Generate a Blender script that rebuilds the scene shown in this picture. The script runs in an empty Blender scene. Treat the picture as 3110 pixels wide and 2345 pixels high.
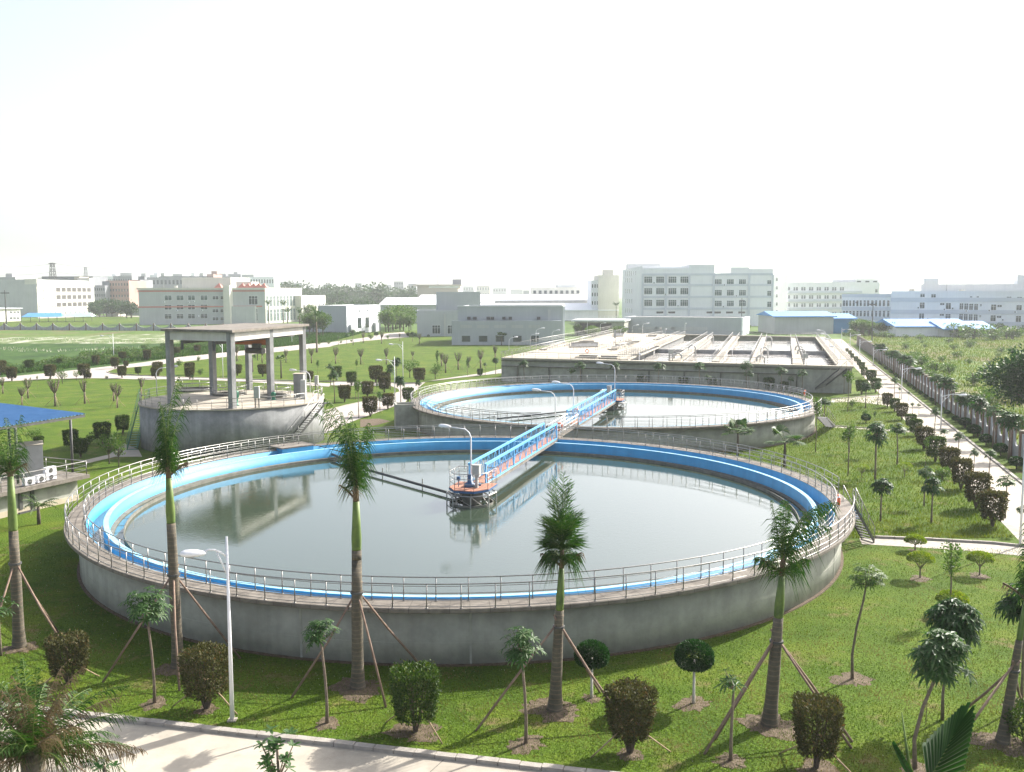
import bpy, math, random
import numpy as np
from mathutils import Vector, Matrix
R_=math.radians
sc=bpy.context.scene
COL=sc.collection
# ---------------------------------------------------------------- camera
FPX,PITCH,ROLL,HC=2929.5,0.0964,-0.0029,16.1
cam=bpy.data.cameras.new('camera'); camo=bpy.data.objects.new('camera',cam); COL.objects.link(camo)
cam.sensor_width=36; cam.lens=36*FPX/3110; cam.clip_end=9000; cam.clip_start=0.2
camo.matrix_world=Matrix.Translation((0,0,HC))@Matrix.Rotation(math.pi/2-PITCH,4,'X')@Matrix.Rotation(ROLL,4,'Z')
sc.camera=camo
# ---------------------------------------------------------------- light
SUN_AZ,SUN_EL=38.5,35.0   # azimuth from +X towards +Y
w=bpy.data.worlds.new("World"); sc.world=w; w.use_nodes=True
nt=w.node_tree; nt.nodes.clear()
sky=nt.nodes.new('ShaderNodeTexSky'); sky.sky_type='NISHITA'; sky.sun_disc=False
sky.sun_elevation=R_(SUN_EL); sky.sun_rotation=R_(90-SUN_AZ)
sky.air_density=0.75; sky.dust_density=3.4; sky.ozone_density=0.4; sky.altitude=0
bg=nt.nodes.new('ShaderNodeBackground'); bg.inputs[1].default_value=0.14
out=nt.nodes.new('ShaderNodeOutputWorld')
hs=nt.nodes.new('ShaderNodeHueSaturation'); hs.inputs['Saturation'].default_value=.6; hs.inputs['Value'].default_value=1.0
nt.links.new(sky.outputs[0],hs.inputs['Color']); nt.links.new(hs.outputs[0],bg.inputs[0]); nt.links.new(bg.outputs[0],out.inputs[0])
sl=bpy.data.lights.new('sun','SUN'); sl.energy=4.6; sl.angle=R_(0.6); sl.color=(1.0,0.955,0.88)
so=bpy.data.objects.new('sun',sl); COL.objects.link(so)
sd=Vector((math.cos(R_(SUN_AZ))*math.cos(R_(SUN_EL)),math.sin(R_(SUN_AZ))*math.cos(R_(SUN_EL)),math.sin(R_(SUN_EL))))
so.rotation_euler=sd.to_track_quat('Z','Y').to_euler(); so.location=(60,60,90)
sc.view_settings.view_transform='Standard'; sc.view_settings.look='None'
sc.view_settings.exposure=1.15; sc.view_settings.gamma=1.0
sc.cycles.max_bounces=6; sc.cycles.volume_bounces=1; sc.cycles.transparent_max_bounces=8
# ---------------------------------------------------------------- where things stand
KR={1:(0,750,2.212),2:(900,750,2.212),3:(1800,750,3.16),4:(2410,750,3.16),5:(0,1450,1.8633),6:(800,1450,1.8633),
 7:(1500,1450,1.8633),8:(2210,1450,1.8633),9:(400,950,3.456),10:(0,1150,3.707),11:(1300,1250,4.169),
 'A':(150,1250,2.765),'B':(950,1250,2.765),'C':(1750,1250,2.4578),'E':(1200,1050,3.16),'F':(1850,1050,3.16),
 'a':(2550,1200,3.95),'b':(2450,1000,4.424),'c':(0,780,5.53),'d':(380,800,5.53),'e':(0,1000,4.907),'f':(880,980,4.907),
 'h':(1500,950,4.022),'i':(2700,1900,3.749),'j':(100,2050,3.16),'k':(750,2000,3.16),'N':(0,0,1)}
_cp,_sp,_cr,_sr=math.cos(PITCH),math.sin(PITCH),math.cos(ROLL),math.sin(ROLL)
def px(k,x,y): a=KR[k]; return a[0]+x/a[2],a[1]+y/a[2]
def ray(k,x,y):
    u,v=px(k,x,y); X=(u-1555)/FPX; Y=-(v-1172.5)/FPX
    X,Y=_cr*X-_sr*Y,_sr*X+_cr*Y
    return (X,_cp+Y*_sp,-_sp+Y*_cp)
def g(k,x,y,z=0.0):
    d=ray(k,x,y); t=(z-HC)/d[2]; return Vector((d[0]*t,d[1]*t,z))
def ht(k,x,y,yt,z=0.0):
    p=g(k,x,y,z); d=ray(k,x,yt); return HC+d[2]*p.y/d[1]
def atd(k,x,y,dist):
    d=ray(k,x,y); t=dist/d[1]; return Vector((d[0]*t,dist,HC+d[2]*t))
# ---------------------------------------------------------------- object helpers
def obj(name,me,parent=None,loc=None,rot=None,scale=None):
    o=bpy.data.objects.new(name,me); COL.objects.link(o)
    if parent is not None: o.parent=parent
    if loc is not None: o.location=loc
    if rot is not None: o.rotation_euler=rot
    if scale is not None: o.scale=scale
    return o
def tag(o,label=None,cat=None,group=None,kind=None):
    if label: o['label']=label
    if cat: o['category']=cat
    if group: o['group']=group
    if kind: o['kind']=kind
    return o
def thing(name,label,cat,loc=(0,0,0),rz=0,group=None):
    o=obj(name,None,None,loc,(0,0,rz)); o.empty_display_size=.2
    return tag(o,label,cat,group)
class MB:
    def __init__(s): s.v=[]; s.f=[]
    def add(s,vs,fs):
        b=len(s.v); s.v+= [tuple(v) for v in vs]; s.f+=[tuple(i+b for i in f) for f in fs]; return s
    def box(s,x0,y0,z0,x1,y1,z1):
        return s.add([(x0,y0,z0),(x1,y0,z0),(x1,y1,z0),(x0,y1,z0),(x0,y0,z1),(x1,y0,z1),(x1,y1,z1),(x0,y1,z1)],
          [(3,2,1,0),(4,5,6,7),(0,1,5,4),(1,2,6,5),(2,3,7,6),(3,0,4,7)])
    def obox(s,o,ux,uy,x0,y0,z0,x1,y1,z1):   # box in a frame: origin o, horizontal unit axes ux, uy
        o=Vector(o)
        P=lambda a,b,c: o+ux*a+uy*b+Vector((0,0,c))
        vs=[P(x0,y0,z0),P(x1,y0,z0),P(x1,y1,z0),P(x0,y1,z0),P(x0,y0,z1),P(x1,y0,z1),P(x1,y1,z1),P(x0,y1,z1)]
        fs=[(3,2,1,0),(4,5,6,7),(0,1,5,4),(1,2,6,5),(2,3,7,6),(3,0,4,7)]
        if ux.cross(uy).z<0: fs=[f[::-1] for f in fs]
        return s.add(vs,fs)
    def prism(s,pts,z0,z1):   # vertical prism over a convex/any polygon (ccw)
        a=sum(pts[i][0]*pts[(i+1)%len(pts)][1]-pts[(i+1)%len(pts)][0]*pts[i][1] for i in range(len(pts)))
        if a<0: pts=pts[::-1]
        n=len(pts)
        return s.add([(p[0],p[1],z0) for p in pts]+[(p[0],p[1],z1) for p in pts],
          [tuple(range(n))[::-1],tuple(range(n,2*n))]+[(i,(i+1)%n,n+(i+1)%n,n+i) for i in range(n)])
    def tube(s,pts,r,n=6,cap=True):
        pts=[Vector(p) for p in pts]; m=len(pts)
        rs=r if isinstance(r,(list,tuple)) else [r]*m
        b=len(s.v); up=Vector((0,0,1)); prev=None
        for i,p in enumerate(pts):
            t=(pts[min(i+1,m-1)]-pts[max(i-1,0)]); t=t.normalized() if t.length>1e-9 else up
            if prev is None:
                ref=Vector((1,0,0)) if abs(t.z)>.9 else up
                x=t.cross(ref).normalized()
            else:
                x=(prev-t*prev.dot(t)); x=x.normalized() if x.length>1e-6 else t.orthogonal().normalized()
            prev=x; y=t.cross(x)
            for k in range(n):
                a=2*math.pi*k/n; s.v.append(tuple(p+(x*math.cos(a)+y*math.sin(a))*rs[i]))
        for i in range(m-1):
            for k in range(n):
                k2=(k+1)%n; s.f.append((b+i*n+k,b+i*n+k2,b+(i+1)*n+k2,b+(i+1)*n+k))
        if cap:
            s.f.append(tuple(b+k for k in range(n))[::-1]); s.f.append(tuple(b+(m-1)*n+k for k in range(n)))
        return s
    def ring(s,cx,cy,prof,a0=0,a1=360,n=180):  # revolve closed profile [(r,z)..] (ccw in r,z) round the centre
        full=abs(a1-a0-360)<1e-6; m=len(prof); k=n if full else n+1; b=len(s.v)
        for i in range(k):
            a=R_(a0+(a1-a0)*i/n); c,t=math.cos(a),math.sin(a)
            for r,z in prof: s.v.append((cx+r*c,cy+r*t,z))
        for i in range(n):
            i2=(i+1)%k
            for j in range(m):
                j2=(j+1)%m; s.f.append((b+i*m+j2,b+i*m+j,b+i2*m+j,b+i2*m+j2))
        if not full: s.f.append(tuple(b+j for j in range(m))); s.f.append(tuple(b+n*m+j for j in range(m))[::-1])
        return s
    def mesh(s,name,mat,smooth=False):
        me=bpy.data.meshes.new(name); me.from_pydata(s.v,[],s.f)
        me.materials.append(mat)
        if smooth: me.polygons.foreach_set('use_smooth',[True]*len(me.polygons))
        me.update(); return me
    def build(s,name,mat,parent=None,smooth=False,loc=None,rot=None):
        return obj(name,s.mesh(name,mat,smooth),parent,loc,rot)
def qmesh(name,V,mat,smooth=False):   # V: (n,4,3) array of quads
    V=np.asarray(V,dtype=np.float32); n=len(V)
    me=bpy.data.meshes.new(name); me.vertices.add(n*4); me.vertices.foreach_set('co',V.reshape(-1))
    me.loops.add(n*4); me.loops.foreach_set('vertex_index',np.arange(n*4,dtype=np.int32))
    me.polygons.add(n); me.polygons.foreach_set('loop_start',np.arange(0,n*4,4,dtype=np.int32))
    me.polygons.foreach_set('loop_total',np.full(n,4,dtype=np.int32))
    me.materials.append(mat); me.update(calc_edges=True); me.validate()
    return me
# ---------------------------------------------------------------- materials
def mat(name,c1,c2=None,scale=2.0,rough=.85,metal=0.0,bump=0.0,bscale=None,detail=5,lo=.35,hi=.65,c3=None,s3=.3,spec=None,stretch=None,streak=0):
    m=bpy.data.materials.new(name); m.use_nodes=True; t=m.node_tree; P=t.nodes['Principled BSDF']
    P.inputs['Roughness'].default_value=rough; P.inputs['Metallic'].default_value=metal
    if spec is not None: P.inputs['Specular IOR Level'].default_value=spec
    L=t.links.new
    tc=t.nodes.new('ShaderNodeTexCoord'); src=tc.outputs['Object']
    if stretch:
        mp=t.nodes.new('ShaderNodeMapping'); mp.inputs['Scale'].default_value=stretch; L(src,mp.inputs[0]); src=mp.outputs[0]
    c1=tuple(c1)+(1,)
    if c2 is None: P.inputs['Base Color'].default_value=c1
    else:
        n=t.nodes.new('ShaderNodeTexNoise'); n.inputs['Scale'].default_value=scale; n.inputs['Detail'].default_value=detail; n.inputs['Roughness'].default_value=.6
        L(src,n.inputs['Vector'])
        r=t.nodes.new('ShaderNodeValToRGB'); r.color_ramp.elements[0].position=lo; r.color_ramp.elements[1].position=hi
        r.color_ramp.elements[0].color=c1; r.color_ramp.elements[1].color=tuple(c2)+(1,)
        L(n.outputs[0],r.inputs[0]); col=r.outputs[0]
        if c3 is not None:
            n2=t.nodes.new('ShaderNodeTexNoise'); n2.inputs['Scale'].default_value=s3; n2.inputs['Detail'].default_value=6; n2.inputs['Roughness'].default_value=.65
            L(src,n2.inputs['Vector'])
            r2=t.nodes.new('ShaderNodeValToRGB'); r2.color_ramp.elements[0].position=.52; r2.color_ramp.elements[1].position=.68
            L(n2.outputs[0],r2.inputs[0])
            mx=t.nodes.new('ShaderNodeMixRGB'); L(r2.outputs[0],mx.inputs[0]); L(col,mx.inputs[1]); mx.inputs[2].default_value=tuple(c3)+(1,)
            col=mx.outputs[0]
        if streak:
            mp2=t.nodes.new('ShaderNodeMapping'); mp2.inputs['Scale'].default_value=(1.3,1.3,.08); L(tc.outputs['Object'],mp2.inputs[0])
            n3=t.nodes.new('ShaderNodeTexNoise'); n3.inputs['Scale'].default_value=1.6; n3.inputs['Detail'].default_value=6; L(mp2.outputs[0],n3.inputs['Vector'])
            r3=t.nodes.new('ShaderNodeValToRGB'); r3.color_ramp.elements[0].position=.38; r3.color_ramp.elements[1].position=.62
            r3.color_ramp.elements[0].color=(1-streak,)*3+(1,); L(n3.outputs[0],r3.inputs[0])
            mx=t.nodes.new('ShaderNodeMixRGB'); mx.blend_type='MULTIPLY'; mx.inputs[0].default_value=1; L(col,mx.inputs[1]); L(r3.outputs[0],mx.inputs[2]); col=mx.outputs[0]
        L(col,P.inputs['Base Color'])
    if bump:
        nb=t.nodes.new('ShaderNodeTexNoise'); nb.inputs['Scale'].default_value=bscale or scale*6; nb.inputs['Detail'].default_value=6
        L(src,nb.inputs['Vector']); b=t.nodes.new('ShaderNodeBump'); b.inputs['Strength'].default_value=bump; b.inputs['Distance'].default_value=.05
        L(nb.outputs[0],b.inputs['Height']); L(b.outputs[0],P.inputs['Normal'])
    return m
def leafmat(name,c1,c2,c3=None,trans=.35,rough=.5):
    m=bpy.data.materials.new(name); m.use_nodes=True; t=m.node_tree; P=t.nodes['Principled BSDF']; L=t.links.new
    P.inputs['Roughness'].default_value=rough; P.inputs['Specular IOR Level'].default_value=.25
    ge=t.nodes.new('ShaderNodeNewGeometry'); r=t.nodes.new('ShaderNodeValToRGB')
    r.color_ramp.elements[0].color=tuple(c1)+(1,); r.color_ramp.elements[1].color=tuple(c2)+(1,)
    if c3:
        e=r.color_ramp.elements.new(.86); e.color=tuple(c2)+(1,); r.color_ramp.elements[-1].color=tuple(c3)+(1,)
    L(ge.outputs['Random Per Island'],r.inputs[0]); L(r.outputs[0],P.inputs['Base Color'])
    tr=t.nodes.new('ShaderNodeBsdfTranslucent'); 
    hs=t.nodes.new('ShaderNodeHueSaturation'); hs.inputs['Value'].default_value=1.5; hs.inputs['Saturation'].default_value=1.15; L(r.outputs[0],hs.inputs['Color']); L(hs.outputs[0],tr.inputs[0])
    mx=t.nodes.new('ShaderNodeMixShader'); mx.inputs[0].default_value=trans
    L(P.outputs[0],mx.inputs[1]); L(tr.outputs[0],mx.inputs[2]); L(mx.outputs[0],t.nodes['Material Output'].inputs[0])
    return m
M={}
def water(name,c,rough,s1,st,foam=None):
    m=bpy.data.materials.new(name); m.use_nodes=True; t=m.node_tree; P=t.nodes['Principled BSDF']; L=t.links.new
    P.inputs['Base Color'].default_value=tuple(c)+(1,); P.inputs['Roughness'].default_value=rough; P.inputs['IOR'].default_value=1.9
    tc=t.nodes.new('ShaderNodeTexCoord'); n=t.nodes.new('ShaderNodeTexNoise'); n.inputs['Scale'].default_value=s1; n.inputs['Detail'].default_value=4
    L(tc.outputs['Object'],n.inputs['Vector']); b=t.nodes.new('ShaderNodeBump'); b.inputs['Distance'].default_value=.02
    nc=t.nodes.new('ShaderNodeTexNoise'); nc.inputs['Scale'].default_value=.13; nc.inputs['Detail'].default_value=3; L(tc.outputs['Object'],nc.inputs['Vector'])
    mr=t.nodes.new('ShaderNodeMapRange'); mr.inputs[1].default_value=.4; mr.inputs[2].default_value=.62; mr.inputs[3].default_value=st*.25; mr.inputs[4].default_value=st; L(nc.outputs[0],mr.inputs[0]); L(mr.outputs[0],b.inputs['Strength'])
    L(n.outputs[0],b.inputs['Height']); L(b.outputs[0],P.inputs['Normal'])
    if foam:
        n2=t.nodes.new('ShaderNodeTexNoise'); n2.inputs['Scale'].default_value=.35; n2.inputs['Detail'].default_value=8; L(tc.outputs['Object'],n2.inputs['Vector'])
        r=t.nodes.new('ShaderNodeValToRGB'); r.color_ramp.elements[0].position=.42; r.color_ramp.elements[1].position=.56
        r.color_ramp.elements[0].color=tuple(c)+(1,); r.color_ramp.elements[1].color=tuple(foam)+(1,)
        L(n2.outputs[0],r.inputs[0]); L(r.outputs[0],P.inputs['Base Color'])
    return m
M['water']=water('clarified_water',(.040,.060,.040),.02,5.0,.26)
M['chwater']=water('channel_water',(.06,.08,.075),.05,2.0,.12)
M['foam']=water('aeration_water',(.45,.42,.39),.10,2.5,.25,(.78,.75,.72))
M['conc']=mat('weathered_concrete',(.30,.305,.265),(.40,.40,.35),1.0,.9,bump=.3,c3=(.27,.275,.235),s3=.35,streak=.10)
M['concT']=mat('tower_concrete',(.21,.215,.215),(.30,.305,.30),.9,.9,bump=.3,c3=(.18,.18,.18),s3=.4,streak=.16)
M['deck']=mat('walkway_concrete',(.135,.118,.098),(.22,.195,.165),1.6,.9,bump=.3,c3=(.11,.097,.08),s3=.6)
M['pave']=mat('driveway_concrete',(.36,.32,.26),(.42,.38,.31),.8,.9,bump=.15,c3=(.29,.26,.21),s3=.3)
M['road']=mat('road_concrete',(.34,.30,.265),(.40,.36,.325),.7,.9,bump=.15,c3=(.36,.33,.30),s3=.2)
M['kerb']=mat('kerb_stone',(.27,.245,.215),(.36,.33,.29),2.5,.9,bump=.4)
M['blue']=mat('blue_paint',(.028,.265,.50),(.036,.30,.55),.8,.55,bump=.15,streak=.10)
M['bluelt']=mat('pale_blue_coping',(.24,.50,.66),(.32,.57,.71),1.5,.6)
M['steel']=mat('stainless_steel',(.27,.265,.25),(.34,.33,.315),3,.36,metal=.8)
M['steelw']=mat('white_painted_steel',(.78,.78,.80),None,rough=.45)
M['bsteel']=mat('blue_painted_steel',(.10,.36,.66),(.13,.42,.72),3,.45)
M['bsteeld']=mat('deep_blue_steel',(.015,.07,.17),(.025,.09,.21),3,.45)
M['orange']=mat('orange_plate',(.36,.16,.10),(.43,.20,.13),2,.8)
M['dark']=mat('dark_steel',(.05,.05,.05),(.08,.08,.075),3,.6)
M['greysteel']=mat('grey_cabinet_paint',(.36,.36,.34),(.42,.42,.40),2,.5)
M['scum']=mat('mossy_concrete',(.10,.10,.08),(.17,.165,.14),2,.9)
M['ring_red']=mat('orange_lifebuoy',(.75,.12,.03),(.80,.16,.05),2,.5)
M['greenst']=mat('green_painted_steel',(.03,.16,.09),(.04,.20,.12),3,.5)
M['crane']=mat('rust_orange_crane_paint',(.42,.12,.04),(.50,.16,.06),2,.6)
M['soil']=mat('bare_soil',(.075,.052,.03),(.125,.09,.055),5,.95,bump=.9,bscale=20,c3=(.17,.13,.085),s3=7)
# ================================================================ the setting
def sheet(name,pts,m,z,kind='structure'):
    me=MB(); P=[(p.x,p.y) for p in pts]
    a=sum(P[i][0]*P[(i+1)%len(P)][1]-P[(i+1)%len(P)][0]*P[i][1] for i in range(len(P)))
    if a<0: P=P[::-1]
    me.add([(x,y,z) for x,y in P],[tuple(range(len(P)))])
    o=me.build(name,m); o['kind']=kind; return o
def gm(name,stops,scale,fine,bump,bsc,patch=None,pscale=.25,plo=.55,phi=.7,stretch=None):
    m=bpy.data.materials.new(name); m.use_nodes=True; t=m.node_tree; P=t.nodes['Principled BSDF']; L=t.links.new
    P.inputs['Roughness'].default_value=.95; P.inputs['Specular IOR Level'].default_value=.15
    tc=t.nodes.new('ShaderNodeTexCoord'); src=tc.outputs['Object']
    if stretch: mp=t.nodes.new('ShaderNodeMapping'); mp.inputs['Scale'].default_value=stretch; L(src,mp.inputs[0]); src=mp.outputs[0]
    n=t.nodes.new('ShaderNodeTexNoise'); n.inputs['Scale'].default_value=scale; n.inputs['Detail'].default_value=8; n.inputs['Roughness'].default_value=.7; L(src,n.inputs['Vector'])
    r=t.nodes.new('ShaderNodeValToRGB'); r.color_ramp.elements[0].position=.33; r.color_ramp.elements[1].position=.68
    r.color_ramp.elements[0].color=tuple(stops[0])+(1,); r.color_ramp.elements[1].color=tuple(stops[-1])+(1,)
    if len(stops)>2: e=r.color_ramp.elements.new(.5); e.color=tuple(stops[1])+(1,)
    L(n.outputs[0],r.inputs[0])
    nf=t.nodes.new('ShaderNodeTexNoise'); nf.inputs['Scale'].default_value=fine; nf.inputs['Detail'].default_value=4; L(src,nf.inputs['Vector'])
    rf=t.nodes.new('ShaderNodeValToRGB'); rf.color_ramp.elements[0].position=.3; rf.color_ramp.elements[1].position=.7
    rf.color_ramp.elements[0].color=(.62,.62,.62,1); rf.color_ramp.elements[1].color=(1.25,1.25,1.2,1); L(nf.outputs[0],rf.inputs[0])
    mx=t.nodes.new('ShaderNodeMixRGB'); mx.blend_type='MULTIPLY'; mx.inputs[0].default_value=1; L(r.outputs[0],mx.inputs[1]); L(rf.outputs[0],mx.inputs[2]); col=mx.outputs[0]
    if patch:
        n2=t.nodes.new('ShaderNodeTexNoise'); n2.inputs['Scale'].default_value=pscale; n2.inputs['Detail'].default_value=9; n2.inputs['Roughness'].default_value=.72; L(src,n2.inputs['Vector'])
        r2=t.nodes.new('ShaderNodeValToRGB'); r2.color_ramp.elements[0].position=plo; r2.color_ramp.elements[1].position=phi; L(n2.outputs[0],r2.inputs[0])
        m2=t.nodes.new('ShaderNodeMixRGB'); L(r2.outputs[0],m2.inputs[0]); L(col,m2.inputs[1]); m2.inputs[2].default_value=tuple(patch)+(1,); col=m2.outputs[0]
    L(col,P.inputs['Base Color'])
    b=t.nodes.new('ShaderNodeBump'); b.inputs['Strength'].default_value=bump; b.inputs['Distance'].default_value=.12
    nb=t.nodes.new('ShaderNodeTexNoise'); nb.inputs['Scale'].default_value=bsc; nb.inputs['Detail'].default_value=5; L(src,nb.inputs['Vector']); L(nb.outputs[0],b.inputs['Height']); L(b.outputs[0],P.inputs['Normal'])
    return m
M['lawn']=gm('mown_lawn',[(.046,.090,.005),(.072,.124,.007),(.115,.152,.012)],.22,9,.9,8,(.17,.125,.06),.45,.56,.70)
M['field']=gm('wild_grass',[(.045,.10,.015),(.085,.15,.025),(.15,.17,.045)],.045,.9,1,1.2,(.14,.12,.06),.05,.48,.60,(1,.45,1))
M['weeds']=gm('weed_thicket',[(.014,.042,.008),(.034,.080,.012),(.065,.12,.020)],.14,.9,1,.8,stretch=(1,.5,1))
M['rubble']=gm('pale_rubble',[(.07,.13,.03),(.13,.17,.06),(.62,.60,.55)],.16,1.6,1,1.5,stretch=(1,.35,1))
M['tile']=mat('path_tiles',(.30,.27,.22),(.40,.365,.31),3,.9,bump=.3)
sheet('ground',[Vector((-4000,-60,0)),Vector((4000,-60,0)),Vector((4000,8000,0)),Vector((-4000,8000,0))],gm('distant_ground',[(.05,.10,.02),(.08,.14,.03),(.11,.17,.05)],.01,.3,.2,1),-.06)
sheet('lawn',[Vector((-110,-10,0)),Vector((60,-10,0)),Vector((125,330,0)),Vector((20,330,0)),Vector((-40,420,0)),Vector((-110,330,0))],M['lawn'],0)
fn=lambda y: 23.0+.28*y     # perimeter fence line
sheet('wild_field',[Vector((fn(20),20,0)),Vector((420,20,0)),Vector((420,372,0)),Vector((fn(372),372,0))],M['field'],.02)
sheet('weed_field',[g('e',-900,770),g('e',0,722),g('e',700,655),g('e',1180,603),g('e',1680,548),g('e',2000,512),g(1,1100,757),g(1,1500,692),g(1,2212,642),g('f',1100,227),g(2,150,640),g(1,2060,570),g(1,1100,640),g(1,0,640),g(1,-400,640)],M['weeds'],.015)
sheet('rubble_strip',[g(1,-300,650),g(1,1500,650),g(1,1900,600),g(1,1100,585),g(1,500,600),g(1,-300,618)],M['rubble'],.045)
sheet('verge',[g(1,-400,620),g(1,1500,590),g(1,1900,600),g(1,1100,546),g(1,0,546),g(1,-400,546)],M['field'],.03)
# driveway in front with its kerb
_a,_b=g('j',380,402),g('k',2212,1012); ky=lambda x: _a.y+(_b.y-_a.y)/(_b.x-_a.x)*(x-_a.x)+.32
sheet('driveway',[Vector((-70,ky(-70)-.32,0)),Vector((14,ky(14)-.32,0)),Vector((14,-8,0)),Vector((-70,-8,0))],M['pave'],.012)
def kerb(name,p0,p1,side=1,wd=.14,h=.13,L=.9):
    m=MB(); d=(p1-p0); n=max(1,int(d.length/L)); ux=d.normalized(); uy=Vector((-ux.y,ux.x,0))*side
    for i in range(n):
        a=d.length*i/n; b=d.length*(i+1)/n; j=random.uniform(-.008,.008)
        m.obox(p0,ux,uy,a+.014,-wd+j,-.05,b-.014,wd+j,h+j)
    o=m.build(name,M['kerb']); o['kind']='structure'; return o
random.seed(5)
kerb('kerb',Vector((-60,ky(-60)-.17,0)),Vector((12,ky(12)-.17,0)),1,.15,.15,.75)
m=MB()
for x0,y0,x1,y1 in [(-2.3,32.2,-5.2,26),(-15,35,-18.5,27),(8,29.6,5,23)]:
    d=Vector((x1-x0,y1-y0,0)); m.obox(Vector((x0,y0,.0165)),d.normalized(),Vector((-d.normalized().y,d.normalized().x,0)),0,-.012,0,d.length,.012,.002)
o=m.build('driveway_joint',M['dark']); o['kind']='structure'
# roads on the left and behind
sheet('road',[g('e',-600,750),g('e',0,722),g('e',700,655),g('e',1180,603),g('e',1680,548),g('e',2000,512),g(1,1100,757),g(1,1500,692),g(1,2212,642),g('f',1100,227),g('f',1450,160),g('f',1700,140),
   g('f',1780,215),g('f',1100,276),g('f',700,330),g(1,2212,672),g(1,1500,742),g('e',2208,545),g('e',1700,598),g('e',1590,640),g('e',1600,735),g('e',1300,731),g('e',750,745),g('e',0,785),g('e',-600,820)],M['road'],.034)
sheet('cross_road',[g('e',1560,640),g('e',1640,665),g('e',1800,690),g('e',2208,702),g(1,1500,885),g(1,2212,918),g('f',700,885),g('f',1500,905),g('f',1900,905),g('E',450,320),g('E',860,262),g('E',1060,215),
   g('E',1060,262),g('E',700,300),g('E',300,345),g('f',1900,990),g('f',1720,1190),g('f',1450,1290),g('f',1030,1440),g('f',400,1700),g('f',250,1500),g('f',640,1300),g('f',870,1230),g('f',1290,1140),g('f',1640,1040),g('f',1620,990),g('f',1500,945),g('f',900,945),g('f',600,935),g(1,2212,940),g(1,1500,900),g(1,1100,890),g('e',2208,755),g('e',1560,735)],M['road'],.046)
for a,b in [(g('f',0,868),g('f',1500,903)),(g('f',1500,903),g('f',1900,903)),(g('e',1640,660),g('e',2208,700)),(g('e',1640,660),g('e',1590,640)),(g('e',2208,702),g('f',0,868))]:
    kerb('kerb',a,b,1,.12,.14,3)
for p,q in [(g('f',870,1230),g('f',1290,1140)),(g('f',1290,1140),g('f',1640,1040)),(g('f',500,1330),g('f',870,1230))]: kerb('kerb',p,q,1,.12,.12,3)
# path along the fence on the right
kr=lambda y: 20.39+.28*y
P0,P1=Vector((kr(30),30,0)),Vector((kr(330),330,0))
sheet('path',[Vector((kr(30)-4.7,30,0)),P0,P1,Vector((kr(330)-4.7,330,0))],M['pave'],.016)
kerb('kerb',Vector((kr(40)+.1,40,0)),Vector((kr(300)+.1,300,0)),1,.14,.14,1.2)
m=MB(); pu=(P1-P0).normalized(); pv=Vector((pu.y,-pu.x,0))
for i in range(3,50): q=P0+pu*(i*6.0); m.obox(q,pv,pu,-4.65,-.02,.0165,0,.02,.0185)
o=m.build('path_joint',M['dark']); o['kind']='structure'
sheet('cross_path',[g('b',330,945),g('b',1010,888),g('b',1100,860),g('b',1120,1040),g('b',1030,1022),g('b',670,978),g('b',330,985)],M['pave'],.026)
kerb('kerb',g('b',330,942),g('b',1010,886),1,.1,.12,1.5)
tp=[g(8,745,345),g(8,840,345),g(8,1500,378),g(8,1900,420),g(8,1900,470),g(8,1677,446),g(8,1330,412),g(8,760,378)]
sheet('tiled_path',tp,M['tile'],.012)
for a,b in [((835,343),(1160,356)),((1160,356),(1500,376)),((1500,376),(1900,418))]: kerb('kerb',g(8,*a),g(8,*b),1,.1,.16,1.0)
m=MB()
for i in range(1,22):
    t=i/22; a=g(8,760,376).lerp(g(8,1677,444),t); b=g(8,840,347).lerp(g(8,1720,404),t)
    d=(b-a); m.obox(a+Vector((0,0,.014)),d.normalized(),Vector((-d.normalized().y,d.normalized().x,0)),0,-.015,0,d.length,.015,.004)
o=m.build('tile_joint',M['kerb']); o['kind']='structure'
sheet('narrow_path',[g('b',330,1300),g('b',880,1335),g('b',1500,1370),g('b',1500,1395),g('b',880,1355),g('b',330,1320)],M['tile'],.012)
kerb('kerb',g('b',335,1302),g('b',880,1335),1,.08,.12,1.5)
sheet('tower_path',[g(10,1400,730),g(10,1560,800),g(10,1600,880),g(10,1300,880),g(10,960,960),g(10,950,920),g(10,1230,855)],M['pave'],.012)
sheet('soil_verge',[g('f',1050,1445),g('f',1330,1430),g('f',1500,1470),g('f',1300,1530),g('f',1050,1560)],M['soil'],.018)
# ================================================================ round settling tanks
R0,R1,ZR=24.95,23.78,2.75
def radial(m):   # slab joints running out from the tank's centre
    m=m.copy(); t=m.node_tree; L=t.links.new; P=t.nodes['Principled BSDF']; base=P.inputs['Base Color'].links[0].from_socket
    tc=t.nodes.new('ShaderNodeTexCoord'); sx=t.nodes.new('ShaderNodeSeparateXYZ'); L(tc.outputs['Object'],sx.inputs[0])
    def mt(op,a,b=None):
        n=t.nodes.new('ShaderNodeMath'); n.operation=op
        for i,q in enumerate((a,b)):
            if q is None: continue
            if isinstance(q,float): n.inputs[i].default_value=q
            else: L(q,n.inputs[i])
        return n.outputs[0]
    f=mt('FRACT',mt('MULTIPLY',mt('ADD',mt('ARCTAN2',sx.outputs[1],sx.outputs[0]),7.0),28.65)); e=mt('LESS_THAN',f,.035)
    mx=t.nodes.new('ShaderNodeMixRGB'); L(e,mx.inputs[0]); L(base,mx.inputs[1]); mx.inputs[2].default_value=(.09,.08,.065,1); L(mx.outputs[0],P.inputs['Base Color']); return m
M['ringdeck']=radial(M['deck'])
DIR=Vector((.273,.962,0)); PER=Vector((.962,-.273,0))
C1=Vector((-3.09,64.74,0)); C2=Vector((12.39,119.32,0))
def arcs(a0,a1,step): n=int(round((a1-a0)/step)); return [a0+(a1-a0)*i/n for i in range(n+1)]
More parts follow.
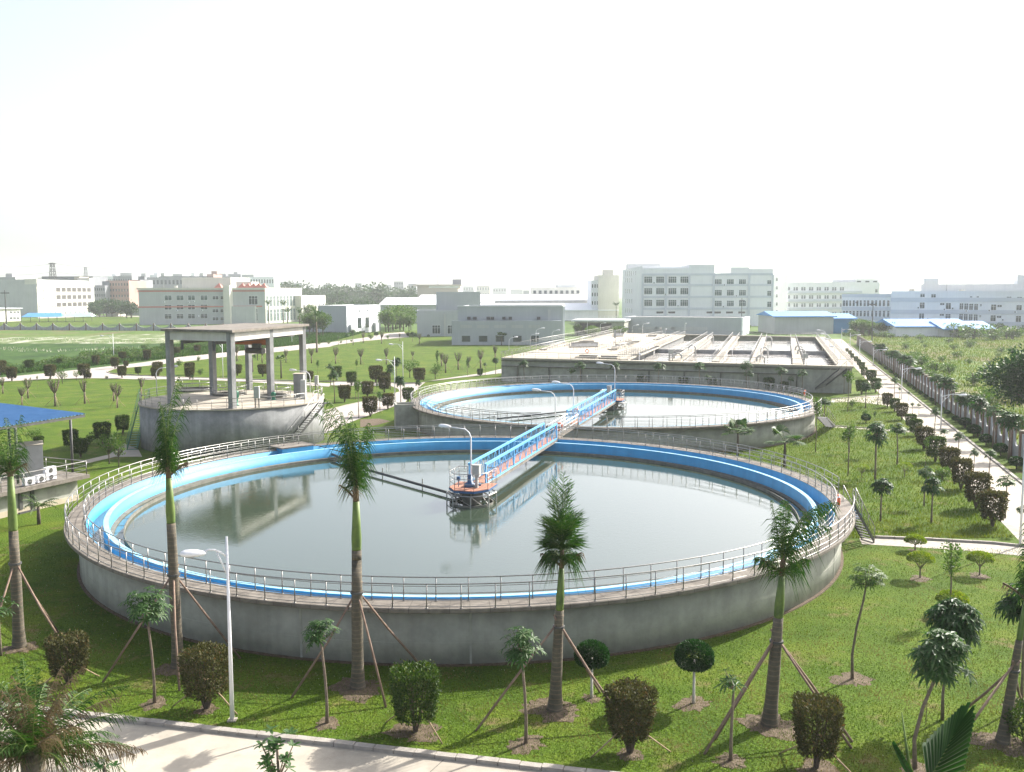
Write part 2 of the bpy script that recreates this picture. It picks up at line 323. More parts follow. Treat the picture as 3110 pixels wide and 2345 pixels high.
def rail_arc(nm,par,cx,cy,r,z,a0,a1,rails=(.08,.36,.66),top=1.06,gap=3.38,limit=100,cz=.03,label=None):
    """a curved railing: its rails are one mesh, its posts are children of it"""
    m=MB(); n=max(4,int((a1-a0)/1.5))
    A=[R_(a0+(a1-a0)*i/n) for i in range(n+1)]
    m.tube([(cx+r*math.cos(a),cy+r*math.sin(a),z+top) for a in A],cz,8)
    for h in rails: m.tube([(cx+r*math.cos(a),cy+r*math.sin(a),z+h) for a in A],.017,5)
    ro=m.build(nm,M['steel'],par,True)
    pm=MB().tube([(0,0,0),(0,0,top)],.026,8).tube([(0,0,0),(0,0,.03)],.05,8).mesh('post',M['steel'],True)
    k=0; ex=MB()
    for a in arcs(a0,a1,gap):
        x,y=cx+r*math.cos(R_(a)),cy+r*math.sin(R_(a))
        if k<limit: obj('post',pm,ro,(x,y,z))
        else: ex.tube([(x,y,z),(x,y,z+top)],.021,6)
        k+=1
    if ex.v: e=ex.build('far_posts',M['steel'],ro); e['kind']='stuff'
    return ro
def angc(c,p): return math.degrees(math.atan2(p.y-c.y,p.x-c.x))
def tank(C,label,outer,inner):
    T=thing('settling_tank',label,'water tank',tuple(C),0)
    w=MB().ring(0,0,[(23.9,-.3),(24.2,-.3),(24.2,2.55),(23.9,2.55)]); w.build('wall',M['conc'],T,True)
    rb=MB()
    for aa in (255,273,331): q=Vector((math.cos(R_(aa)),math.sin(R_(aa)),0)); rb.obox((0,0,0),q,Vector((-q.y,q.x,0)),24.19,-.05,-.2,24.215,.05,2.54)
    rb.ring(0,0,[(24.19,.98),(24.212,.98),(24.212,1.0),(24.19,1.0)]); rb.build('wall_joint',M['conc'],T)
    base=MB().ring(0,0,[(24.2,-.3),(24.42,-.3),(24.36,.06),(24.2,.06)])
    base.build('footing',M['soil'],T)
    d=MB().ring(0,0,[(R1,2.55),(R0-.03,2.55),(R0,2.58),(R0,ZR-.02),(R0-.02,ZR),(R1,ZR)])
    d.build('walkway',M['ringdeck'],T)
    MB().ring(0,0,[(23.73,.9),(23.897,.9),(23.897,2.545),(23.777,2.545),(23.777,2.735),(23.73,2.735)]).build('channel_lining',M['blue'],T,True)
    ww=MB().ring(0,0,[(22.55,.6),(22.85,.6),(22.85,2.58),(22.55,2.58)]).build('weir_wall',M['blue'],T,True)
    MB().ring(0,0,[(22.55,2.581),(22.84,2.581),(22.84,2.60),(22.55,2.60)]).build('coping',M['bluelt'],ww)
    MB().ring(0,0,[(22.851,1.0),(23.729,1.0),(23.729,1.95),(22.851,1.95)]).build('channel_water',M['chwater'],T)
    MB().ring(0,0,[(22.3,1.2),(22.549,1.2),(22.549,1.83),(22.3,1.80)]).build('weir_ledge',M['scum'],T)
    bf=MB().ring(0,0,[(21.7,1.5),(21.76,1.5),(21.76,1.93),(21.7,1.93)]); 
    for i in range(72):
        a=R_(i*5); u=Vector((math.cos(a),math.sin(a),0)); bf.obox((0,0,1.7),u,Vector((-u.y,u.x,0)),21.76,-.02,0,22.3,.02,.03)
    bf.build('scum_baffle',M['scum'],T)
    wm=MB(); n=180
    wm.add([(22.299*math.cos(2*math.pi*i/n),22.299*math.sin(2*math.pi*i/n),1.72) for i in range(n)],[tuple(range(n))])
    wm.build('tank_water',M['water'],T)
    MB().ring(0,0,[(22.2,.5),(22.298,.5),(22.298,1.70),(22.2,1.70)]).build('inner_wall',M['scum'],T)
    for nm,r,segs,lim in (('outer_railing',R0-.10,outer,100),('inner_railing',R1+.08,inner,100)):
        for a0,a1 in segs: rail_arc(nm,T,0,0,r,ZR,a0,a1,limit=lim)
    return T
aBridge=math.degrees(math.atan2(DIR.y,DIR.x))
a1=angc(C1,g('C',1985,620,2.75)); a2=angc(C1,g('C',2060,740,2.75))   # opening for the steps
T1=tank(C1,'near round concrete settling tank, the larger one in front, with blue inner walls',
   [(a1+1.0,aBridge-2.2),(aBridge+2.2,a2+360-1.5)],[(aBridge+2.0,aBridge-2.0+360)])
E1,E2=angc(C2,g('F',2010,500,2.75)),angc(C2,g('F',2040,590,2.75))
T2=tank(C2,'farther round concrete settling tank behind the near one, water glaring white','x' and
   [(max(E1,E2),aBridge+180-2.2),(aBridge+182.2,min(E1,E2)+360)],[(aBridge+182,aBridge+178+360)])
# outlet box and corner box in the near / far tank walkway
ab=angc(C1,g('A',2000,300,2.75))
ob=MB(); u=Vector((math.cos(R_(ab)),math.sin(R_(ab)),0)); v=Vector((-u.y,u.x,0))
ob.obox((0,0,0),u,v,22.9,-1.5,1.2,23.9,1.5,2.96); bx=ob.build('outlet_box',M['blue'],T1)
MB().obox((0,0,0),u,v,22.84,-1.6,2.961,25.0,1.6,3.06).build('cover_slab',M['deck'],bx)
ab=angc(C2,g('E',190,570,2.75)); u=Vector((math.cos(R_(ab)),math.sin(R_(ab)),0)); v=Vector((-u.y,u.x,0))
ch=MB(); 
for a,b,c,d in ((24.22,-1.3,24.47,1.3),(26.6,-1.3,26.85,1.3),(24.471,-1.3,26.599,-1.05),(24.471,1.05,26.599,1.3)): ch.obox((0,0,0),u,v,a,b,-.2,c,d,2.54 if a<25 and c<25 else 3.0)
ch.build('inlet_chamber',M['conc'],T2)
# steps down from a tank rim
def stair(label,p0,p1,wd,mat_s,mat_r,cat='staircase',nm='staircase',landing=0,steps=None,parent=None,dirw=None):
    t=thing(nm,label,cat) if parent is None else obj(nm,None,parent)
    a,b=Vector(p0),Vector(p1); d=b-a; h=Vector((d.x,d.y,0)); L=h.length; ux=h.normalized(); uy=Vector((-ux.y,ux.x,0))
    n=steps or max(4,int(abs(d.z)/.2)); sm=MB()
    if landing: sm.obox(a,ux,uy,-landing,-wd/2,-.08,.05,wd/2,0)
    for i in range(n):
        x=L*(i+.5)/n; z=d.z*(i+.7)/n; sm.obox(a,ux,uy,x-L/n*.5,-wd/2,z-.03,x+L/n*.45,wd/2,z)
    sm.build('steps',mat_s,t)
    st=MB()
    for s in (-1,1):
        o=a+uy*(s*wd/2)
        for q in range(1): st.add([tuple(o+uy*k*.03+Vector((0,0,z0))) for k in (-1,1) for z0 in (-.26,0)]+[tuple(b+uy*(s*wd/2)+uy*k*.03+Vector((0,0,z0))) for k in (-1,1) for z0 in (-.02,.24)],
            [(0,1,3,2),(4,6,7,5),(0,4,5,1),(2,3,7,6),(1,5,7,3),(0,2,6,4)])
    st.build('stringer',mat_s,t)
    for s in (-1,1):
        r=MB(); o=uy*(s*wd/2)
        for hh,rr in ((1.05,.03),(.7,.014),(.36,.014)):
            r.tube([a+o+Vector((0,0,hh)),b+o+Vector((0,0,hh))],rr,6)
        for i in range(4):
            q=a.lerp(b,i/3)+o; r.tube([q,q+Vector((0,0,1.05))],.021,6)
        r.build('handrail',mat_r,t,True)
    return t
q0=C1+Vector((math.cos(R_((a1+a2)/2)),math.sin(R_((a1+a2)/2)),0))*24.9
stair('dark steel steps with shiny handrails going down right side of near tank',(q0.x,q0.y,2.72),tuple(g(8,795,362)),1.0,M['dark'],M['steel'])
st=stair('short blue steel steps at the top right opening of the near tank',tuple(g('C',1990,690,2.72)),tuple(g('C',1985,690,2.72)+Vector((1.6,2.6,-1.5))),1.2,M['bsteeld'],M['steel'])
q0=g('F',2045,680,2.6)
stair('steel steps with handrails down right side of far tank',tuple(q0),tuple(g('F',2125,775,0)),1.0,M['dark'],M['steel'])
# ================================================================ drive bridges
def bridge(label,o,ux,uy,s_end):
    B=thing('drive_bridge',label,'bridge',tuple(o),0)
    F=lambda m,*a: m.obox((0,0,0),ux,uy,*a)
    dk=MB(); F(dk,.9,-.5,2.86,s_end,.5,2.9); dk.build('deck_plate',M['orange'],B)
    for s in (-1,1):
        y=s*.60
        b=MB(); F(b,.6,y-.06,2.55,s_end+.6,y+.06,2.80); b.build('beam',M['deck'],B)
        t=MB(); P=lambda a,z: ux*a+uy*y+Vector((0,0,z))
        F(t,1.3,y-.05,2.80,s_end,y+.05,2.90)
        n=12; st=(s_end-1.4)/n
        for i in range(n+1):
            x=1.4+i*st
            if i%4==0: F(t,x-.06,y-.05,2.9,x+.06,y+.05,4.12)
            else: t.tube([P(x,2.9),P(x,4.14)],.022,5)
        for i in range(n):
            x=1.4+i*st; t.tube([P(x,2.9),P(x+st/2,4.14)],.027,5); t.tube([P(x+st,2.9),P(x+st/2,4.14)],.027,5)
            t.tube([P(x+st/2,2.9),P(x+st/2,4.14)],.014,5)
        tr=t.build('truss',M['bsteel'],B)
        c=MB(); F(c,1.3,y-.085,4.12,s_end,y+.085,4.26); c.build('top_chord',M['bsteel'],tr)
    # platform over the centre column
    pf=MB()
    pts=[(1.4,-1.4),(1.4,1.4),(-.6,1.4),(-1.6,.7),(-1.6,-.7),(-.6,-1.4)]
    W=lambda a,b: ux*a+uy*b
    P2=[(W(a,b).x,W(a,b).y) for a,b in pts]
    pf.prism(P2,2.86,2.9); p=pf.build('platform',M['orange'],B)
    MB().prism([(x*1.02,y*1.02) for x,y in P2],2.72,2.855).build('platform_skirt',M['bsteeld'],p)
    r=MB()
    Q=[W(*q) for q in [(1.4,.75),(1.4,1.4),(-.6,1.4),(-1.6,.7),(-1.6,-.7),(-.6,-1.4),(1.4,-1.4),(1.4,-.75)]]
    for h,rr in ((.40,.02),(.75,.02),(1.1,.026)): r.tube([q*.97+Vector((0,0,2.9+h)) for q in Q],rr,6)
    for q in Q+[(Q[i]+Q[i+1])*.5 for i in (1,3,5)]: r.tube([q*.97+Vector((0,0,2.9)),q*.97+Vector((0,0,4.0))],.024,6)
    r.build('platform_railing',M['steel'],B,True)
    mo=MB(); c=W(-.15,-.05)
    mo.tube([c+Vector((0,0,z)) for z in (2.9,3.0,3.12,3.2,3.3,3.3,3.75,3.78)],[.42,.42,.38,.2,.2,.15,.15,.05],14)
    mo.tube([c+Vector((0,0,3.06)),c+W(.1,.75)+Vector((0,0,3.06))],.11,10)
    mo.build('gear_motor',M['bsteeld'],B,True)
    cb=MB(); F(cb,-.55,.42,2.9,-.35,.62,3.7); F(cb,-.66,.26,3.7,-.24,.76,4.45); F(cb,-.70,.22,4.45,-.20,.80,4.50); cb.build('control_cabinet',M['greysteel'],B)
    F(MB(),0,0,0,1,1,1)
    sm=MB(); F(sm,-.5,-.9,3.35,-.3,-.68,3.6); sm.tube([W(-.4,-.8)+Vector((0,0,2.9)),W(-.4,-.8)+Vector((0,0,3.4))],.03); sm.build('switch_box',M['bsteeld'],B)
    cm=MB().tube([(0,0,.4),(0,0,1.9),(0,0,2.1),(0,0,2.5),(0,0,2.71)],[.6,.6,.75,.8,1.35],20); cm.build('centre_column',M['scum'],B,True)
    fr=MB()
    for k in range(8):
        a=2*math.pi*k/8; e=Vector((math.cos(a)*1.7,math.sin(a)*1.7,0)); e2=Vector((math.cos(a+math.pi/4)*1.7,math.sin(a+math.pi/4)*1.7,0))
        fr.tube([e+Vector((0,0,1.3)),e+Vector((0,0,2.52))],.045,5); fr.tube([e+Vector((0,0,2.5)),e2+Vector((0,0,2.5))],.05,5)
        fr.tube([e*.5+Vector((0,0,2.5)),e+Vector((0,0,1.85))],.035,5); fr.tube([e+Vector((0,0,2.5)),e2*.6+Vector((0,0,1.7))],.03,5)
    fr.build('frame',M['steel'],B)
    MB().ring(0,0,[(1.45,1.6),(1.52,1.6),(1.52,1.85),(1.45,1.85)],0,360,40).build('stilling_ring',M['scum'],B)
    return B
oc=Vector((-2.8,65.2,0))
B1=bridge('blue trussed drive bridge from centre of near tank to its far rim',oc,DIR,PER,23.0)
oc2=C2+(oc-C1)*.4+Vector((0,-.2,0))
B2=bridge('blue trussed drive bridge across far tank, white gate at its near end',oc2,-DIR,-PER,23.3)
# light footbridge joining both tanks
s0,s1=23.4,(oc2-oc).length-23.5
FB=thing('footbridge','narrow concrete footbridge with white railings linking the two tanks','bridge',tuple(oc))
m=MB().obox((0,0,0),DIR,PER,s0,-.55,2.66,s1,.55,2.86); m.build('deck',M['deck'],FB)
for s in (-1,1):
    r=MB(); P=lambda a,z: DIR*a+PER*(s*.56)+Vector((0,0,z))
    for h,rr in ((3.9,.035),(3.55,.02),(3.2,.02)): r.tube([P(s0,h),P(s1,h)],rr,6)
    n=7
    for i in range(n+1): r.tube([P(s0+(s1-s0)*i/n,2.86),P(s0+(s1-s0)*i/n,3.9)],.028,6)
    r.build('railing',M['steelw'],FB,True)
# skimmer arms
def arm(label,pts,r,extra):
    m=MB().tube(pts,r,8); a=tag(m.build('skimmer_arm',M['dark'],None,True),label,'skimmer arm'); 
    k=MB()
    for p,q in extra: k.tube([p,q],.04,5)
    if extra: k.build('bracket',M['scum'],a)
    return a
p=[g('B',1290,725,1.95),g('B',470,492,2.0),g('B',150,352,2.1)]
ex=[(q+Vector((0,0,-.25)),q+Vector((0,0,.45))) for q in (g('B',920,615,1.95),g('B',585,520,1.95))]+[(g('B',30,283,2.75),g('B',330,362,2.3)),(g('B',150,400,1.9),g('B',420,470,2.0)),(g('B',200,400,1.8),g('B',330,440,2.1))]
arm('long dark skimmer pipe reaching from near tank centre to its left rear rim',p,.11,ex)
p=[g('E',2090,600,1.95),g('E',1650,632,1.95),g('E',980,702,1.95)]
ex=[(g('E',x,y,1.95)+Vector((0,0,-.2)),g('E',x,y,1.95)+Vector((0,0,.7))) for x,y in ((985,690),(1075,690))]+[(g('E',1400,640,1.95),g('E',700,668,1.95)),(g('E',880,690,1.9),g('E',960,680,2.0)),(g('E',590,622,2.0),g('E',440,590,2.1))]
arm('thin dark skimmer pipe on the white glare of the far tank',p,.09,ex)
# lifebuoys
def buoy(label,p,rx,group='orange lifebuoys on railings'):
    m=MB(); n=20; R=.33
    m.tube([(R*math.cos(2*math.pi*i/n),0,R*math.sin(2*math.pi*i/n)) for i in range(n+1)],.075,8,False)
    o=m.build('lifebuoy',M['ring_red'],None,True,tuple(p),(0,0,rx)); tag(o,label,'lifebuoy',group)
    s=MB()
    for k in range(4):
        a=math.pi/4+k*math.pi/2; s.tube([(R*math.cos(a+d),0,R*math.sin(a+d)) for d in (-.16,0,.16)],.082,8)
    s.build('band',M['steelw'],o)
buoy('orange lifebuoy on inner railing beside right steps of near tank',g('C',1955,700,3.0)+Vector((0,0,.3)),R_(80))
buoy('orange lifebuoy on right rear railing of far tank',g('F',1877,500,2.75)+Vector((0,0,.6)),R_(60))
buoy('faded orange lifebuoy on the front railing of rectangular basin',g('h',1140,500,4.4)+Vector((0,0,.5)),R_(-20))
buoy('orange lifebuoy at the far end of near tank bridge',g(11,1655,290,2.9)+Vector((0,0,.75)),R_(15))
buoy('orange lifebuoy at near end of far tank bridge',g('E',1735,690,2.9)+Vector((0,0,.6)),R_(15))
# ================================================================ crane tower on its round tank
M['beamw']=mat('whitewashed_beam',(.52,.50,.46),(.60,.58,.54),1,.9,streak=.1)
ZT=4.6; CT=Vector((-30.5,105.0,0)); RT=9.66
TW=thing('crane_tower','round grey concrete tank with a flat roofed crane frame on columns','tower',tuple(CT))
MB().ring(0,0,[(0.01,-.2),(RT,-.2),(RT,ZT-.12),(0.01,ZT-.12)],0,360,120).build('wall',M['concT'],TW,True)
MB().ring(0,0,[(0.01,ZT-.119),(RT+.12,ZT-.119),(RT+.12,ZT),(0.01,ZT)],0,360,120).build('deck',M['pave'],TW)
near,left=g(9,1060,1005,ZT)-CT,g(9,420,960,ZT)-CT
d2=Vector((.185,.983,0)); cn=MB
cols=[near,near+d2*9,near+d2*18,left,left+d2*9,left+d2*18]
e1=(near-left).normalized()
for i,c in enumerate(cols):
    zb=ZT if (c-Vector((0,0,c.z))).length<RT+.3 else 0
    MB().obox(Vector((c.x,c.y,0)),e1,Vector((-e1.y,e1.x,0)),-.29,-.29,zb-.0,.29,.29,12.25).build('column',M['concT'],TW)
n0,l0=Vector((near.x,near.y,0)),Vector((left.x,left.y,0))
bm_=MB()
def beam(m,a,b,hw,z0,z1,ex=0):
    d=(b-a); L=d.length; u=d.normalized(); m.obox(a,u,Vector((-u.y,u.x,0)),.295-ex,-hw,z0,L-.295+ex,hw,z1)
for a,b in ((n0,l0),(n0,n0+d2*9),(n0+d2*9,n0+d2*18),(l0,l0+d2*9),(l0+d2*9,l0+d2*18),(n0+d2*18,l0+d2*18)):
    q=MB(); beam(q,a,b,.2,11.35,12.25); q.build('roof_beam',M['beamw'],TW)
A=n0+e1*.7-d2*.7; B=l0-e1*.7-d2*.7; Cc=l0-e1*.7+d2*18.7; D_=n0+e1*.7+d2*18.7
MB().prism([(p.x,p.y) for p in (A,D_,Cc,B)],12.25,12.5).build('roof_slab',M['deck'],TW)
# crane rails and hoist hang below the roof
for t in (.22,.74):
    a=n0.lerp(l0,t)
    q=MB(); u=d2; v=Vector((-u.y,u.x,0)); q.obox(a,u,v,-.6,-.12,11.0,19,.12,11.34); q.obox(a,u,v,-.62,-.14,10.4,-.5,.14,11.0); q.build('crane_rail',M['dark'],TW)
cr=thing('overhead_crane','rust orange overhead crane with dark hoist under the tower roof','crane',tuple(CT))
a=n0.lerp(l0,.15)+d2*11.2; u=(l0-n0).normalized(); v=d2
MB().obox(a,u,v,0,-.25,10.35,(l0-n0).length*.72,.25,10.95).build('girder',M['crane'],cr)
hb=MB(); hb.obox(a,u,v,1.0,-.6,9.7,2.2,-.26,10.5); hb.tube([a+u*.6+v*-.5+Vector((0,0,9.7)),a+u*3+v*-.5+Vector((0,0,9.7))],.34,12); hb.tube([a+u*1.5+v*-.5+Vector((0,0,9.4)),a+u*1.5+v*-.5+Vector((0,0,8.6))],.04); hb.build('hoist',M['dark'],cr)
# railings on the tower rim
ga=angc(CT,g(9,1960,945,ZT)); gb=angc(CT,g(9,90,920,ZT))
rail_arc('rim_railing',TW,0,0,RT-.1,ZT,gb+8,ga+360-4 if gb>ga else ga-4,gap=9)
rail_arc('rim_railing',TW,0,0,RT-.1,ZT,ga+6,gb-3 if gb>ga else gb+357,gap=9)
for (x,y),r in (((1020,860),2.0),((1480,880),2.0),((640,815),2.6)):
    p=g(9,x,y,ZT)-CT
    rail_arc('hatch_railing',TW,p.x,p.y,r,ZT,0,360,gap=45)
    MB().ring(p.x,p.y,[(r-.35,ZT+.002),(r-.12,ZT+.002),(r-.12,ZT+.22),(r-.35,ZT+.22)],0,360,40).build('hatch_kerb',M['scum'],TW)
    MB().ring(p.x,p.y,[(.01,ZT+.002),(r-.36,ZT+.002),(r-.36,ZT+.02),(.01,ZT+.02)],0,360,40).build('hatch_dark_disc',M['dark'],TW)  # dark disc stands for the open pool, its dim depth put into colour
def cabinet(label,k,x0,x1,yb,yt,z,dep,mt,legs=0,cap=None,rot=0,nm='control_cabinet',cat='cabinet',group=None):
    p,q=g(k,x0,yb,z),g(k,x1,yb,z); h=ht(k,(x0+x1)/2,yb,yt,z)-z; w=(q-p).length
    u=Vector((math.cos(rot),math.sin(rot),0)); v=Vector((-u.y,u.x,0)); c=(p+q)/2
    t=thing(nm,label,cat,tuple(c),0,group)
    o=Vector((0,0,0))
    if legs:
        MB().obox(o,u,v,-w/2,-dep/2,legs,w/2,dep/2,h).build('body',mt,t)
        l=MB()
        for s in (-1,1): l.obox(o,u,v,s*w*.35-.05,-.05,0,s*w*.35+.05,.05,legs)
        l.build('stand',M['dark'],t)
    else: MB().obox(o,u,v,-w/2,-dep/2,0,w/2,dep/2,h).build('body',mt,t)
    if cap: MB().obox(o,u,v,-w/2-.08,-dep/2-.08,h+.001,w/2+.08,dep/2+.08,h+.06).build('lid',cap,t)
    MB().obox(o,u,v,-w*.42,-dep/2-.015,max(legs,0)+.06,w*.42,-dep/2-.001,h-.06).build('door',mt,t)
    return t
cabinet('tall grey control cabinet on posts at front rail of crane tower',9,1290,1345,1000,775,ZT,.4,M['greysteel'],1.0)
cabinet('big weathered concrete box standing at right rear of the crane tower',9,1715,1815,890,640,ZT,1.2,M['concT'],0,M['pave'])
cabinet('small grey box with dark side in front of big box on crane tower',9,1780,1830,905,705,ZT,.6,M['greysteel'])
cabinet('grey cabinet on a post at the right edge of crane tower',9,1925,1960,830,660,ZT,.5,M['greysteel'],.9)
def pump(label,k,x,y,z,h,m):
    t=thing('pump_motor',label,'motor',tuple(g(k,x,y,z))); b=MB(); b.tube([(0,0,q) for q in (0,.1,.1,h*.5,h*.55,h,h+.06)],[.3,.3,.18,.18,.24,.24,.1],14); b.build('motor',m,t,True)
    f=MB()
    for i in range(10):
        a=i*math.pi/5; f.obox((0,0,0),Vector((math.cos(a),math.sin(a),0)),Vector((-math.sin(a),math.cos(a),0)),.2,-.01,h*.58,.28,.01,h*.95)
    f.build('cooling_fins',m,t)
pump('blue grey pump motor at foot of the tower front column',9,1045,1000,ZT,1.4,M['bsteeld'])
pump('pale green valve motor behind the tower front column',9,1100,975,ZT,1.5,M['greenst'])
pump('dark green motor cover beside the right hatch on crane tower',9,1490,915,ZT,.8,M['greenst'])
stair('long dark steel stairs climbing right side of crane tower',(-20.2,101.2,ZT-.05),(-23.3,96.4,0),1.0,M['dark'],M['steel'],landing=.9)
stair('green edged steel stairs on left side of crane tower',(-40.75,106.3,ZT-.05),(-39.35,98.8,0),1.0,M['greenst'],M['greenst'])
p=g(9,2050,935,ZT)-CT
# ================================================================ rectangular aeration basin
ZB=4.4
FL,FR,RL,RR=g('h',92,545,ZB),g(4,550,1145,ZB),g('h',1450,245,ZB),g(4,290,862,ZB)
BS=thing('aeration_basin','long rectangular concrete aeration basin with walkways and white foaming water','water tank',(FL.x,FL.y,0))
O=Vector((FL.x,FL.y,0))
fx=(FR-FL); fx.z=0; sy=((RR-FR)+(RL-FL))/2; sy.z=0; UX,UY=fx.normalized(),sy.normalized()
def BP(k,x,y,z=ZB): p=g(k,x,y,z)-O; return Vector((p.x,p.y,0))
def wallseg(nm,a,b,z0,z1,wd,mt,inn=0,par=BS):
    d=b-a; u=d.normalized(); v=Vector((-u.y,u.x,0)); return MB().obox(Vector((a.x,a.y,0)),u,v,0,-wd/2,z0,d.length,wd/2,z1).build(nm,mt,par)
c0,c1,c2,c3=Vector((0,0,0)),FR-FL,RR-FL,RL-FL
for c in (c1,c2,c3): c.z=0
ins=lambda a,b,e: a+(b-a).normalized()*e
wallseg('front_wall',c0+UY*.5,c1+UY*.5,-.3,ZB-.3,.5,M['conc'])
wallseg('right_wall',ins(c1,c2,.8),c2,-.3,ZB-.3,.5,M['conc'])
wallseg('rear_wall',ins(c2,c3,.3),ins(c3,c2,.3),-.3,ZB-.3,.5,M['conc'])
wallseg('left_wall',ins(c0,c3,.8),ins(c3,c0,.1),-.3,ZB-.3,.5,M['conc'])
lg=MB(); u=fx.normalized(); v=Vector((-u.y,u.x,0)); BV=v; lg.obox(c0,u,v,0.02,-.12,2.75,c1.length-7,.20,2.95); lg.obox(c0,u,v,0.02,-.18,3.75,c1.length-.05,.2,3.95)
for i in range(9): lg.obox(c0,u,v,3+i*6.1,-.05,-.2,3.25+i*6.1,.19,2.749)
lg.build('ledge',M['scum'],BS)
def quadslab(nm,pts,z0,z1,mt,par=BS): return MB().prism([(p.x,p.y) for p in pts],z0,z1).build(nm,mt,par)
quadslab('front_walkway',[c0-UY*.3,c1-UY*.3+UX*.4,c1+UY*1.3+UX*.4,c0+UY*1.3],ZB-.3,ZB,M['pave'])
quadslab('right_walkway',[ins(c1,c2,1.31)-UX*2.0,ins(c1,c2,1.31)+UX*.4,c2+UX*.4,c2-UX*2.2],ZB-.3,ZB-.003,M['pave'])
quadslab('rear_walkway',[ins(c2,c3,2.3)-UY*1.5,ins(c2,c3,2.3),ins(c3,c2,.1),ins(c3,c2,.1)-UY*1.5],ZB-.3,ZB-.006,M['pave'])
ws=[((3,235,1078),(3,330,1082),(3,890,845),(3,835,842)),((3,720,1090),(3,840,1095),(3,1155,856),(3,1100,850)),((3,1140,1100),(3,1215,1103),(3,1410,860),(3,1345,856)),((3,1505,1112),(3,1600,1118),(3,1672,865),(3,1625,862)),((3,1915,1122),(3,2020,1128),(3,1945,872),(3,1900,870))]
def brail(nm,a,b,z,par=BS,gap=2.2,top=1.05,mt=None):
    m=MB(); d=b-a; n=max(1,int(d.length/gap)); Zv=Vector((0,0,z))
    m.tube([a+Zv+Vector((0,0,top)),b+Zv+Vector((0,0,top))],.04,6)
    for h in (.35,.7): m.tube([a+Zv+Vector((0,0,h)),b+Zv+Vector((0,0,h))],.016,5)
    for i in range(n+1): m.tube([a.lerp(b,i/n)+Zv,a.lerp(b,i/n)+Zv+Vector((0,0,top))],.025,5)
    return m.build(nm,mt or M['steel'],par,True)
Wp=[]
for w_ in ws:
    P4=[BP(*q) for q in w_]; Wp.append(P4)
    P4=[P4[0]+UY*1.0,P4[1]+UY*1.0,P4[2],P4[3]]
    wk=quadslab('walkway',P4,ZB-.25,ZB-.009,M['pave']); 
    MB().prism([(p.x,p.y) for p in (P4[0].lerp(P4[1],.3),P4[0].lerp(P4[1],.7),P4[3].lerp(P4[2],.7),P4[3].lerp(P4[2],.3))],1.0,ZB-.251).build('divider_wall',M['concT'],wk)
    brail('walkway_railing',P4[0],P4[3],ZB,wk); brail('walkway_railing',P4[1],P4[2],ZB,wk)
brail('front_railing',c0-UY*.2,c1-UY*.2,ZB); brail('right_railing',c1+UX*.3,c2+UX*.3,ZB); brail('right_railing',ins(c1,c2,1.4)-UX*1.9,c2-UX*1.9,ZB); brail('rear_railing',c2-UY*.3,c3-UY*.3,ZB,gap=3)
brail('left_railing',c0+UX*.1,c3+UX*.1,ZB); brail('left_railing',ins(c0,c3,1.5)+UX*2.6,c3+UX*2.6,ZB)
# cross wall between cells and the water itself
wallseg('cross_wall',BP(3,600,965),BP(4,350,985),1.0,ZB-.35,.5,M['concT'])
quadslab('basin_water',[Wp[0][1]+UY*1,c1-UX*2+UY*1.2,c2-UX*2.2-UY*1.6,BP(3,880,860)-UY*.5],3.0,3.25,M['foam'])
# solid left deck; flat dark sheets painted for the shade down its channels
ld=[c0+UY*1.301,Wp[0][0]+UY*.9,BP(3,830,842)-UY*.4,c3-UY*1.7]
quadslab('left_deck',ld,ZB-1.2,ZB-.012,M['pave'])
for k,(a,b,c,d) in {'h':((940,372),(1280,372),(1270,420),(930,425)),'h2':((1040,352),(1240,350),(1220,364),(1030,366)),'h3':((1040,525),(1280,535),(1260,556),(1000,548)),'h4':((1300,535),(1530,540),(1500,564),(1290,560)),
   'h5':((1470,250),(1600,250),(1580,290),(1460,292)),'h6':((1480,395),(1620,400),(1520,440),(1390,450)),'h7':((1640,350),(1800,355),(1770,364),(1610,360)),'h8':((1880,275),(2010,280),(1980,292),(1860,290)),'h9':((1610,375),(1740,380),(1660,398),(1560,395)),'i1':((1700,520),(1790,524),(2040,420),(1960,415)),'i2':((1400,455),(1500,458),(1640,415),(1560,412)),'i3':((560,455),(640,458),(900,372),(840,370)),'i4':((1950,330),(2030,335),(2160,285),(2090,283))}.items():
    q=[BP('h',*p) for p in (a,b,c,d)]; 
    ch=quadslab('channel_shade_sheet',q,ZB-.011,ZB-.002,M['dark']); 
    e=MB()
    for i in range(4):
        s_,t_=q[i],q[(i+1)%4]
        if (t_-s_).length>.3:
            uu=(t_-s_).normalized(); e.obox(Vector((s_.x,s_.y,0)),uu,Vector((-uu.y,uu.x,0)),0.1,-.09,ZB-.001,(t_-s_).length-.1,.09,ZB+.22)
    e.build('channel_kerb',M['pave'],ch)
for (a,b) in (((930,470),(2060,270)),((1440,480),(1870,350)),((210,435),(1440,200)),((1600,510),(2080,300)),((1240,470),(1760,300)),((860,420),(1450,245)),((1680,540),(2180,330))):
    brail('deck_railing',BP('h',*a),BP('h',*b),ZB)
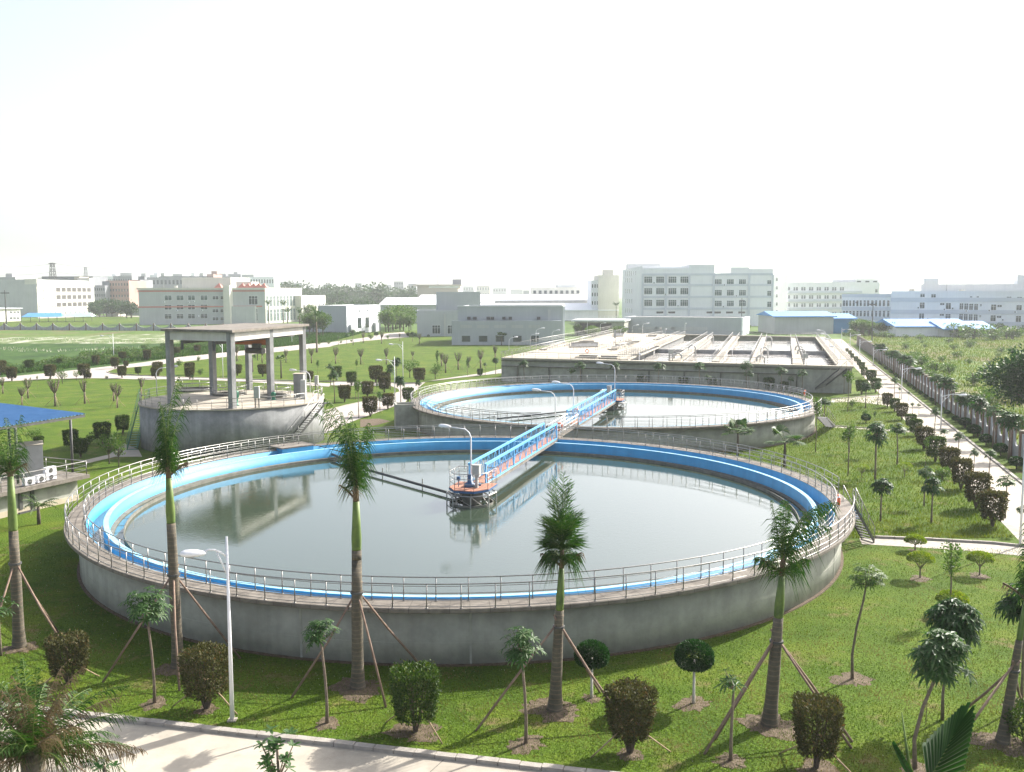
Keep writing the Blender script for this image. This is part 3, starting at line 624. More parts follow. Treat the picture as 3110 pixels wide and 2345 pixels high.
# pipes hanging over the cells
for x,y in ((965,990),(830,1070),(1660,1010),(1625,1095),(2015,1025),(1140,885),(1700,900),(1990,990)):
    p=BP(3,x,y); m=MB(); m.tube([p+Vector((-.9,0,ZB-.1)),p+Vector((-.9,0,ZB+.55)),p+Vector((-.5,0,ZB+.9)),p+Vector((0,0,ZB+.9)),p+Vector((.45,0,ZB+.5)),p+Vector((.45,0,3.2))],.16,8,False); m.build('drop_pipe',M['greysteel'],BS,True)
for lab,x,y in (('left of the middle walkway',750,1090),('beside the fifth walkway',2040,1130)):
    cabinet('grey cabinet on a post at basin front edge '+lab,3,x-22,x+22,y,y-105,ZB,.4,M['greysteel'],1.1)
for lab,x,y,yt in (('tall lattice box mast at the rear of basin, by grey building',652,840,770),('slim lattice box mast at the centre left of basin deck',212,930,800)):
    cabinet(lab,3,x-9,x+9,y,yt,ZB,.4,M['greysteel'],1.4,nm='equipment_mast',cat='mast')
stair('steel stairs with white handrails down the left end of basin front',tuple(g('h',170,545,ZB)+Vector((0,-.6,-.05))),tuple(g('h',400,745,0)),1.2,M['dark'],M['steel'])
stair('dark steel stairs down the right end of basin front wall',tuple(g('b',470,515,ZB)+Vector((0,-.6,-.05))),tuple(g('b',110,840,0)+Vector((0,-.2,0))),1.3,M['dark'],M['steel'])
# ================================================================ pump house at the left
ZH=2.0
hA,hB=g(10,1010,1075,ZH),g(10,90,1270,ZH); hu=(hB-hA).normalized(); hv=Vector((-hu.y,hu.x,0))
if hv.x>0: hv=-hv
PH=thing('pump_house','low concrete pump house with roof terrace beside the near tank, left edge','building',(hA.x,hA.y,0))
M['cream']=mat('cream_render',(.46,.40,.30),(.55,.48,.36),.6,.9,c3=(.40,.34,.25),s3=.5,streak=.15)
o=Vector((0,0,0)); W_=26
MB().obox(o,hu,hv,.6,.7,-.2,34,W_,1.7).build('wall',M['conc'],PH)
MB().obox(o,hu,hv,.55,.65,-.2,34.1,W_,.42).build('plinth',M['cream'],PH)
MB().obox(o,hu,hv,0,0,1.7,34,W_,2.0).build('roof_slab',M['deck'],PH)
dd=MB(); dd.obox(o,hu,hv,4.6,.60,.1,4.9,.69,1.6); dd.obox(o,hu,hv,5.6,.60,.3,5.9,.69,1.6); dd.obox(o,hu,hv,4.3,.5,0,6.0,.69,.12); dd.build('drain_pipe',M['dark'],PH)
a0=Vector((0,0,0)); brail('terrace_railing',a0+hu*.15+hv*.15,a0+hu*34+hv*.15,ZH,PH,1.8); brail('terrace_railing',a0+hu*.15+hv*.2,a0+hu*.15+hv*9,ZH,PH,1.8)
ZC=6.42
rc=[g(10,968,398,ZC),g(10,120,545,ZC-.1)]; 
CN=thing('roof_canopy','bright blue corrugated canopy roof on dark posts above the pump house terrace','canopy',(rc[0].x,rc[0].y,0))
ru=(rc[1]-rc[0]); ru.z=0; ru=ru.normalized(); rv=Vector((-ru.y,ru.x,0)); rv=rv if rv.x<0 else -rv
cm=MB(); n=38; Lr=14.0
for i in range(n):
    for j in range(4):
        x0=(i+j/4)*Lr/n; x1=(i+(j+1)/4)*Lr/n; zz=(0,.0,.09,0,0); za,zb_=zz[j],zz[j+1]
        P=lambda a,b,z: tuple(ru*a+rv*b+Vector((0,0,z)))
        cm.add([P(x0,0,ZC+za),P(x1,0,ZC+zb_),P(x1,9,ZC+zb_+.5),P(x0,9,ZC+za+.5)],[(0,1,2,3)])
M['blueroof']=mat('blue_sheet_roof',(.13,.29,.50),(.17,.34,.56),1,.5)
cm.build('roof_sheet',M['blueroof'],CN)
f=MB(); f.obox(o,ru,rv,.05,.05,ZC-.25,Lr,.15,ZC-.05)
for i in range(5): 
    x=.3+i*3.3; f.tube([ru*x+rv*.1+Vector((0,0,ZC-.12)),ru*x+rv*8.9+Vector((0,0,ZC+.38))],.07,5)
f.build('rafter',M['dark'],CN)
for (x,y) in ((820,1058),(205,1190)):
    p=g(10,x,y,ZH)-rc[0]; p.z=0; MB().tube([p+Vector((0,0,ZH)),p+Vector((0,0,ZC-.2))],.10,10).build('post',M['dark'],CN,True)
    p2=p+rv*6.5; MB().tube([p2+Vector((0,0,ZH)),p2+Vector((0,0,ZC+.1))],.10,10).build('post',M['dark'],CN,True)
p1,p2=g(10,820,1058,ZH)-rc[0],g(10,205,1190,ZH)-rc[0]
b=MB(); e=rv*6.5; b.tube([p1+e+Vector((0,0,.2)),p2+e+Vector((0,0,3.2))],.025,5); b.tube([p1+e+Vector((0,0,3.2)),p2+e+Vector((0,0,.2))],.025,5); b.build('cross_brace',M['dark'],CN)
ra=math.atan2(hu.y,hu.x)+math.pi
t=cabinet('large dark grey machine housing under the blue canopy',10,205,490,1075,735,ZH,1.8,M['greysteel'],0,M['pave'],rot=ra+.9,nm='machine_housing',cat='machine')
def acunit(label,x0,x1,yb,yt,fans):
    p,q=g(10,x0,yb,ZH),g(10,x1,yb,ZH); h=ht(10,x0,yb,yt,ZH)-ZH; w=(q-p).length
    t=thing('air_conditioner',label,'air conditioner',tuple((p+q)/2),0,'outdoor air conditioning units on the terrace')
    MB().obox(o,-hu,hv,-w/2,-.18,.06,w/2,.18,h).build('casing',M['steelw'],t)
    for i in range(fans):
        z=h*(i+.5)/fans
        m=MB(); c=-hu*(-.05*w)+hv*-.185+Vector((0,0,z)); n=-hv
        m.tube([c-hv*.0+Vector((0,0,0)),c-hv*.03],min(w,h/fans)*.32,18); m.build('fan_grille',M['dark'],t)
    MB().obox(o,-hu,hv,-w/2+.05,-.15,0,w/2-.05,.15,.058).build('feet',M['dark'],t)
acunit('low white air conditioner nearest the left, under terrace rail',262,388,1203,1112,1)
acunit('low white air conditioner between its neighbours on the terrace',402,512,1170,1082,1)
acunit('tall white air conditioner at the right of the terrace units',500,632,1142,992,2)
# ================================================================ street lamps
def lamp(label,base,top,side,arm=1.9,group='white street lamps around the site',style='street',rz=None,r=.085):
    """side: unit vector (x,y) the head points to"""
    h=top-base.z; t=thing('street_lamp',label,'street lamp',tuple(base),0,group); s=Vector((side[0],side[1],0)).normalized()
    if style=='street':
        MB().tube([(0,0,0),(0,0,h)],[r,r*.5],10).build('pole',M['steelw'],t,True)
        MB().obox(o,Vector((1,0,0)),Vector((0,1,0)),-.16,-.16,0,.16,.16,.05).build('base_plate',M['pave'],t)
        za=h-.75
        MB().tube([(0,0,za)]+[tuple(s*(arm*q)+Vector((0,0,za+.32*math.sin(q*2.2)))) for q in (.25,.5,.75,1)],.035,7).tube([(0,0,za-.75),tuple(s*arm*.22+Vector((0,0,za-.25))),tuple(s*arm*.45+Vector((0,0,za+.23)))],.028,6).build('arm',M['steelw'],t,True)
        hc=s*(arm+.35)+Vector((0,0,za+.22)); L=.46; wd=.19
    else:
        bend=[(0,0,0),(0,0,h-.75),tuple(s*.12+Vector((0,0,h-.4))),tuple(s*.4+Vector((0,0,h-.15))),tuple(s*arm+Vector((0,0,h-.02)))]
        MB().tube(bend,[r*.75,r*.6,r*.55,r*.5,r*.45],8).build('pole',M['steelw'],t,True)
        hc=s*(arm+.35)+Vector((0,0,h+.02)); L=.45; wd=.13
    hm=MB(); v=Vector((-s.y,s.x,0)); n=12; rg=[(-1,.25),(-.8,.6),(-.4,.9),(.1,1),(.6,.92),(.9,.6),(1,.15)]
    for (a,k) in rg:
        for i in range(n):
            q=2*math.pi*i/n; zz=math.sin(q); hm.v.append(tuple(hc+s*(a*L)+v*(math.cos(q)*wd*k*1.1)+Vector((0,0,(zz*.13 if zz>0 else zz*.09)*k*1.3+a*.03))))
    for i in range(len(rg)-1):
        for j in range(n): hm.f.append((i*n+j,i*n+(j+1)%n,(i+1)*n+(j+1)%n,(i+1)*n+j))
    hm.f.append(tuple(range(n))[::-1]); hm.f.append(tuple(range((len(rg)-1)*n,len(rg)*n)))
    hd=hm.build('lamp_head',M['steelw'],t,True)
    MB().tube([hc+s*.05+Vector((0,0,-.06)),hc+s*.05+Vector((0,0,-.10)),hc+s*.05+Vector((0,0,-.13))],[wd*1.0,wd*.8,wd*.3],12).build('glass',M['greysteel'],hd,True)
    return t
def L_(label,k,x,y,yt,side,z=0,**kw): lamp(label,g(k,x,y,z),ht(k,x,y,yt,z),side,**kw)
lf=(-.96,.28); rt=(.96,-.28)
L_('tall white street lamp on near lawn by the driveway kerb',5,1315,1375,335,(-.93,-.37),arm=.85)
L_('white street lamp beside the pale path left of far tank',"f",1570,1250,505,(-1,.1))
L_('white street lamp at the rear edge of middle road, head left',"f",1690,895,282,(-1,.3))
L_('white street lamp at the road fork on far left','c',1915,1760,1290,(-1,.1),arm=2.4)
L_('white street lamp seen between the tower columns',9,960,680,292,(-1,.3))
L_('white street lamp behind tower right column, by far road',1,1962,655,565,(-1,.3))
L_('white lamp post rising behind middle of far tank',3,445,1300,1000,(0,-1),arm=1.2)
L_('second white lamp post behind basin, by low grey building',3,1468,900,815,(0,-1),arm=1.2)
for lab,x,y,yt,hx in (('nearest fully seen street lamp on right path, by cube shrubs',1800,1345,820,0),('street lamp on right path facing fence, second of its row',1270,945,480,0),('street lamp on right path where it passes basin corner',893,492,245,0),('street lamp on right path behind the basin corner lamp',708,412,135,0),('far small street lamp on right path near the weeds',580,300,50,0),('farthest street lamp at the end of right path',468,190,-20,0)):
    L_(lab,'b',x,y,yt,rt)
L_('cropped street lamp at the right edge, by curved shrub row',8,1655,390,-290,rt)
bl='small white lamps along the basin walkways'
for i,(lab,k,x,y,yt,s) in enumerate([('small basin lamp at left front corner above white stairs','h',185,460,300,(1,.2)),('small basin lamp second from left front corner','h',445,440,258,rt),('small basin lamp in front of grey plant building, third along','h',710,392,215,rt),
  ('basin lamp with taller pole outside the left railing','h',515,430,190,rt),('basin lamp behind left deck, below the grey roof','h',1300,215,125,rt),('tall basin lamp at the rear of left deck','h',1140,265,92,rt),('basin lamp on second walkway railing','h',1550,290,180,rt),('basin lamp on the second walkway, middle','h',1690,245,150,rt),('basin lamp on second walkway, far end','h',1815,265,128,rt),
  ('basin lamp facing us beside the orange lifebuoy','h',1538,455,335,(0,-1)),('basin lamp facing us on third walkway','h',2092,300,200,(0,-1)),('short basin lamp facing us at front of fourth cell',3,1340,1040,965,(0,-1)),('basin lamp facing us at rear of third cell',3,885,835,733,(0,-1)),('basin lamp on right walkway, nearest',"b",458,400,240,lf),('basin lamp on right walkway, second from near','b',370,330,135,lf),('basin lamp on right walkway, third from near','b',305,250,65,lf),('basin lamp on right walkway, farthest','b',245,190,15,lf)]):
    L_(lab,k,x,y,yt,s,z=ZB,group=bl,style='bent',arm=1.1,r=.07)
L_('curved white lamp at left rear of crane tower',9,265,870,570,(1,.2),z=ZT,style='bent',arm=1.6,group='curved lamps on the tanks',r=.075)
L_('curved white lamp at right rear of crane tower',9,1875,830,605,(-1,.1),z=ZT,style='bent',arm=1.7,group='curved lamps on the tanks',r=.075)
bo=oc+DIR*1.3-PER*.45
lamp('tall curved lamp on the near tank bridge platform',Vector((bo.x,bo.y,2.9)),ht('B',1450,520,215,2.9)+1.2,(-1,.15),1.5,'curved lamps on the tanks','bent',r=.085)
for lab,d in (('curved lamp at gap between the tanks, beside footbridge',28.2),('curved lamp at near end of far tank blue bridge',36.5)):
    q=oc+DIR*d+PER*(-.75); lamp(lab,Vector((q.x,q.y,2.3)),6.7,(-1,.15),1.5,'curved lamps on the tanks','bent',r=.075)
q=oc2-DIR*.8+PER*.4; lamp('curved lamp on the far tank bridge platform',Vector((q.x,q.y,2.9)),7.4,(-1,.15),1.5,'curved lamps on the tanks','bent',r=.075)
# ================================================================ perimeter fences
def fence(label,P,d,n,step,hp,brick,flip=1):
    F=thing('perimeter_fence',label,'fence',(P.x,P.y,0)); v=Vector((-d.y,d.x,0))
    pm=MB().obox(o,d,v,-.22,-.22,-.1,.22,.22,hp).mesh('pillar',brick); cp=MB().obox(o,d,v,-.30,-.30,hp+.001,.30,.30,hp+.10).mesh('cap',M['pave'])
    w_=MB(); k=9
    for i in range(k):
        a0,a1=.221+(step-.442)*i/k,.221+(step-.442)*(i+1)/k
        f=lambda a:(hp*.42+hp*.5*(abs((a-step/2)/(step/2-.22)))**2.6)
        z0,z1=f(a0),f(a1)
        A=[d*a0+v*-.08,d*a0+v*.08,d*a1+v*.08,d*a1+v*-.08]
        w_.add([tuple(A[0]+Vector((0,0,-.1))),tuple(A[1]+Vector((0,0,-.1))),tuple(A[2]+Vector((0,0,-.1))),tuple(A[3]+Vector((0,0,-.1))),tuple(A[0]+Vector((0,0,z0))),tuple(A[1]+Vector((0,0,z0))),tuple(A[2]+Vector((0,0,z1))),tuple(A[3]+Vector((0,0,z1)))],
          [(4,7,6,5),(0,4,5,1),(1,5,6,2),(2,6,7,3),(3,7,4,0)])
    wm=w_.mesh('panel',M['fence'])
    for i in range(n):
        q=d*(step*i); p=obj('pillar',pm,F,tuple(q)); obj('cap',cp,p); obj('panel',wm,F,tuple(q))
    return F
M['fence']=mat('fence_render',(.36,.37,.38),(.44,.45,.46),.8,.85,c3=(.28,.28,.28),s3=.6,streak=.2)
M['brick']=mat('brown_pillar',(.16,.10,.08),(.22,.145,.115),3,.85,bump=.3)
fd=Vector((.2696,.9630,0))
fence('grey fence with swooping panels and brown pillars along the right path',Vector((fn(70),70,0)),fd,66,3.55,2.9,M['brick'])
a=g(1,-60,552); b=g(1,2000,575); a=g('c',170,1230); b=g('c',2110,1240)
dd_=(b-a); fence('grey fence with swooping panels behind the weed field on left',a-dd_.normalized()*44,dd_.normalized(),24,dd_.length/7,3.2,M['brick'])
# ================================================================ vegetation
rng=np.random.default_rng(11)
LM={}
LM['box']=leafmat('hedge_leaves',(.020,.046,.008),(.058,.105,.015),(.11,.12,.03),.22,.6)
LM['boxred']=leafmat('reddish_hedge_leaves',(.036,.038,.012),(.080,.082,.024),(.13,.075,.032),.22,.7)
LM['ball']=leafmat('ficus_leaves',(.010,.040,.008),(.024,.075,.014),None,.22)
LM['lolli']=leafmat('glossy_leaves',(.025,.07,.016),(.062,.125,.035),(.13,.18,.08),rough=.48)
LM['dark']=leafmat('dark_glossy_leaves',(.014,.05,.012),(.035,.09,.02),(.07,.10,.04),rough=.5)
LM['yellow']=leafmat('yellow_green_leaves',(.10,.17,.02),(.20,.26,.04),(.32,.32,.06))
LM['palm']=leafmat('palm_leaflets',(.014,.048,.009),(.042,.10,.016),(.12,.14,.05),.28)
LM['dead']=leafmat('withered_leaflets',(.07,.055,.03),(.13,.10,.06),(.05,.06,.02))
LM['wild']=leafmat('wild_leaves',(.035,.085,.015),(.09,.15,.03),(.15,.17,.06))
LM['far']=leafmat('distant_leaves',(.018,.042,.014),(.035,.072,.02))
M['bark']=mat('grey_brown_bark',(.13,.10,.075),(.22,.175,.13),6,.95,bump=.5)
M['barkd']=mat('dark_bark',(.07,.055,.04),(.13,.10,.075),6,.95,bump=.5)
M['white_bark']=mat('limewashed_bark',(.45,.42,.37),(.60,.57,.52),5,.9)
M['stake']=mat('bamboo_stake',(.30,.21,.13),(.42,.32,.20),4,.9)
M['stakeb']=mat('brown_stake',(.17,.11,.08),(.27,.19,.14),4,.9)
M['shaft']=mat('green_crownshaft',(.075,.13,.018),(.12,.18,.026),1.2,.55,c3=(.045,.085,.014),s3=2)
M['sheath']=mat('brown_sheath',(.09,.06,.035),(.16,.11,.06),4,.8)
def ringed(name,a,b):
    m=mat(name,a,b,2.5,.9,bump=.3); t=m.node_tree; L=t.links.new; P=t.nodes['Principled BSDF']; base=P.inputs['Base Color'].links[0].from_socket
    tc=t.nodes.new('ShaderNodeTexCoord'); sx=t.nodes.new('ShaderNodeSeparateXYZ'); L(tc.outputs['Object'],sx.inputs[0])
    nz=t.nodes.new('ShaderNodeTexNoise'); nz.inputs['Scale'].default_value=2.0; L(tc.outputs['Object'],nz.inputs['Vector'])
    a1=t.nodes.new('ShaderNodeMath'); a1.operation='MULTIPLY_ADD'; L(nz.outputs[0],a1.inputs[0]); a1.inputs[1].default_value=.14; L(sx.outputs[2],a1.inputs[2])
    a2=t.nodes.new('ShaderNodeMath'); a2.operation='MULTIPLY'; L(a1.outputs[0],a2.inputs[0]); a2.inputs[1].default_value=5.5
    a3=t.nodes.new('ShaderNodeMath'); a3.operation='FRACT'; L(a2.outputs[0],a3.inputs[0])
    a4=t.nodes.new('ShaderNodeMath'); a4.operation='LESS_THAN'; L(a3.outputs[0],a4.inputs[0]); a4.inputs[1].default_value=.22
    mx=t.nodes.new('ShaderNodeMixRGB'); mx.blend_type='MULTIPLY'; L(a4.outputs[0],mx.inputs[0]); L(base,mx.inputs[1]); mx.inputs[2].default_value=(1.5,1.4,1.25,1); L(mx.outputs[0],P.inputs['Base Color']); return m
M['ptrunk']=ringed('ringed_palm_trunk',(.075,.066,.048),(.125,.108,.08))
def unit(n,r=rng):
    v=r.normal(size=(n,3)); return v/np.linalg.norm(v,axis=1,keepdims=True)
def leafq(P,D,L,W,r=rng,droop=0.0):
    """diamond leaf quads at points P pointing along D"""
    n=len(P); D=D/np.linalg.norm(D,axis=1,keepdims=True)
    S=np.cross(D,unit(n,r)); S/=np.linalg.norm(S,axis=1,keepdims=True)+1e-9
    L=np.broadcast_to(np.asarray(L,float),(n,))[:,None]; W=np.broadcast_to(np.asarray(W,float),(n,))[:,None]
    tip=P+D*L; tip[:,2]-=droop*L[:,0]
    mid=P+D*L*.5; mid[:,2]-=droop*L[:,0]*.25
    return np.stack([P,mid+S*W*.5,tip,mid-S*W*.5],1)
def shell_cube(n,w,z0,z1,taper,leaf,r=rng):
    """clipped shrub: leaves on and just below a rounded, downward tapering block"""
    h=z1-z0; k=int(n*.30)
    P=[];N_=[]
    a=r.uniform(-1,1,(k,2)); P.append(np.c_[a*w/2,np.full(k,z1)]); N_.append(np.tile([0,0,1.],(k,1)))
    m=n-k; f=r.integers(0,4,m); t=r.uniform(-1,1,m); z=z1-h*np.abs(r.uniform(0,1,m))**.85
    sx=np.where(f==0,1,np.where(f==1,-1,t)); sy=np.where(f==2,1,np.where(f==3,-1,t))
    P.append(np.c_[sx*w/2,sy*w/2,z]); N_.append(np.c_[np.where(f<2,sx,0),np.where(f>1,sy,0),np.zeros(m)])
    P=np.concatenate(P);N_=np.concatenate(N_)
    tz=np.clip((z1-P[:,2])/h,0,1); s=1-taper*tz**2; P[:,0]*=s; P[:,1]*=s
    # round the corners
    q=np.maximum(np.abs(P[:,0]),np.abs(P[:,1])); rr=np.hypot(P[:,0],P[:,1])+1e-9; lim=q*1.22; sc_=np.minimum(1,lim/rr); P[:,0]*=sc_; P[:,1]*=sc_
    P[:,2]-= .10*h*np.clip(rr/(w*.62)-.55,0,1)**2*(tz<.15)
    P-=N_*r.exponential(.075,(len(P),1))*w/1.3
    P+=r.normal(0,.030,P.shape)*w; sp_=r.uniform(0,1,len(P))<.05; P[sp_]+=N_[sp_]*r.uniform(.02,.12,(int(sp_.sum()),1))*w
    D=N_*.7+unit(len(P),r)*.9+np.array([0,0,.25])
    return leafq(P,D,leaf*r.uniform(.7,1.3,len(P)),leaf*.55,r)
def stems(n,z0,z1,spread,r0,r,base=.12):
    m=MB()
    for i in range(n):
        a=r.uniform(0,6.28); b=r.uniform(.3,1)*spread
        m.tube([(math.cos(a)*base*.5,math.sin(a)*base*.5,-.02),(math.cos(a)*b*.35,math.sin(a)*b*.35,z0*.8),(math.cos(a)*b,math.sin(a)*b,z1)],[r0,r0*.8,r0*.3],5)
    return m
def kit_cube(n,w,h,red,leaf,r,stem=.25,taper=.26):
    c=qmesh('clipped_crown',shell_cube(n,w,h*stem,h,taper,leaf,r),LM['boxred'] if red else LM['box'])
    m=stems(9 if n>1500 else 5,h*stem,h*.9,w*.42,.035,r).tube([(0,0,-.05),(0,0,h*.2)],[.07,.05],6)
    return [('crown',c,[]),('stem',m.mesh('stem',M['barkd']),[])]
def blob(n,cx,cy,cz,rx,rz,leaf,r,clump=14,flat=0,dir_=.8,W=.5,droop=0):
    C=unit(clump,r)*r.uniform(.25,1,(clump,1))**.5*np.array([rx,rx,rz])*.72; 
    if flat: C[:,2]=np.abs(C[:,2])
    ci=r.integers(0,clump,n); U=unit(n,r); P=C[ci]+U*np.array([rx,rx,rz])*.42*r.uniform(.4,1,(n,1))
    D=U*dir_+unit(n,r)*.6+np.array([0,0,.15])
    return leafq(P+np.array([cx,cy,cz]),D,leaf*r.uniform(.7,1.3,n),leaf*W,r,droop)
def kit_ball(n,rad,h,leaf,r,trunkm='white_bark',lm='ball'):
    U=unit(n,r); P=U*rad*(1-r.exponential(.05,(n,1)))*np.array([1,1,.82]); P[:,2]=np.maximum(P[:,2],-rad*.45+r.normal(0,.03,n))
    P+=np.array([0,0,h-rad*.82])
    c=qmesh('round_crown',leafq(P,U+unit(n,r)*.8,leaf*r.uniform(.7,1.2,n),leaf*.6,r),LM[lm])
    m=MB().tube([(0,0,-.05),(0,0,.3),(0,0,h-rad)],[.075,.055,.045],8)
    for i in range(0):
        a=r.uniform(0,6.28); m.tube([(0,0,h-rad*1.5),(math.cos(a)*rad*.6,math.sin(a)*rad*.6,h-rad*.7)],[.03,.01],5)
    return [('crown',c,[]),('trunk',m.mesh('trunk',M[trunkm],True),[])]
def whorls(nc,rx,rz,cz,ll,lw,r,k=8,droop=.35,top=.3):
    """umbrella-like rosettes of long leaves, as on young alstonia trees"""
    C=unit(nc,r); C[:,2]=np.where(C[:,2]<-.72,-C[:,2],C[:,2]); C=C*r.uniform(.45,1,(nc,1))*np.array([rx,rx,rz])+np.array([0,0,cz])
    Q=[]
    for c in C:
        out=c-np.array([0,0,cz-rz*.8]); out/=np.linalg.norm(out)+1e-9; ax=out+np.array([0,0,.7]); ax/=np.linalg.norm(ax)
        x=np.cross(ax,[1,.2,.1]); x/=np.linalg.norm(x); y=np.cross(ax,x); a0=r.uniform(0,6.28)
        for i in range(k):
            a=a0+6.283*i/k; d=x*math.cos(a)+y*math.sin(a)+ax*r.uniform(-.1,top); d/=np.linalg.norm(d); L=ll*r.uniform(.75,1.15)
            s=np.cross(d,ax); s/=np.linalg.norm(s); W=lw*.5
            m1=c+d*L*.35; m2=c+d*L*.72-np.array([0,0,droop*L*.28]); tp=c+d*L*.92-np.array([0,0,droop*L])
            Q.append([c,m1+s*W,m2+s*W*.8,m2-s*W*.0]); Q.append([c,m2,m2-s*W*.8,m1-s*W]); Q.append([m2-s*W*.8,m2,m2+s*W*.8,tp])
    return C,np.array(Q)
def kit_lolli(h,rx,rz,nc,ll,lw,r,lm='lolli',bend=(0,0),k=8,droop=.35,tr=.05,bark='bark',stakes=0):
    cz=h-rz; C,Q=whorls(nc,rx,rz,cz,ll,lw,r,k,droop)
    B=np.array([bend[0],bend[1],0]); Q=Q+B
    c=qmesh('leafy_crown',Q,LM[lm]); m=MB()
    top=Vector((bend[0],bend[1],cz-rz*.6))
    m.tube([(0,0,-.05),(bend[0]*-.08,bend[1]*-.08,h*.22),(bend[0]*.25,bend[1]*.25,h*.45),(bend[0]*.8,bend[1]*.8,h*.68),tuple(top)],[tr*1.5,tr*1.1,tr,tr*.9,tr*.75],8)
    for q in C[::max(1,len(C)//12)]: m.tube([tuple(top),tuple(top.lerp(Vector(q)+Vector(B),.5)+Vector((0,0,-.05))),tuple(Vector(q)+Vector(B))],[tr*.5,tr*.35,tr*.2],5)
    out=[('crown',c,[]),('trunk',m.mesh('trunk',M[bark],True),[])]
    return out+stake_kit(stakes,h*.38,h*.22,r)
def stake_kit(n,hh,sp,r,rad=.03,mt='stake',az0=None):
    out=[]; a0=r.uniform(0,6.28) if az0 is None else az0
    for i in range(n):
        a=a0+6.283*i/max(n,1)+r.uniform(-.2,.2); p=Vector((math.cos(a)*sp,math.sin(a)*sp,0)); q=Vector((-math.cos(a)*.10,-math.sin(a)*.10,hh*1.06))
        j=Vector((r.uniform(-.05,.05),r.uniform(-.05,.05),0)); out.append(('stake',MB().tube([p,p.lerp(q,.5)+j,q],[rad,rad,rad*.8],6).mesh('stake',M[mt],True),[]))
    return out
def kit_pollard(h,r,lf=0):
    m=MB(); hb=h*.48; m.tube([(0,0,-.05),(0,0,hb*.5),(.02,0,hb)],[.12,.09,.10],8)
    tips=[]
    for i in range(15):
        a=r.uniform(0,6.28); s=r.uniform(.12,.34)*h*.62; z=h*r.uniform(.82,1)
        m.tube([(0,0,hb*.93),(math.cos(a)*s*.55,math.sin(a)*s*.55,hb+(z-hb)*.35),(math.cos(a)*s,math.sin(a)*s,z)],[.055,.04,.028],5); tips.append((math.cos(a)*s,math.sin(a)*s,z))
    out=[('trunk',m.mesh('trunk',M['bark'],True),[])]
    T=np.array(tips); n=260; ci=r.integers(0,len(T),n); f=r.uniform(.45,1.02,(n,1)); P=T[ci]*f+np.array([0,0,hb])*(1-f)+r.normal(0,.05,(n,3))
    out.append(('leaf_tufts',qmesh('leaf_tufts',leafq(P,unit(n,r)+np.array([0,0,.8]),.17,.06,r),LM['wild']),[]))
    return out+stake_kit(3,h*.42,h*.30,r,.022)
def kit_sapling(h,r,lm='wild',crown=.35,w=.5,n=260,leaf=.16,stakes=0):
    m=MB().tube([(0,0,-.05),(.03,.02,h*.4),(-.02,.03,h*.75),(0,0,h*.97)],[.05,.04,.03,.012],6)
    for i in range(7):
        a=r.uniform(0,6.28); z=h*(1-crown*r.uniform(.2,1)); m.tube([(0,0,z),(math.cos(a)*w*.45,math.sin(a)*w*.45,z+h*.07)],[.018,.008],4)
    c=qmesh('sparse_crown',blob(n,0,0,h*(1-crown/2),w*.85,h*crown*.55,leaf,r,9),LM[lm])
    return [('trunk',m.mesh('trunk',M['bark'],True),[]),('crown',c,[])]+stake_kit(stakes,h*.36,h*.2,r,.02)
def kit_bush(n,rad,h,leaf,r,lm='wild',clump=12):
    c=qmesh('bushy_crown',blob(n,0,0,h*.52,rad,h*.5,leaf,r,clump),LM[lm]); return [('crown',c,[]),('stem',stems(5,h*.3,h*.7,rad*.5,.03,r).mesh('stem',M['barkd']),[])]
def kit_mush(h,rad,r,n=900,leaf=.07):
    U=unit(n,r); U[:,2]=np.abs(U[:,2])*.9-.12; P=U*rad*(1-r.exponential(.08,(n,1)))*np.array([1,1,.7])+np.array([0,0,h-rad*.7])
    c=qmesh('mushroom_crown',leafq(P,U+unit(n,r)*.7,leaf,leaf*.55,r),LM['yellow'])
    m=MB().tube([(0,0,-.05),(0,0,h*.4)],[.045,.035],6)
    for i in range(9):
        a=i*.7; m.tube([(0,0,h*.33),(math.cos(a)*rad*.7,math.sin(a)*rad*.7,h-rad*.5)],[.022,.008],4)
    return [('crown',c,[]),('stem',m.mesh('stem',M['bark']),[])]
def kit_tree(n,rad,h,leaf,r,lm='wild',th=.35,clump=26,tr=.18,rz=None):
    rz=rz or h*(1-th)*.5
    c=qmesh('tree_crown',blob(n,0,0,h-rz,rad,rz,leaf,r,clump,W=.6),LM[lm]); m=MB().tube([(0,0,-.1),(0,0,h*th),(0,0,h*.75)],[tr,tr*.75,tr*.3],7)
    for i in range(8):
        a=i*.8+.3; z=h*th*r.uniform(.8,1.2); m.tube([(0,0,z),(math.cos(a)*rad*.4,math.sin(a)*rad*.4,z+h*.2),(math.cos(a)*rad*.7,math.sin(a)*rad*.7,z+h*.34)],[tr*.45,tr*.3,tr*.1],5)
    return [('crown',c,[]),('trunk',m.mesh('trunk',M['barkd'],True),[])]
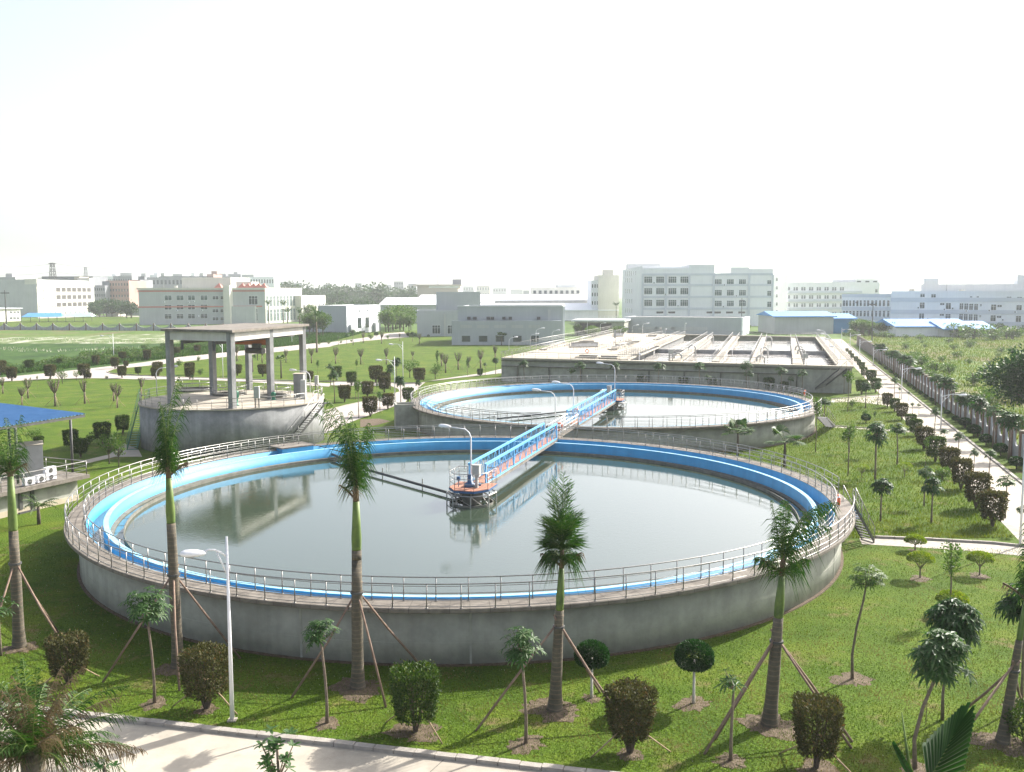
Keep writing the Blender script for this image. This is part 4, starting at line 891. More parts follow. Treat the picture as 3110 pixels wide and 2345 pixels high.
def frond(az,el,L,droop,r,nl=34,ll=.55,lw=.035,hang=.5,wind=(0,0),w0=.03,curl=0):
    """pinnate frond: returns rachis points and leaflet quads"""
    n=12; pts=[]; p=np.zeros(3); d=np.array([math.cos(az)*math.cos(el),math.sin(az)*math.cos(el),math.sin(el)])
    for i in range(n+1):
        pts.append(p.copy()); d=d+np.array([wind[0],wind[1],-droop])*(1.6/n)*(i/n+.25); d/=np.linalg.norm(d); p=p+d*L/n
    pts=np.array(pts); Q=[]
    for j in range(nl):
        t=.12+.88*j/(nl-1); i=min(int(t*n),n-1); f=t*n-i; c=pts[i]*(1-f)+pts[i+1]*f; ax=pts[i+1]-pts[i]; ax/=np.linalg.norm(ax)
        s=np.cross(ax,[0,0,1.]); s/=np.linalg.norm(s)+1e-9; l=ll*math.sin(math.pi*min(.98,.18+.80*t))**.6*r.uniform(.55,1.15)
        for sg in (-1,1):
            lat=.75 if hang<1.15 else .38; dd=s*sg*lat+ax*lat+np.array([wind[0],wind[1],0])*.3+r.normal(0,.30,3); dd/=np.linalg.norm(dd)
            m1=c+dd*l*.5-np.array([0,0,min(hang,1.25)*l*.22]); tp=c+dd*l*.9-np.array([0,0,min(hang,1.25)*l*.80]); wv=ax*lw*.5+np.array([0,0,lw*.2])
            Q.append([c-wv*.5,c+wv*.5,m1+wv,m1-wv]); Q.append([m1-wv,m1+wv,tp+wv*.1,tp-wv*.1])
    return pts,np.array(Q)
def royal(label,base,h_sh0,h_sh1,h_top,lean,rb,rt_,fr,r,stakes,group='royal palms around the near tank',dead=2):
    """royal palm: swollen ringed trunk to h_sh0, crownshaft to h_sh1, fronds above"""
    t=thing('royal_palm',label,'palm tree',tuple(base),0,group)
    lx=lambda z:(lean[0]*(z/h_sh1)**1.0,lean[1]*(z/h_sh1),z)
    zs=[-.1,.0,.35,.9,1.8,3.0,4.2,5.4,h_sh0*.9,h_sh0]; zs=[z for z in zs if z<=h_sh0]
    rad=lambda z: rt_+(rb-rt_)*math.exp(-z/.55)*.75+ (rb-rt_)*.25*math.exp(-(z/2.6)**2)+ .03*math.exp(-((z-h_sh0*.55)/1.3)**2)
    MB().tube([lx(z) for z in zs],[rad(max(z,0)) for z in zs],16).build('trunk',M['ptrunk'],t,True)
    q=[h_sh0,h_sh0+.06,h_sh0+.5,(h_sh0+h_sh1)/2,h_sh1]; MB().tube([lx(z) for z in q],[rt_*.92,rt_*.96,rt_*1.02,rt_*.88,rt_*.66],14).build('crownshaft',M['shaft'],t,True)
    top=Vector(lx(h_sh1)); 
    MB().tube([lx(h_sh1-.02),lx(h_sh1+.5),lx(h_sh1+(h_top-h_sh1)*.35)],[rt_*.66,rt_*.55,rt_*.18],10).build('sheath',M['sheath'],t,True)
    for (az,el,L,dr,z0,ll,hang,wx,wy) in fr:
        pts,Q=frond(az,el,L,dr,r,nl=44,ll=ll*1.1,lw=.025,hang=hang,wind=(wx,wy))
        o_=Vector(lx(h_sh1))+Vector((0,0,z0)); 
        fo=qmesh('frond',Q,LM['palm']); f_=obj('frond',fo,t,tuple(o_))
        MB().tube([tuple(p) for p in pts],[.035*(1-.8*i/12) for i in range(13)],5,False).build('rachis',M['shaft'],f_,True)
    for i in range(dead):
        a=r.uniform(0,6.28) if dead>2 else i*math.pi+r.uniform(-.3,.3)
        pts,Q=frond(a,.75,.95,.35,r,nl=12,ll=.55,lw=.03,hang=1.6); Q=Q[len(Q)//2:]
        o_=Vector(lx(h_sh1+.05)); f_=obj('dead_frond',qmesh('dead_frond',Q,LM['dead']),t,tuple(o_))
        MB().tube([tuple(p) for p in pts],[.06*(1-.5*i/12) for i in range(13)],6,False).build('rachis',M['sheath'],f_,True)
    for (dx,dy,hh) in stakes:
        c=Vector(lx(hh)); dd=Vector((dx,dy,0)).normalized(); m=MB(); a=Vector((dx,dy,0)); b=c-dd*.22+Vector((0,0,.42)); mid=a.lerp(b,.5)+Vector((r.uniform(-.06,.06),r.uniform(-.06,.06),r.uniform(-.08,.02)))
        m.tube([a,mid,b],[.05,.047,.04],7).build('stake',M['stakeb'],t,True)
    m=MB(); c=Vector(lx(stakes[0][2] if stakes else 2)); 
    if stakes: m.ring(c.x,c.y,[(rt_+.03,c.z-.04),(rt_+.08,c.z-.04),(rt_+.08,c.z+.04),(rt_+.03,c.z+.04)],0,360,16).build('tie',M['dark'],t)
    return t
def spawn(kit,name,label,cat,loc,s=1,sz=None,rz=0,group=None):
    t=thing(name,label,cat,tuple(loc),rz,group); t.scale=(s,s,sz if sz else s)
    for nm,me,ch in kit: obj(nm,me,t)
    return t
def soil_patch(loc,rad,r,flat=1):
    rad*=.85; flat*=.38
    n=26; vs=[(0,0,.10*flat)]; fs=[]
    ks=[.45,.8,1.0]
    for kk,q in enumerate(ks):
        for i in range(n):
            a=6.283*i/n; rr=rad*q*(1+r.uniform(-.20,.20)*(.4+q)+.16*q*math.sin(2*a+rad*9)+.10*q*math.sin(3*a+rad*5)); vs.append((rr*math.cos(a),rr*math.sin(a),(.085,.045,-.01)[kk]*flat+r.uniform(-.012,.012)))
    for i in range(n): fs.append((0,1+i,1+(i+1)%n))
    for kk in range(2):
        for i in range(n): a=1+kk*n+i; b=1+kk*n+(i+1)%n; fs.append((a,a+n,b+n,b))
    m=MB(); m.v=vs; m.f=fs; o=m.build('soil_patch',M['soil'],None,False,(loc[0],loc[1],0)); o['kind']='structure'
pi=math.pi
R1_=np.random.default_rng(3)
# --- the six big royal palms: (azimuth, elevation, length, droop, start height, leaflet length, hang, wind)
def up(n,el,L,dr,z,ll,hg,wx=0,wy=0,a0=0): return [(a0+6.283*i/n+R1_.uniform(-.25,.25),el+R1_.uniform(-.08,.1),L*R1_.uniform(.85,1.1),dr,z,ll,hg,wx,wy) for i in range(n)]
P=g(5,110,960); royal('royal palm cut by the left edge, leaning stakes on its trunk',P,5.4,7.9,9.9,(-.1,.2),.33,.20,up(3,1.4,2.6,.5,.2,.8,1.3)+up(4,1.25,1.6,.9,.0,.8,1.3),R1_,[(2.9,-1.2,3.9),(-.4,-2.7,3.9),(.9,1.9,3.9)])
P=g(5,1010,1075); royal('royal palm with tall drooping plume, second from left, before crane tower',P,6.35,8.3,12.0,(-.15,.1),.33,.19,up(3,1.47,3.9,.40,.3,.7,1.3,.30,0)+up(4,1.5,3.1,.22,.3,.72,1.3,-.12,0)+up(3,1.5,2.2,.3,.3,.72,1.4,-.1,0)+up(4,1.35,1.3,.8,.1,.65,1.4),R1_,[(-2.6,-1.6,4.1),(.9,-2.5,4.1),(2.4,1.0,4.1)],dead=3)
P=g(6,535,1190); royal('royal palm with shaggy crown blown left and right, before the bridge platform',P,5.75,7.75,11.6,(.05,.1),.34,.20,up(3,1.5,3.9,.70,.4,.8,1.3,-.60,0)+up(4,1.5,3.2,.3,.3,.85,1.4,-.15,0)+up(4,1.5,3.0,.5,.3,.9,1.4,.30,0)+up(3,1.4,1.9,.8,.3,.8,1.4,.15,0),R1_,[(-2.5,-1.0,4.0),(1.4,-1.9,4.0),(2.6,1.8,4.0)],dead=3)
P=g(7,345,1315); royal('royal palm with spiky upright crown, in front of the open water',P,3.95,5.6,8.9,(.25,.1),.33,.155,up(5,1.42,2.5,.12,.9,.75,.0)+up(8,1.05,1.25,.25,.9,.95,.0)+up(7,.75,.7,.4,.7,1.0,.2)+up(5,.9,.7,1.0,.3,.9,1.3),R1_,[(-3.0,-1.8,3.3),(2.7,-1.9,3.3),(1.9,1.6,3.3)],dead=2)
P=g(7,1560,1400); royal('royal palm with fronds arching right, before the tank right end',P,4.1,5.7,8.4,(.35,.1),.34,.175,[(.1,1.35,3.3,1.1,.4,.9,1.2,.55,0),(-.3,1.4,3.1,1.0,.4,.9,1.2,.5,0),(.5,1.3,2.9,1.1,.3,.9,1.2,.5,0),(.1,1.3,2.6,1.3,.2,.9,1.25,.5,0)]+up(5,1.45,2.2,.4,.4,.75,.9)+up(4,1.1,1.3,1.1,-.1,.8,1.4),R1_,[(-2.9,-2.3,3.2),(-2.3,-1.2,3.2),(2.4,-1.9,3.2),(2.6,-1.4,3.2)],dead=2)
P=g(8,1555,1500); royal('thin royal palm with narrow hanging crown near the right edge',P,3.7,5.1,7.4,(.75,.3),.27,.11,up(3,1.48,2.6,.4,.3,.55,1.3)+up(3,1.4,1.5,.8,.0,.55,1.4),R1_,[(-3.2,-2.0,2.6),(1.9,1.9,2.6),(-.9,1.9,2.6)],dead=2)
for k,x,y,rd in ((5,110,965,1.1),(5,1000,1085,1.2),(6,530,1195,1.5),(7,330,1320,1.5),(7,1555,1405,1.5),(8,1555,1505,1.4)): soil_patch(g(k,x,y),rd*.85,R1_)
# --- young trees with umbrella leaf rosettes on the near lawn
def near(kit,name,label,cat,k,x,y,rz=0,soil=0,group=None):
    p=g(k,x,y); t=spawn(kit,name,label,cat,p,1,None,rz,group)
    if soil: soil_patch(p,soil,R1_)
    return t
gl='young umbrella leaved trees on the near lawn'
near(kit_lolli(4.7,.88,.80,75,.30,.08,R1_,'lolli',(-.2,.1)),'young_tree','slender umbrella leaved tree beside the second palm, left of lamp','tree',5,875,1280,0,.65,gl)
near(kit_lolli(4.1,.62,.58,46,.28,.075,R1_,'lolli',(-.15,0)),'young_tree','small umbrella leaved tree just left of the shaggy palm','tree',6,360,1395,0,.6,gl)
near(kit_lolli(4.35,.72,.66,46,.34,.085,R1_,'lolli',(-.15,0)),'young_tree','bright leaved umbrella tree between shaggy palm and spiky palm','tree',6,1485,1510,0,.8,gl)
near(kit_lolli(3.3,.55,.45,9,.42,.07,R1_,'lolli',(.05,0),k=6),'young_tree','sparse half bare young tree left of the arching palm','tree',7,1340,1605,0,.7,gl)
near(kit_lolli(4.8,.98,.88,90,.40,.11,R1_,'lolli',(.8,.1),k=8,droop=.55,tr=.06),'young_tree','big glossy umbrella tree with leaning trunk at lower right','tree',8,1060,1650,0,.7,gl)
near(kit_lolli(4.6,.95,.85,90,.40,.12,R1_,'dark',(.35,.2),k=8,droop=.75),'young_tree','dark drooping umbrella tree behind the glossy one','tree',8,1215,1370,0,0,gl)
near(kit_lolli(4.9,1.0,.85,80,.40,.12,R1_,'dark',(0,.1),k=8,droop=.7),'young_tree','dark leaved tree behind the thin palm at right edge','tree',8,1660,1290,0,.8,gl)
near(kit_lolli(5.0,.72,.60,50,.26,.06,R1_,'wild',(.45,0)),'young_tree','bent bare trunked tree alone in soil ring right of tank','tree',8,705,1145,0,.95,gl)
near(kit_sapling(4.0,R1_,'wild',.45,.65,420,.16),'sapling','tall sapling growing through a yellow shrub at right','tree',8,1255,790,0,0)
near(kit_lolli(2.7,.7,.5,14,.4,.09,R1_,'lolli'),'young_tree','small pale leaved tree at the left edge, below the cut palm','tree',5,5,1010,0,0,gl)
# --- clipped shrubs of the near lawn
def cube(label,k,x,y,yt,w,red,n=6500,leaf=.105,group='clipped square shrubs',st=0,**kw):
    p=g(k,x,y); h=ht(k,x,y,yt)*.93; t=near(kit_cube(n,w,h,red,leaf,R1_,**kw)+stake_kit(st,h*.5,h*.62,R1_,.028),'clipped_shrub',label,'shrub',k,x,y,R1_.uniform(0,1.5),0,group); return t
cube('dark clipped shrub at far left of near lawn, beside cut palm',5,390,1165,890,1.45,True,st=2)
cube('brown clipped shrub just left of the tall white lamp',5,1170,1310,960,1.5,True,st=2)
cube('large dense green clipped shrub with stake, centre of front lawn',6,860,1440,1070,1.6,False,9000,st=2)
cube('reddish brown rounded shrub between the spiky and arching palms',7,770,1560,1170,1.45,True,8000,st=2,taper=.42)
cube('reddish clipped shrub at bottom right, before the arching palm',8,500,1645,1250,1.5,True,8500,st=2,taper=.36)
cube('dark clipped shrub cropped by the right edge of the photo',8,1690,1500,1290,1.4,False,3500)
for k,x,y,rd in ((5,1170,1315,.6),(6,870,1445,1.1),(7,770,1565,.6),(8,500,1650,.8),(7,553,1252,.5),(7,1130,1282,.8),(8,1088,572,.7),(8,1425,557,.7),(8,1260,785,.6),(8,1060,416,.5)): soil_patch(g(k,x,y),rd,R1_,.6)
bg_='ball shaped topiary trees by the near tank'
near(kit_ball(5200,.64,2.3,.105,R1_),'ball_tree','dark green ball tree on white trunk beside the spiky palm','tree',7,553,1250,0,0,bg_)
near(kit_ball(6000,.72,2.5,.105,R1_),'ball_tree','dark green ball tree on white trunk, right one, alone','tree',7,1130,1280,0,0,bg_)
near(kit_ball(2500,.58,1.1,.11,R1_,lm='box'),'ball_shrub','small bright topped shrub peeping behind the reddish brown shrub','shrub',7,765,1350)
gy='yellow green mushroom shrubs by the tiled path'
for lab,x,y,yt,rd in (('yellow green shrub standing on the tiled path',1060,415,320,.62),('yellow green mushroom shrub just below the tiled path, left',1088,570,412,.72),('yellow green mushroom shrub below the tiled path, right',1425,555,412,.70),('yellow green mushroom shrub pierced by tall sapling',1268,780,632,.75)):
    near(kit_mush(ht(8,x,y,yt),rd,R1_,2600,.09),'yellow_shrub',lab,'shrub',8,x,y,0,0,gy)
# --- fallen / leaning bits and foreground growth close to the camera
def bushy_top(label,p,h,rad,nc,ll,lw,lm='lolli',k=7):
    C,Q=whorls(nc,rad,h*.5,0,ll,lw,R1_,k,.15,.9); t=thing('foreground_shrub',label,'shrub',(p.x,p.y,0)); obj('crown',qmesh('leafy_top',Q+np.array([0,0,p.z]),LM[lm]),t)
    m=MB().tube([(0,0,-.05),(.1,0,p.z*.5),(0,0,p.z+h*.3)],[.09,.06,.02],7)
    for c in C[::3]: m.tube([(0,0,p.z-h*.4),(c[0],c[1],c[2]+p.z)],[.02,.008],4)
    m.build('trunk',M['bark'],t,True)
p=atd('N',842,2300,16.0); bushy_top('bright leafy treetop rising at the bottom edge, over driveway',p,1.05,.36,26,.17,.06)
p=atd('N',318,2345,14.0); bushy_top('two small dark leaf sprigs at the bottom edge, left',p,.35,.18,6,.13,.055,'dark',5)
p=atd('N',95,2215,17.0)
t=thing('date_palm','untidy palm crown with withered tips filling the bottom left corner','palm tree',(p.x,p.y,0))
MB().tube([(0,0,-.1),(0,0,p.z-.3)],[.3,.2],12).build('trunk',M['ptrunk'],t,True)
for i in range(56):
    a=i*2.4; el=R1_.uniform(.1,1.45); dead=i%5 in (0,2); pts,Q=frond(a,el,R1_.uniform(1.1,2.1),R1_.uniform(.5,1.1),R1_,46,.36,.017,1.25 if dead else .7)
    f_=obj('frond',qmesh('frond',Q,LM['dead'] if dead else LM['palm']),t,(0,0,p.z-.5)); MB().tube([tuple(q) for q in pts],[.018*(1-.8*j/12) for j in range(13)],5,False).build('rachis',M['sheath'] if dead else M['shaft'],f_,True)
p=atd('N',2800,2400,18.0)
t=thing('fan_leaf_palm','dark pleated palm leaf poking up at the bottom right','palm tree',(p.x,p.y,0))
MB().tube([(0,0,-.1),(0,0,p.z)],[.16,.10],10).build('trunk',M['ptrunk'],t,True)
def pleat(az,tilt,L,W,n=20):
    Q=[]; ax=np.array([math.cos(az)*math.sin(tilt),math.sin(az)*math.sin(tilt),math.cos(tilt)]); s=np.array([-math.sin(az),math.cos(az),0]) if abs(math.cos(az))<.9 else np.array([0.,1,0])
    s=s-ax*s.dot(ax); s/=np.linalg.norm(s); nn=np.cross(ax,s)
    for sg in (-1,1):
        for j in range(n):
            t0=j/n; b=ax*L*(.15+.8*t0); ang=.95-.75*t0; d=s*sg*math.sin(ang)+ax*math.cos(ang); l=W*(1-.45*t0)*(1.0 if t0<.8 else .8); wv=ax*.5*L/n
            pt=b+d*l; zz=nn*.03*(1 if j%2 else -1)
            Q.append([b-wv*.5+zz,b+wv*.5-zz,pt+wv*.75-zz,pt-wv*.75+zz])
    return np.array(Q),ax
for az,ti,L_2,W2 in ((.25,.55,1.75,.95),(2.9,.5,1.0,.5)):
    Q,ax=pleat(az,ti,L_2,W2,30); f_=obj('leaf',qmesh('pleated_leaf',Q,LM['ball']),t,(0,0,p.z-.1)); MB().tube([(0,0,0),tuple(ax*L_2*.97)],[.03,.01],6).build('midrib',M['shaft'],f_)
q=Vector((-.62,.2,p.z)); MB().tube([(0,0,p.z-.2),(-.25,.05,p.z+.5),tuple(q+Vector((.25,0,1.5)))],[.04,.035,.008],6).build('spear_leaf',M['shaft'],t,True)
pp=g(8,1090,1320); t=thing('flower_stalk','thin stalk with one pink white flower beside the glossy umbrella tree','flower',(pp.x-.3,pp.y-1.2,0))
MB().tube([(0,0,0),(.02,0,1.2),(-.12,0,2.3)],[.014,.012,.008],5).build('stalk',M['bark'],t); MB().tube([(-.12,0,2.3),(-.12,0,2.34),(-.12,0,2.40),(-.12,0,2.43)],[.03,.11,.10,.03],8).build('flower',M['steelw'],t,True)
# --- far kits (shared by their copies)
RK=np.random.default_rng(21)
K_={'cr':[kit_cube(2600,1.5,2.3,True,.20,RK) for _ in range(3)],'cg':[kit_cube(2600,1.5,2.3,False,.20,RK) for _ in range(3)],
 'po':[kit_pollard(3.2,RK) for _ in range(4)],'sa':[kit_sapling(4.0,RK,'wild',.35,.6,300,.2) for _ in range(3)],'ss':[kit_sapling(3.6,RK,'dark',.45,.6,340,.2,2) for _ in range(2)],
 'lo':[kit_lolli(3.4,.72,.55,34,.32,.11,RK,'lolli',(.1,0),7) for _ in range(3)],'ld':[kit_lolli(3.0,.72,.60,46,.32,.12,RK,'dark',(0,0),7,.6) for _ in range(2)],
 'ba':[kit_ball(1800,.62,1.35,.16,RK,'barkd') for _ in range(2)],'bu':[kit_bush(420,.6,1.2,.16,RK,'wild') for _ in range(3)],'mu':[kit_mush(1.5,.7,RK,500,.11) for _ in range(2)],
 'fl':[kit_tree(500,1.6,3.4,.24,RK,'wild',.3,16,.09) for _ in range(2)],'tr':[kit_tree(1500,3.2,8,.5,RK,'wild',.3,26,.2) for _ in range(3)],'tf':[kit_tree(500,5.5,11,1.1,RK,'far',.2,20,.3) for _ in range(3)]}
HK={'cr':2.3,'cg':2.3,'po':3.2,'sa':4.0,'ss':3.6,'lo':3.4,'ld':3.0,'ba':1.35,'bu':1.2,'mu':1.5,'fl':3.4,'tr':8,'tf':11}
NM={'cr':('clipped_shrub','shrub'),'cg':('clipped_shrub','shrub'),'po':('pollarded_tree','tree'),'sa':('sapling','tree'),'ss':('sapling','tree'),'lo':('young_tree','tree'),'ld':('young_tree','tree'),'ba':('ball_shrub','shrub'),'bu':('bush','bush'),'mu':('yellow_shrub','shrub'),'fl':('spreading_tree','tree'),'tr':('broadleaf_tree','tree'),'tf':('broadleaf_tree','tree')}
cnt={}
def put(kind,label,k,x,y,yt,wf=1.0,group=None,base=None):
    p=g(k,x,y) if base is None else base; h=ht(k,x,y,yt) if base is None else HC+ray(k,x,yt)[2]*p.y/ray(k,x,yt)[1]
    i=cnt.get(kind,0); cnt[kind]=i+1; kt=K_[kind][i%len(K_[kind])]; s=h/HK[kind]
    return spawn(kt,NM[kind][0],label,NM[kind][1],p,s*wf,s,RK.uniform(0,6.28),group)
ordw=['nearest','second','third','fourth','fifth','sixth','seventh','eighth','ninth','tenth','eleventh','twelfth','thirteenth','fourteenth','fifteenth','sixteenth','seventeenth','eighteenth','nineteenth','twentieth']
G1='clipped square shrubs along the right path'
row=[('a',1830,1580,1180,'cr'),('a',1640,1360,960,'cr'),('a',1455,1130,790,'cr'),('a',1310,930,650,'cr'),('a',1145,800,520,'cg'),('a',1010,650,400,'cr'),('a',910,490,300,'cg'),('a',850,410,240,'cg'),('a',745,300,110,'cr'),('a',660,200,50,'cg'),('a',570,150,-10,'cr'),
 ('b',925,850,670,'cg'),('b',865,735,560,'cg'),('b',770,650,520,'cg'),('b',740,560,450,'cg'),('b',700,500,415,'cg'),('b',660,450,370,'cg'),('b',610,400,330,'cg'),('b',580,350,290,'cg'),('b',540,310,260,'cg')]
for i,(k,x,y,yt,kd) in enumerate(row): put(kd,'%s clipped shrub from the near end of the right path row'%ordw[i],k,x,y,yt,RK.uniform(.82,.98),G1)
put('cg','lone clipped shrub between basin right wall and path row','b',735,875,690,1.0,G1)
G2='clipped shrubs around the left roads'
for kd,lab,k,x,y,yt in [('cr','clipped shrub with stake, right of tower stairs','f',820,1185,950),('cr','reddish shrub at left kerb of pale path, tower side','f',1200,1400,1120),('cr','dark shrub at pale path, under the white lamp','f',1465,1290,1070),('cr','clipped shrub on the small green triangle, centre','f',1160,1110,890),
 ('cr','lower of two stacked looking shrubs on the green triangle','f',1410,1040,815),('cr','upper of two stacked looking shrubs by green triangle','f',1425,935,750),('cg','dark clipped shrub touching far tank left end','f',1765,1190,985),('cg','broad green clipped shrub at left of middle road','f',920,940,745),
 ('cg','clipped shrub behind a sapling, left of middle road','f',700,860,662),('cr','flat topped shrub on three thin stems by middle road','f',1285,900,660),('cr','square shrub right of two lamps on big lawn edge','f',1930,900,690),('cr','shrub half hidden behind the tower right column','f',290,880,730),('cg','low dark shrub where path meets basin left end','E',815,295,225),
 ('cr','clipped shrub seen between tower front columns, left','9',610,650,530),('cr','clipped shrub in front of its twin, between tower columns','9',610,700,580),('cr','clipped shrub seen right of tower centre column','9',1110,660,550),('cr','tapered clipped shrub between tower right columns','9',1375,670,550),('cr','clipped shrub left of tower by kerb corner','9',250,690,580),('cr','clipped shrub behind, left of tower by road','9',275,650,525),
 ('cg','clipped shrub left of the tower green stairs, upper','e',1830,1560,1300),('cg','clipped shrub left of tower stairs, lower left','e',1530,1700,1410),('cg','clipped shrub behind the canopy right post, upper','10',800,800,590),('cg','clipped shrub behind canopy right post, lower right','10',905,890,690),('cg','wide clipped shrub behind the grey machine housing','10',440,780,655),
 ('cr','clipped shrub at near side of left road, far left','e',178,775,580),('cg','clipped shrub across the left road, second from left edge','e',445,620,465),('cr','clipped shrub on near side of left road, left of middle','e',750,745,540),('cg','small clipped shrub across left road, before the weeds','e',890,545,440),
 ('cr','big clipped shrub at the road fork, near side','e',1255,735,530),('cr','small shrub under the fork shrub, near side','e',1290,740,660),('cr','clipped shrub beyond the road fork in weeds','e',1430,540,400),('cr','clipped shrub around the far left lamp base','e',1715,590,430),('cr','clipped shrub right of far left lamp, above road','e',1825,480,345),
 ('cr','clipped shrub at tip of big lawn, by kerb','e',1820,730,560),('cr','clipped shrub on big lawn edge, second from tip','e',1880,570,480),('cg','shrub on big lawn edge, third from tip','e',2060,680,570),('cr','tall dark shrub cut by the left edge','e',0,700,480),('cr','dark clipped shrub in weeds above road, before tower','e',2195,430,320),
 ('cr','clipped shrub beside far left lamp foot, lower','e',1330,740,655),('cr','clipped shrub in weeds left of tower left column','9',165,500,395),('cr','clipped shrub right of tower left column, in weeds','9',475,450,365),('cr','dark clipped shrub in weeds between tower columns','9',690,430,345)]:
    put(kd,lab,int(k) if k.isdigit() else k,x,y,yt,1.0,G2)
G3='pollarded trees with bare upright branches'
for i,(lab,k,x,y,yt) in enumerate([('pollarded tree on left lawn, smaller one at far left','e',330,1130,850),('pollarded tree behind the smaller far left one','e',420,1030,720),('pollarded tree with stakes, centre of left lawn','e',825,1150,730),('tall pollarded tree above the canopy right tip, left lawn','e',1265,1110,745),
 ('pollarded tree half hidden behind its front neighbour, left lawn','e',1697,1070,790),('dark pollarded tree nearest tower on the left lawn','e',1750,1170,815),('pollarded tree cut by the palm at left edge','e',45,960,720),('pollarded tree touching the tower left railing','e',2110,1000,715),
 ('leftmost pollarded tree on the big lawn, beside tall palm','f',325,605,370),('second pollarded tree from the left on big lawn','f',685,612,355),('third pollarded tree from the left on big lawn','f',1060,622,388),('pollarded tree behind the lamp head on big lawn','f',1440,625,375),('small pollarded tree right of both lamps','f',1835,565,415),
 ('pollarded tree at far road, before the small white house','f',1095,300,140),('pollarded tree at far road, right of white house','f',1370,315,130),('pollarded tree at the far end of pale road','f',1640,275,155),('pollarded tree standing before the grey plant annex','f',1935,325,150),
 ('thick pollarded tree in the right cluster, front','E',485,262,78),('thick pollarded tree in the right cluster, standing apart','E',605,232,62),('pollarded tree behind the front one in right cluster','E',445,200,60),('pollarded tree with leafy trunk left of basin','E',820,220,30),('pollarded tree right edge of big lawn by basin corner','E',960,150,-10),('small pollarded tree between cluster and basin','E',708,210,100),
 ('pollarded tree seen between tower centre and right columns',9,1370,525,365),('pollarded tree seen right of the tower centre column',9,1105,510,330),('pollarded tree seen left of the tower rear right column',9,1620,525,380)]):
    put('po',lab,k,x,y,yt,1.15,G3)
G4='young trees and saplings'
for kd,lab,k,x,y,yt,wf in [('lo','tall thin tree with small crown, right of tower stairs','f',670,1200,700,.8),('sa','very tall thin sapling left of the pale path','f',1030,1430,870,.9),('ss','bent sapling standing on the pale path edge','f',1345,1360,1030,.9),('ld','tree with dark crown at right side of pale path','f',1655,1245,780,.8),('ld','slim dark crowned tree left of nearer lamp','f',1503,1000,620,.7),
 ('ld','slim dark tree behind the nearer lamp pole','f',1592,900,510,.8),('ss','thin sapling beside tower, on the big lawn','f',420,775,560,.7),('sa','thin leaning sapling in front of third pollarded tree','f',1005,850,530,.6),('ld','tree before far tank railing left end','f',1915,1090,850,.8),('ss','sapling at left end of green triangle','f',985,1145,890,.8),
 ('lo','leafy small tree, left of green triangle, before shrub','f',610,930,600,.9),('ss','short sapling in middle of green triangle','f',1300,1065,890,.9),('fl','wide spreading tree right of the lamp on big lawn','f',1790,820,540,1.05),('fl','wide loose tree at the right of big lawn','E',385,320,165,1.0),
 ('ss','small dark sapling right of pollarded cluster','E',695,290,120,.8),('lo','small tree by the basin left corner','E',865,280,160,.8),('ld','tree in front of basin left corner','E',965,275,110,.8),('ss','tiny dark round sapling left of pollarded cluster','E',405,300,45,.5),
 ('sa','tall bushy sapling at left of right lawn','a',100,970,350,1.05),('lo','left tree of the paired trees on right lawn','a',430,735,300,1.1),('ld','right leaning tree of the pair on right lawn','a',425,1010,340,.85),('lo','tree with stakes in the middle of right lawn','a',690,835,320,1.0),
 ('ld','dark round headed tree nearest tank steps','a',490,1515,985,1.0),('ld','dark round headed tree left of clipped row, near','a',1100,1540,985,1.0),('lo','tree behind the dark round headed one','a',1012,1335,850,1.0),('sa','slender sapling left of the clipped row','a',1030,860,520,.8),
 ('ss','small dark tree left of cube row, upper lawn','a',420,330,195,1.0),('lo','small wide crowned tree on path beyond the row','a',870,225,85,1.0),('lo','small wide crowned tree right of its twin on path','a',950,235,95,.9),('lo','two stemmed tree beside second lamp','a',1135,505,140,.8),
 ('lo','broad tree leaning over the path, left group','a',1420,780,430,1.0),('lo','leafy tree overlapping the fifth cube shrub','a',1240,640,395,1.0),('lo','small crown tree on the path, left of pair','a',1605,960,640,.9),('lo','small crown tree on the path, right of pair','a',1790,1000,640,1.0),
 ('lo','tree standing alone at path near right edge','a',1985,1480,950,.95),('lo','tree cropped by right edge beside the lamp','a',2170,1665,1320,.9),('lo','pale tree in front of second cube shrub','a',1740,1180,1020,.6),
 ('sa','tall slender tree before basin right corner','b',550,1108,520,.9),('ld','dark crowned tree right of slender one, basin corner','b',790,1062,700,.9),('lo','small tree with stakes at the cross path','b',955,1022,690,.8),('sa','bushy sapling beside far tank steps path','b',575,1660,1275,1.0),
 ('lo','tree left of the second path lamp','b',1175,925,640,.9),('lo','small tree just left of second path lamp','b',1245,925,775,.8),('lo','small tree just right of second path lamp','b',1370,965,835,.9),('lo','tree hiding corner of basin right stairs','b',500,870,540,.7),('sa','staked tree leaning at far tank right end','F',1980,1025,520,.8),
 ('ld','staked tree before the far lamp on path','b',700,480,395,.8),('lo','crown beside far tank steps, seen over deck','b',230,1290,905,1.2)]:
    put(kd,lab,k,x,y,yt,wf,G4)
G5='low round shrubs along the perimeter fence'
for i,(k,x,y,yt) in enumerate([('a',2120,890,745),('a',1930,725,585),('a',1755,605,475),('a',1610,500,360),('a',1500,395,275),('a',1390,325,250),('a',1290,240,180),('b',1680,980,925),('b',1600,930,880),('b',1530,880,830),('b',1440,815,775),('b',1380,770,725),('b',1320,725,680),('b',1200,650,615),('b',1130,600,560),('b',1060,545,505),('b',980,480,450),('b',900,420,390)]):
    put('ba','%s low round shrub of the line at the fence foot'%ordw[i],k,x,y,yt,1.15,G5)
G6='trees rising in front of the perimeter fence'
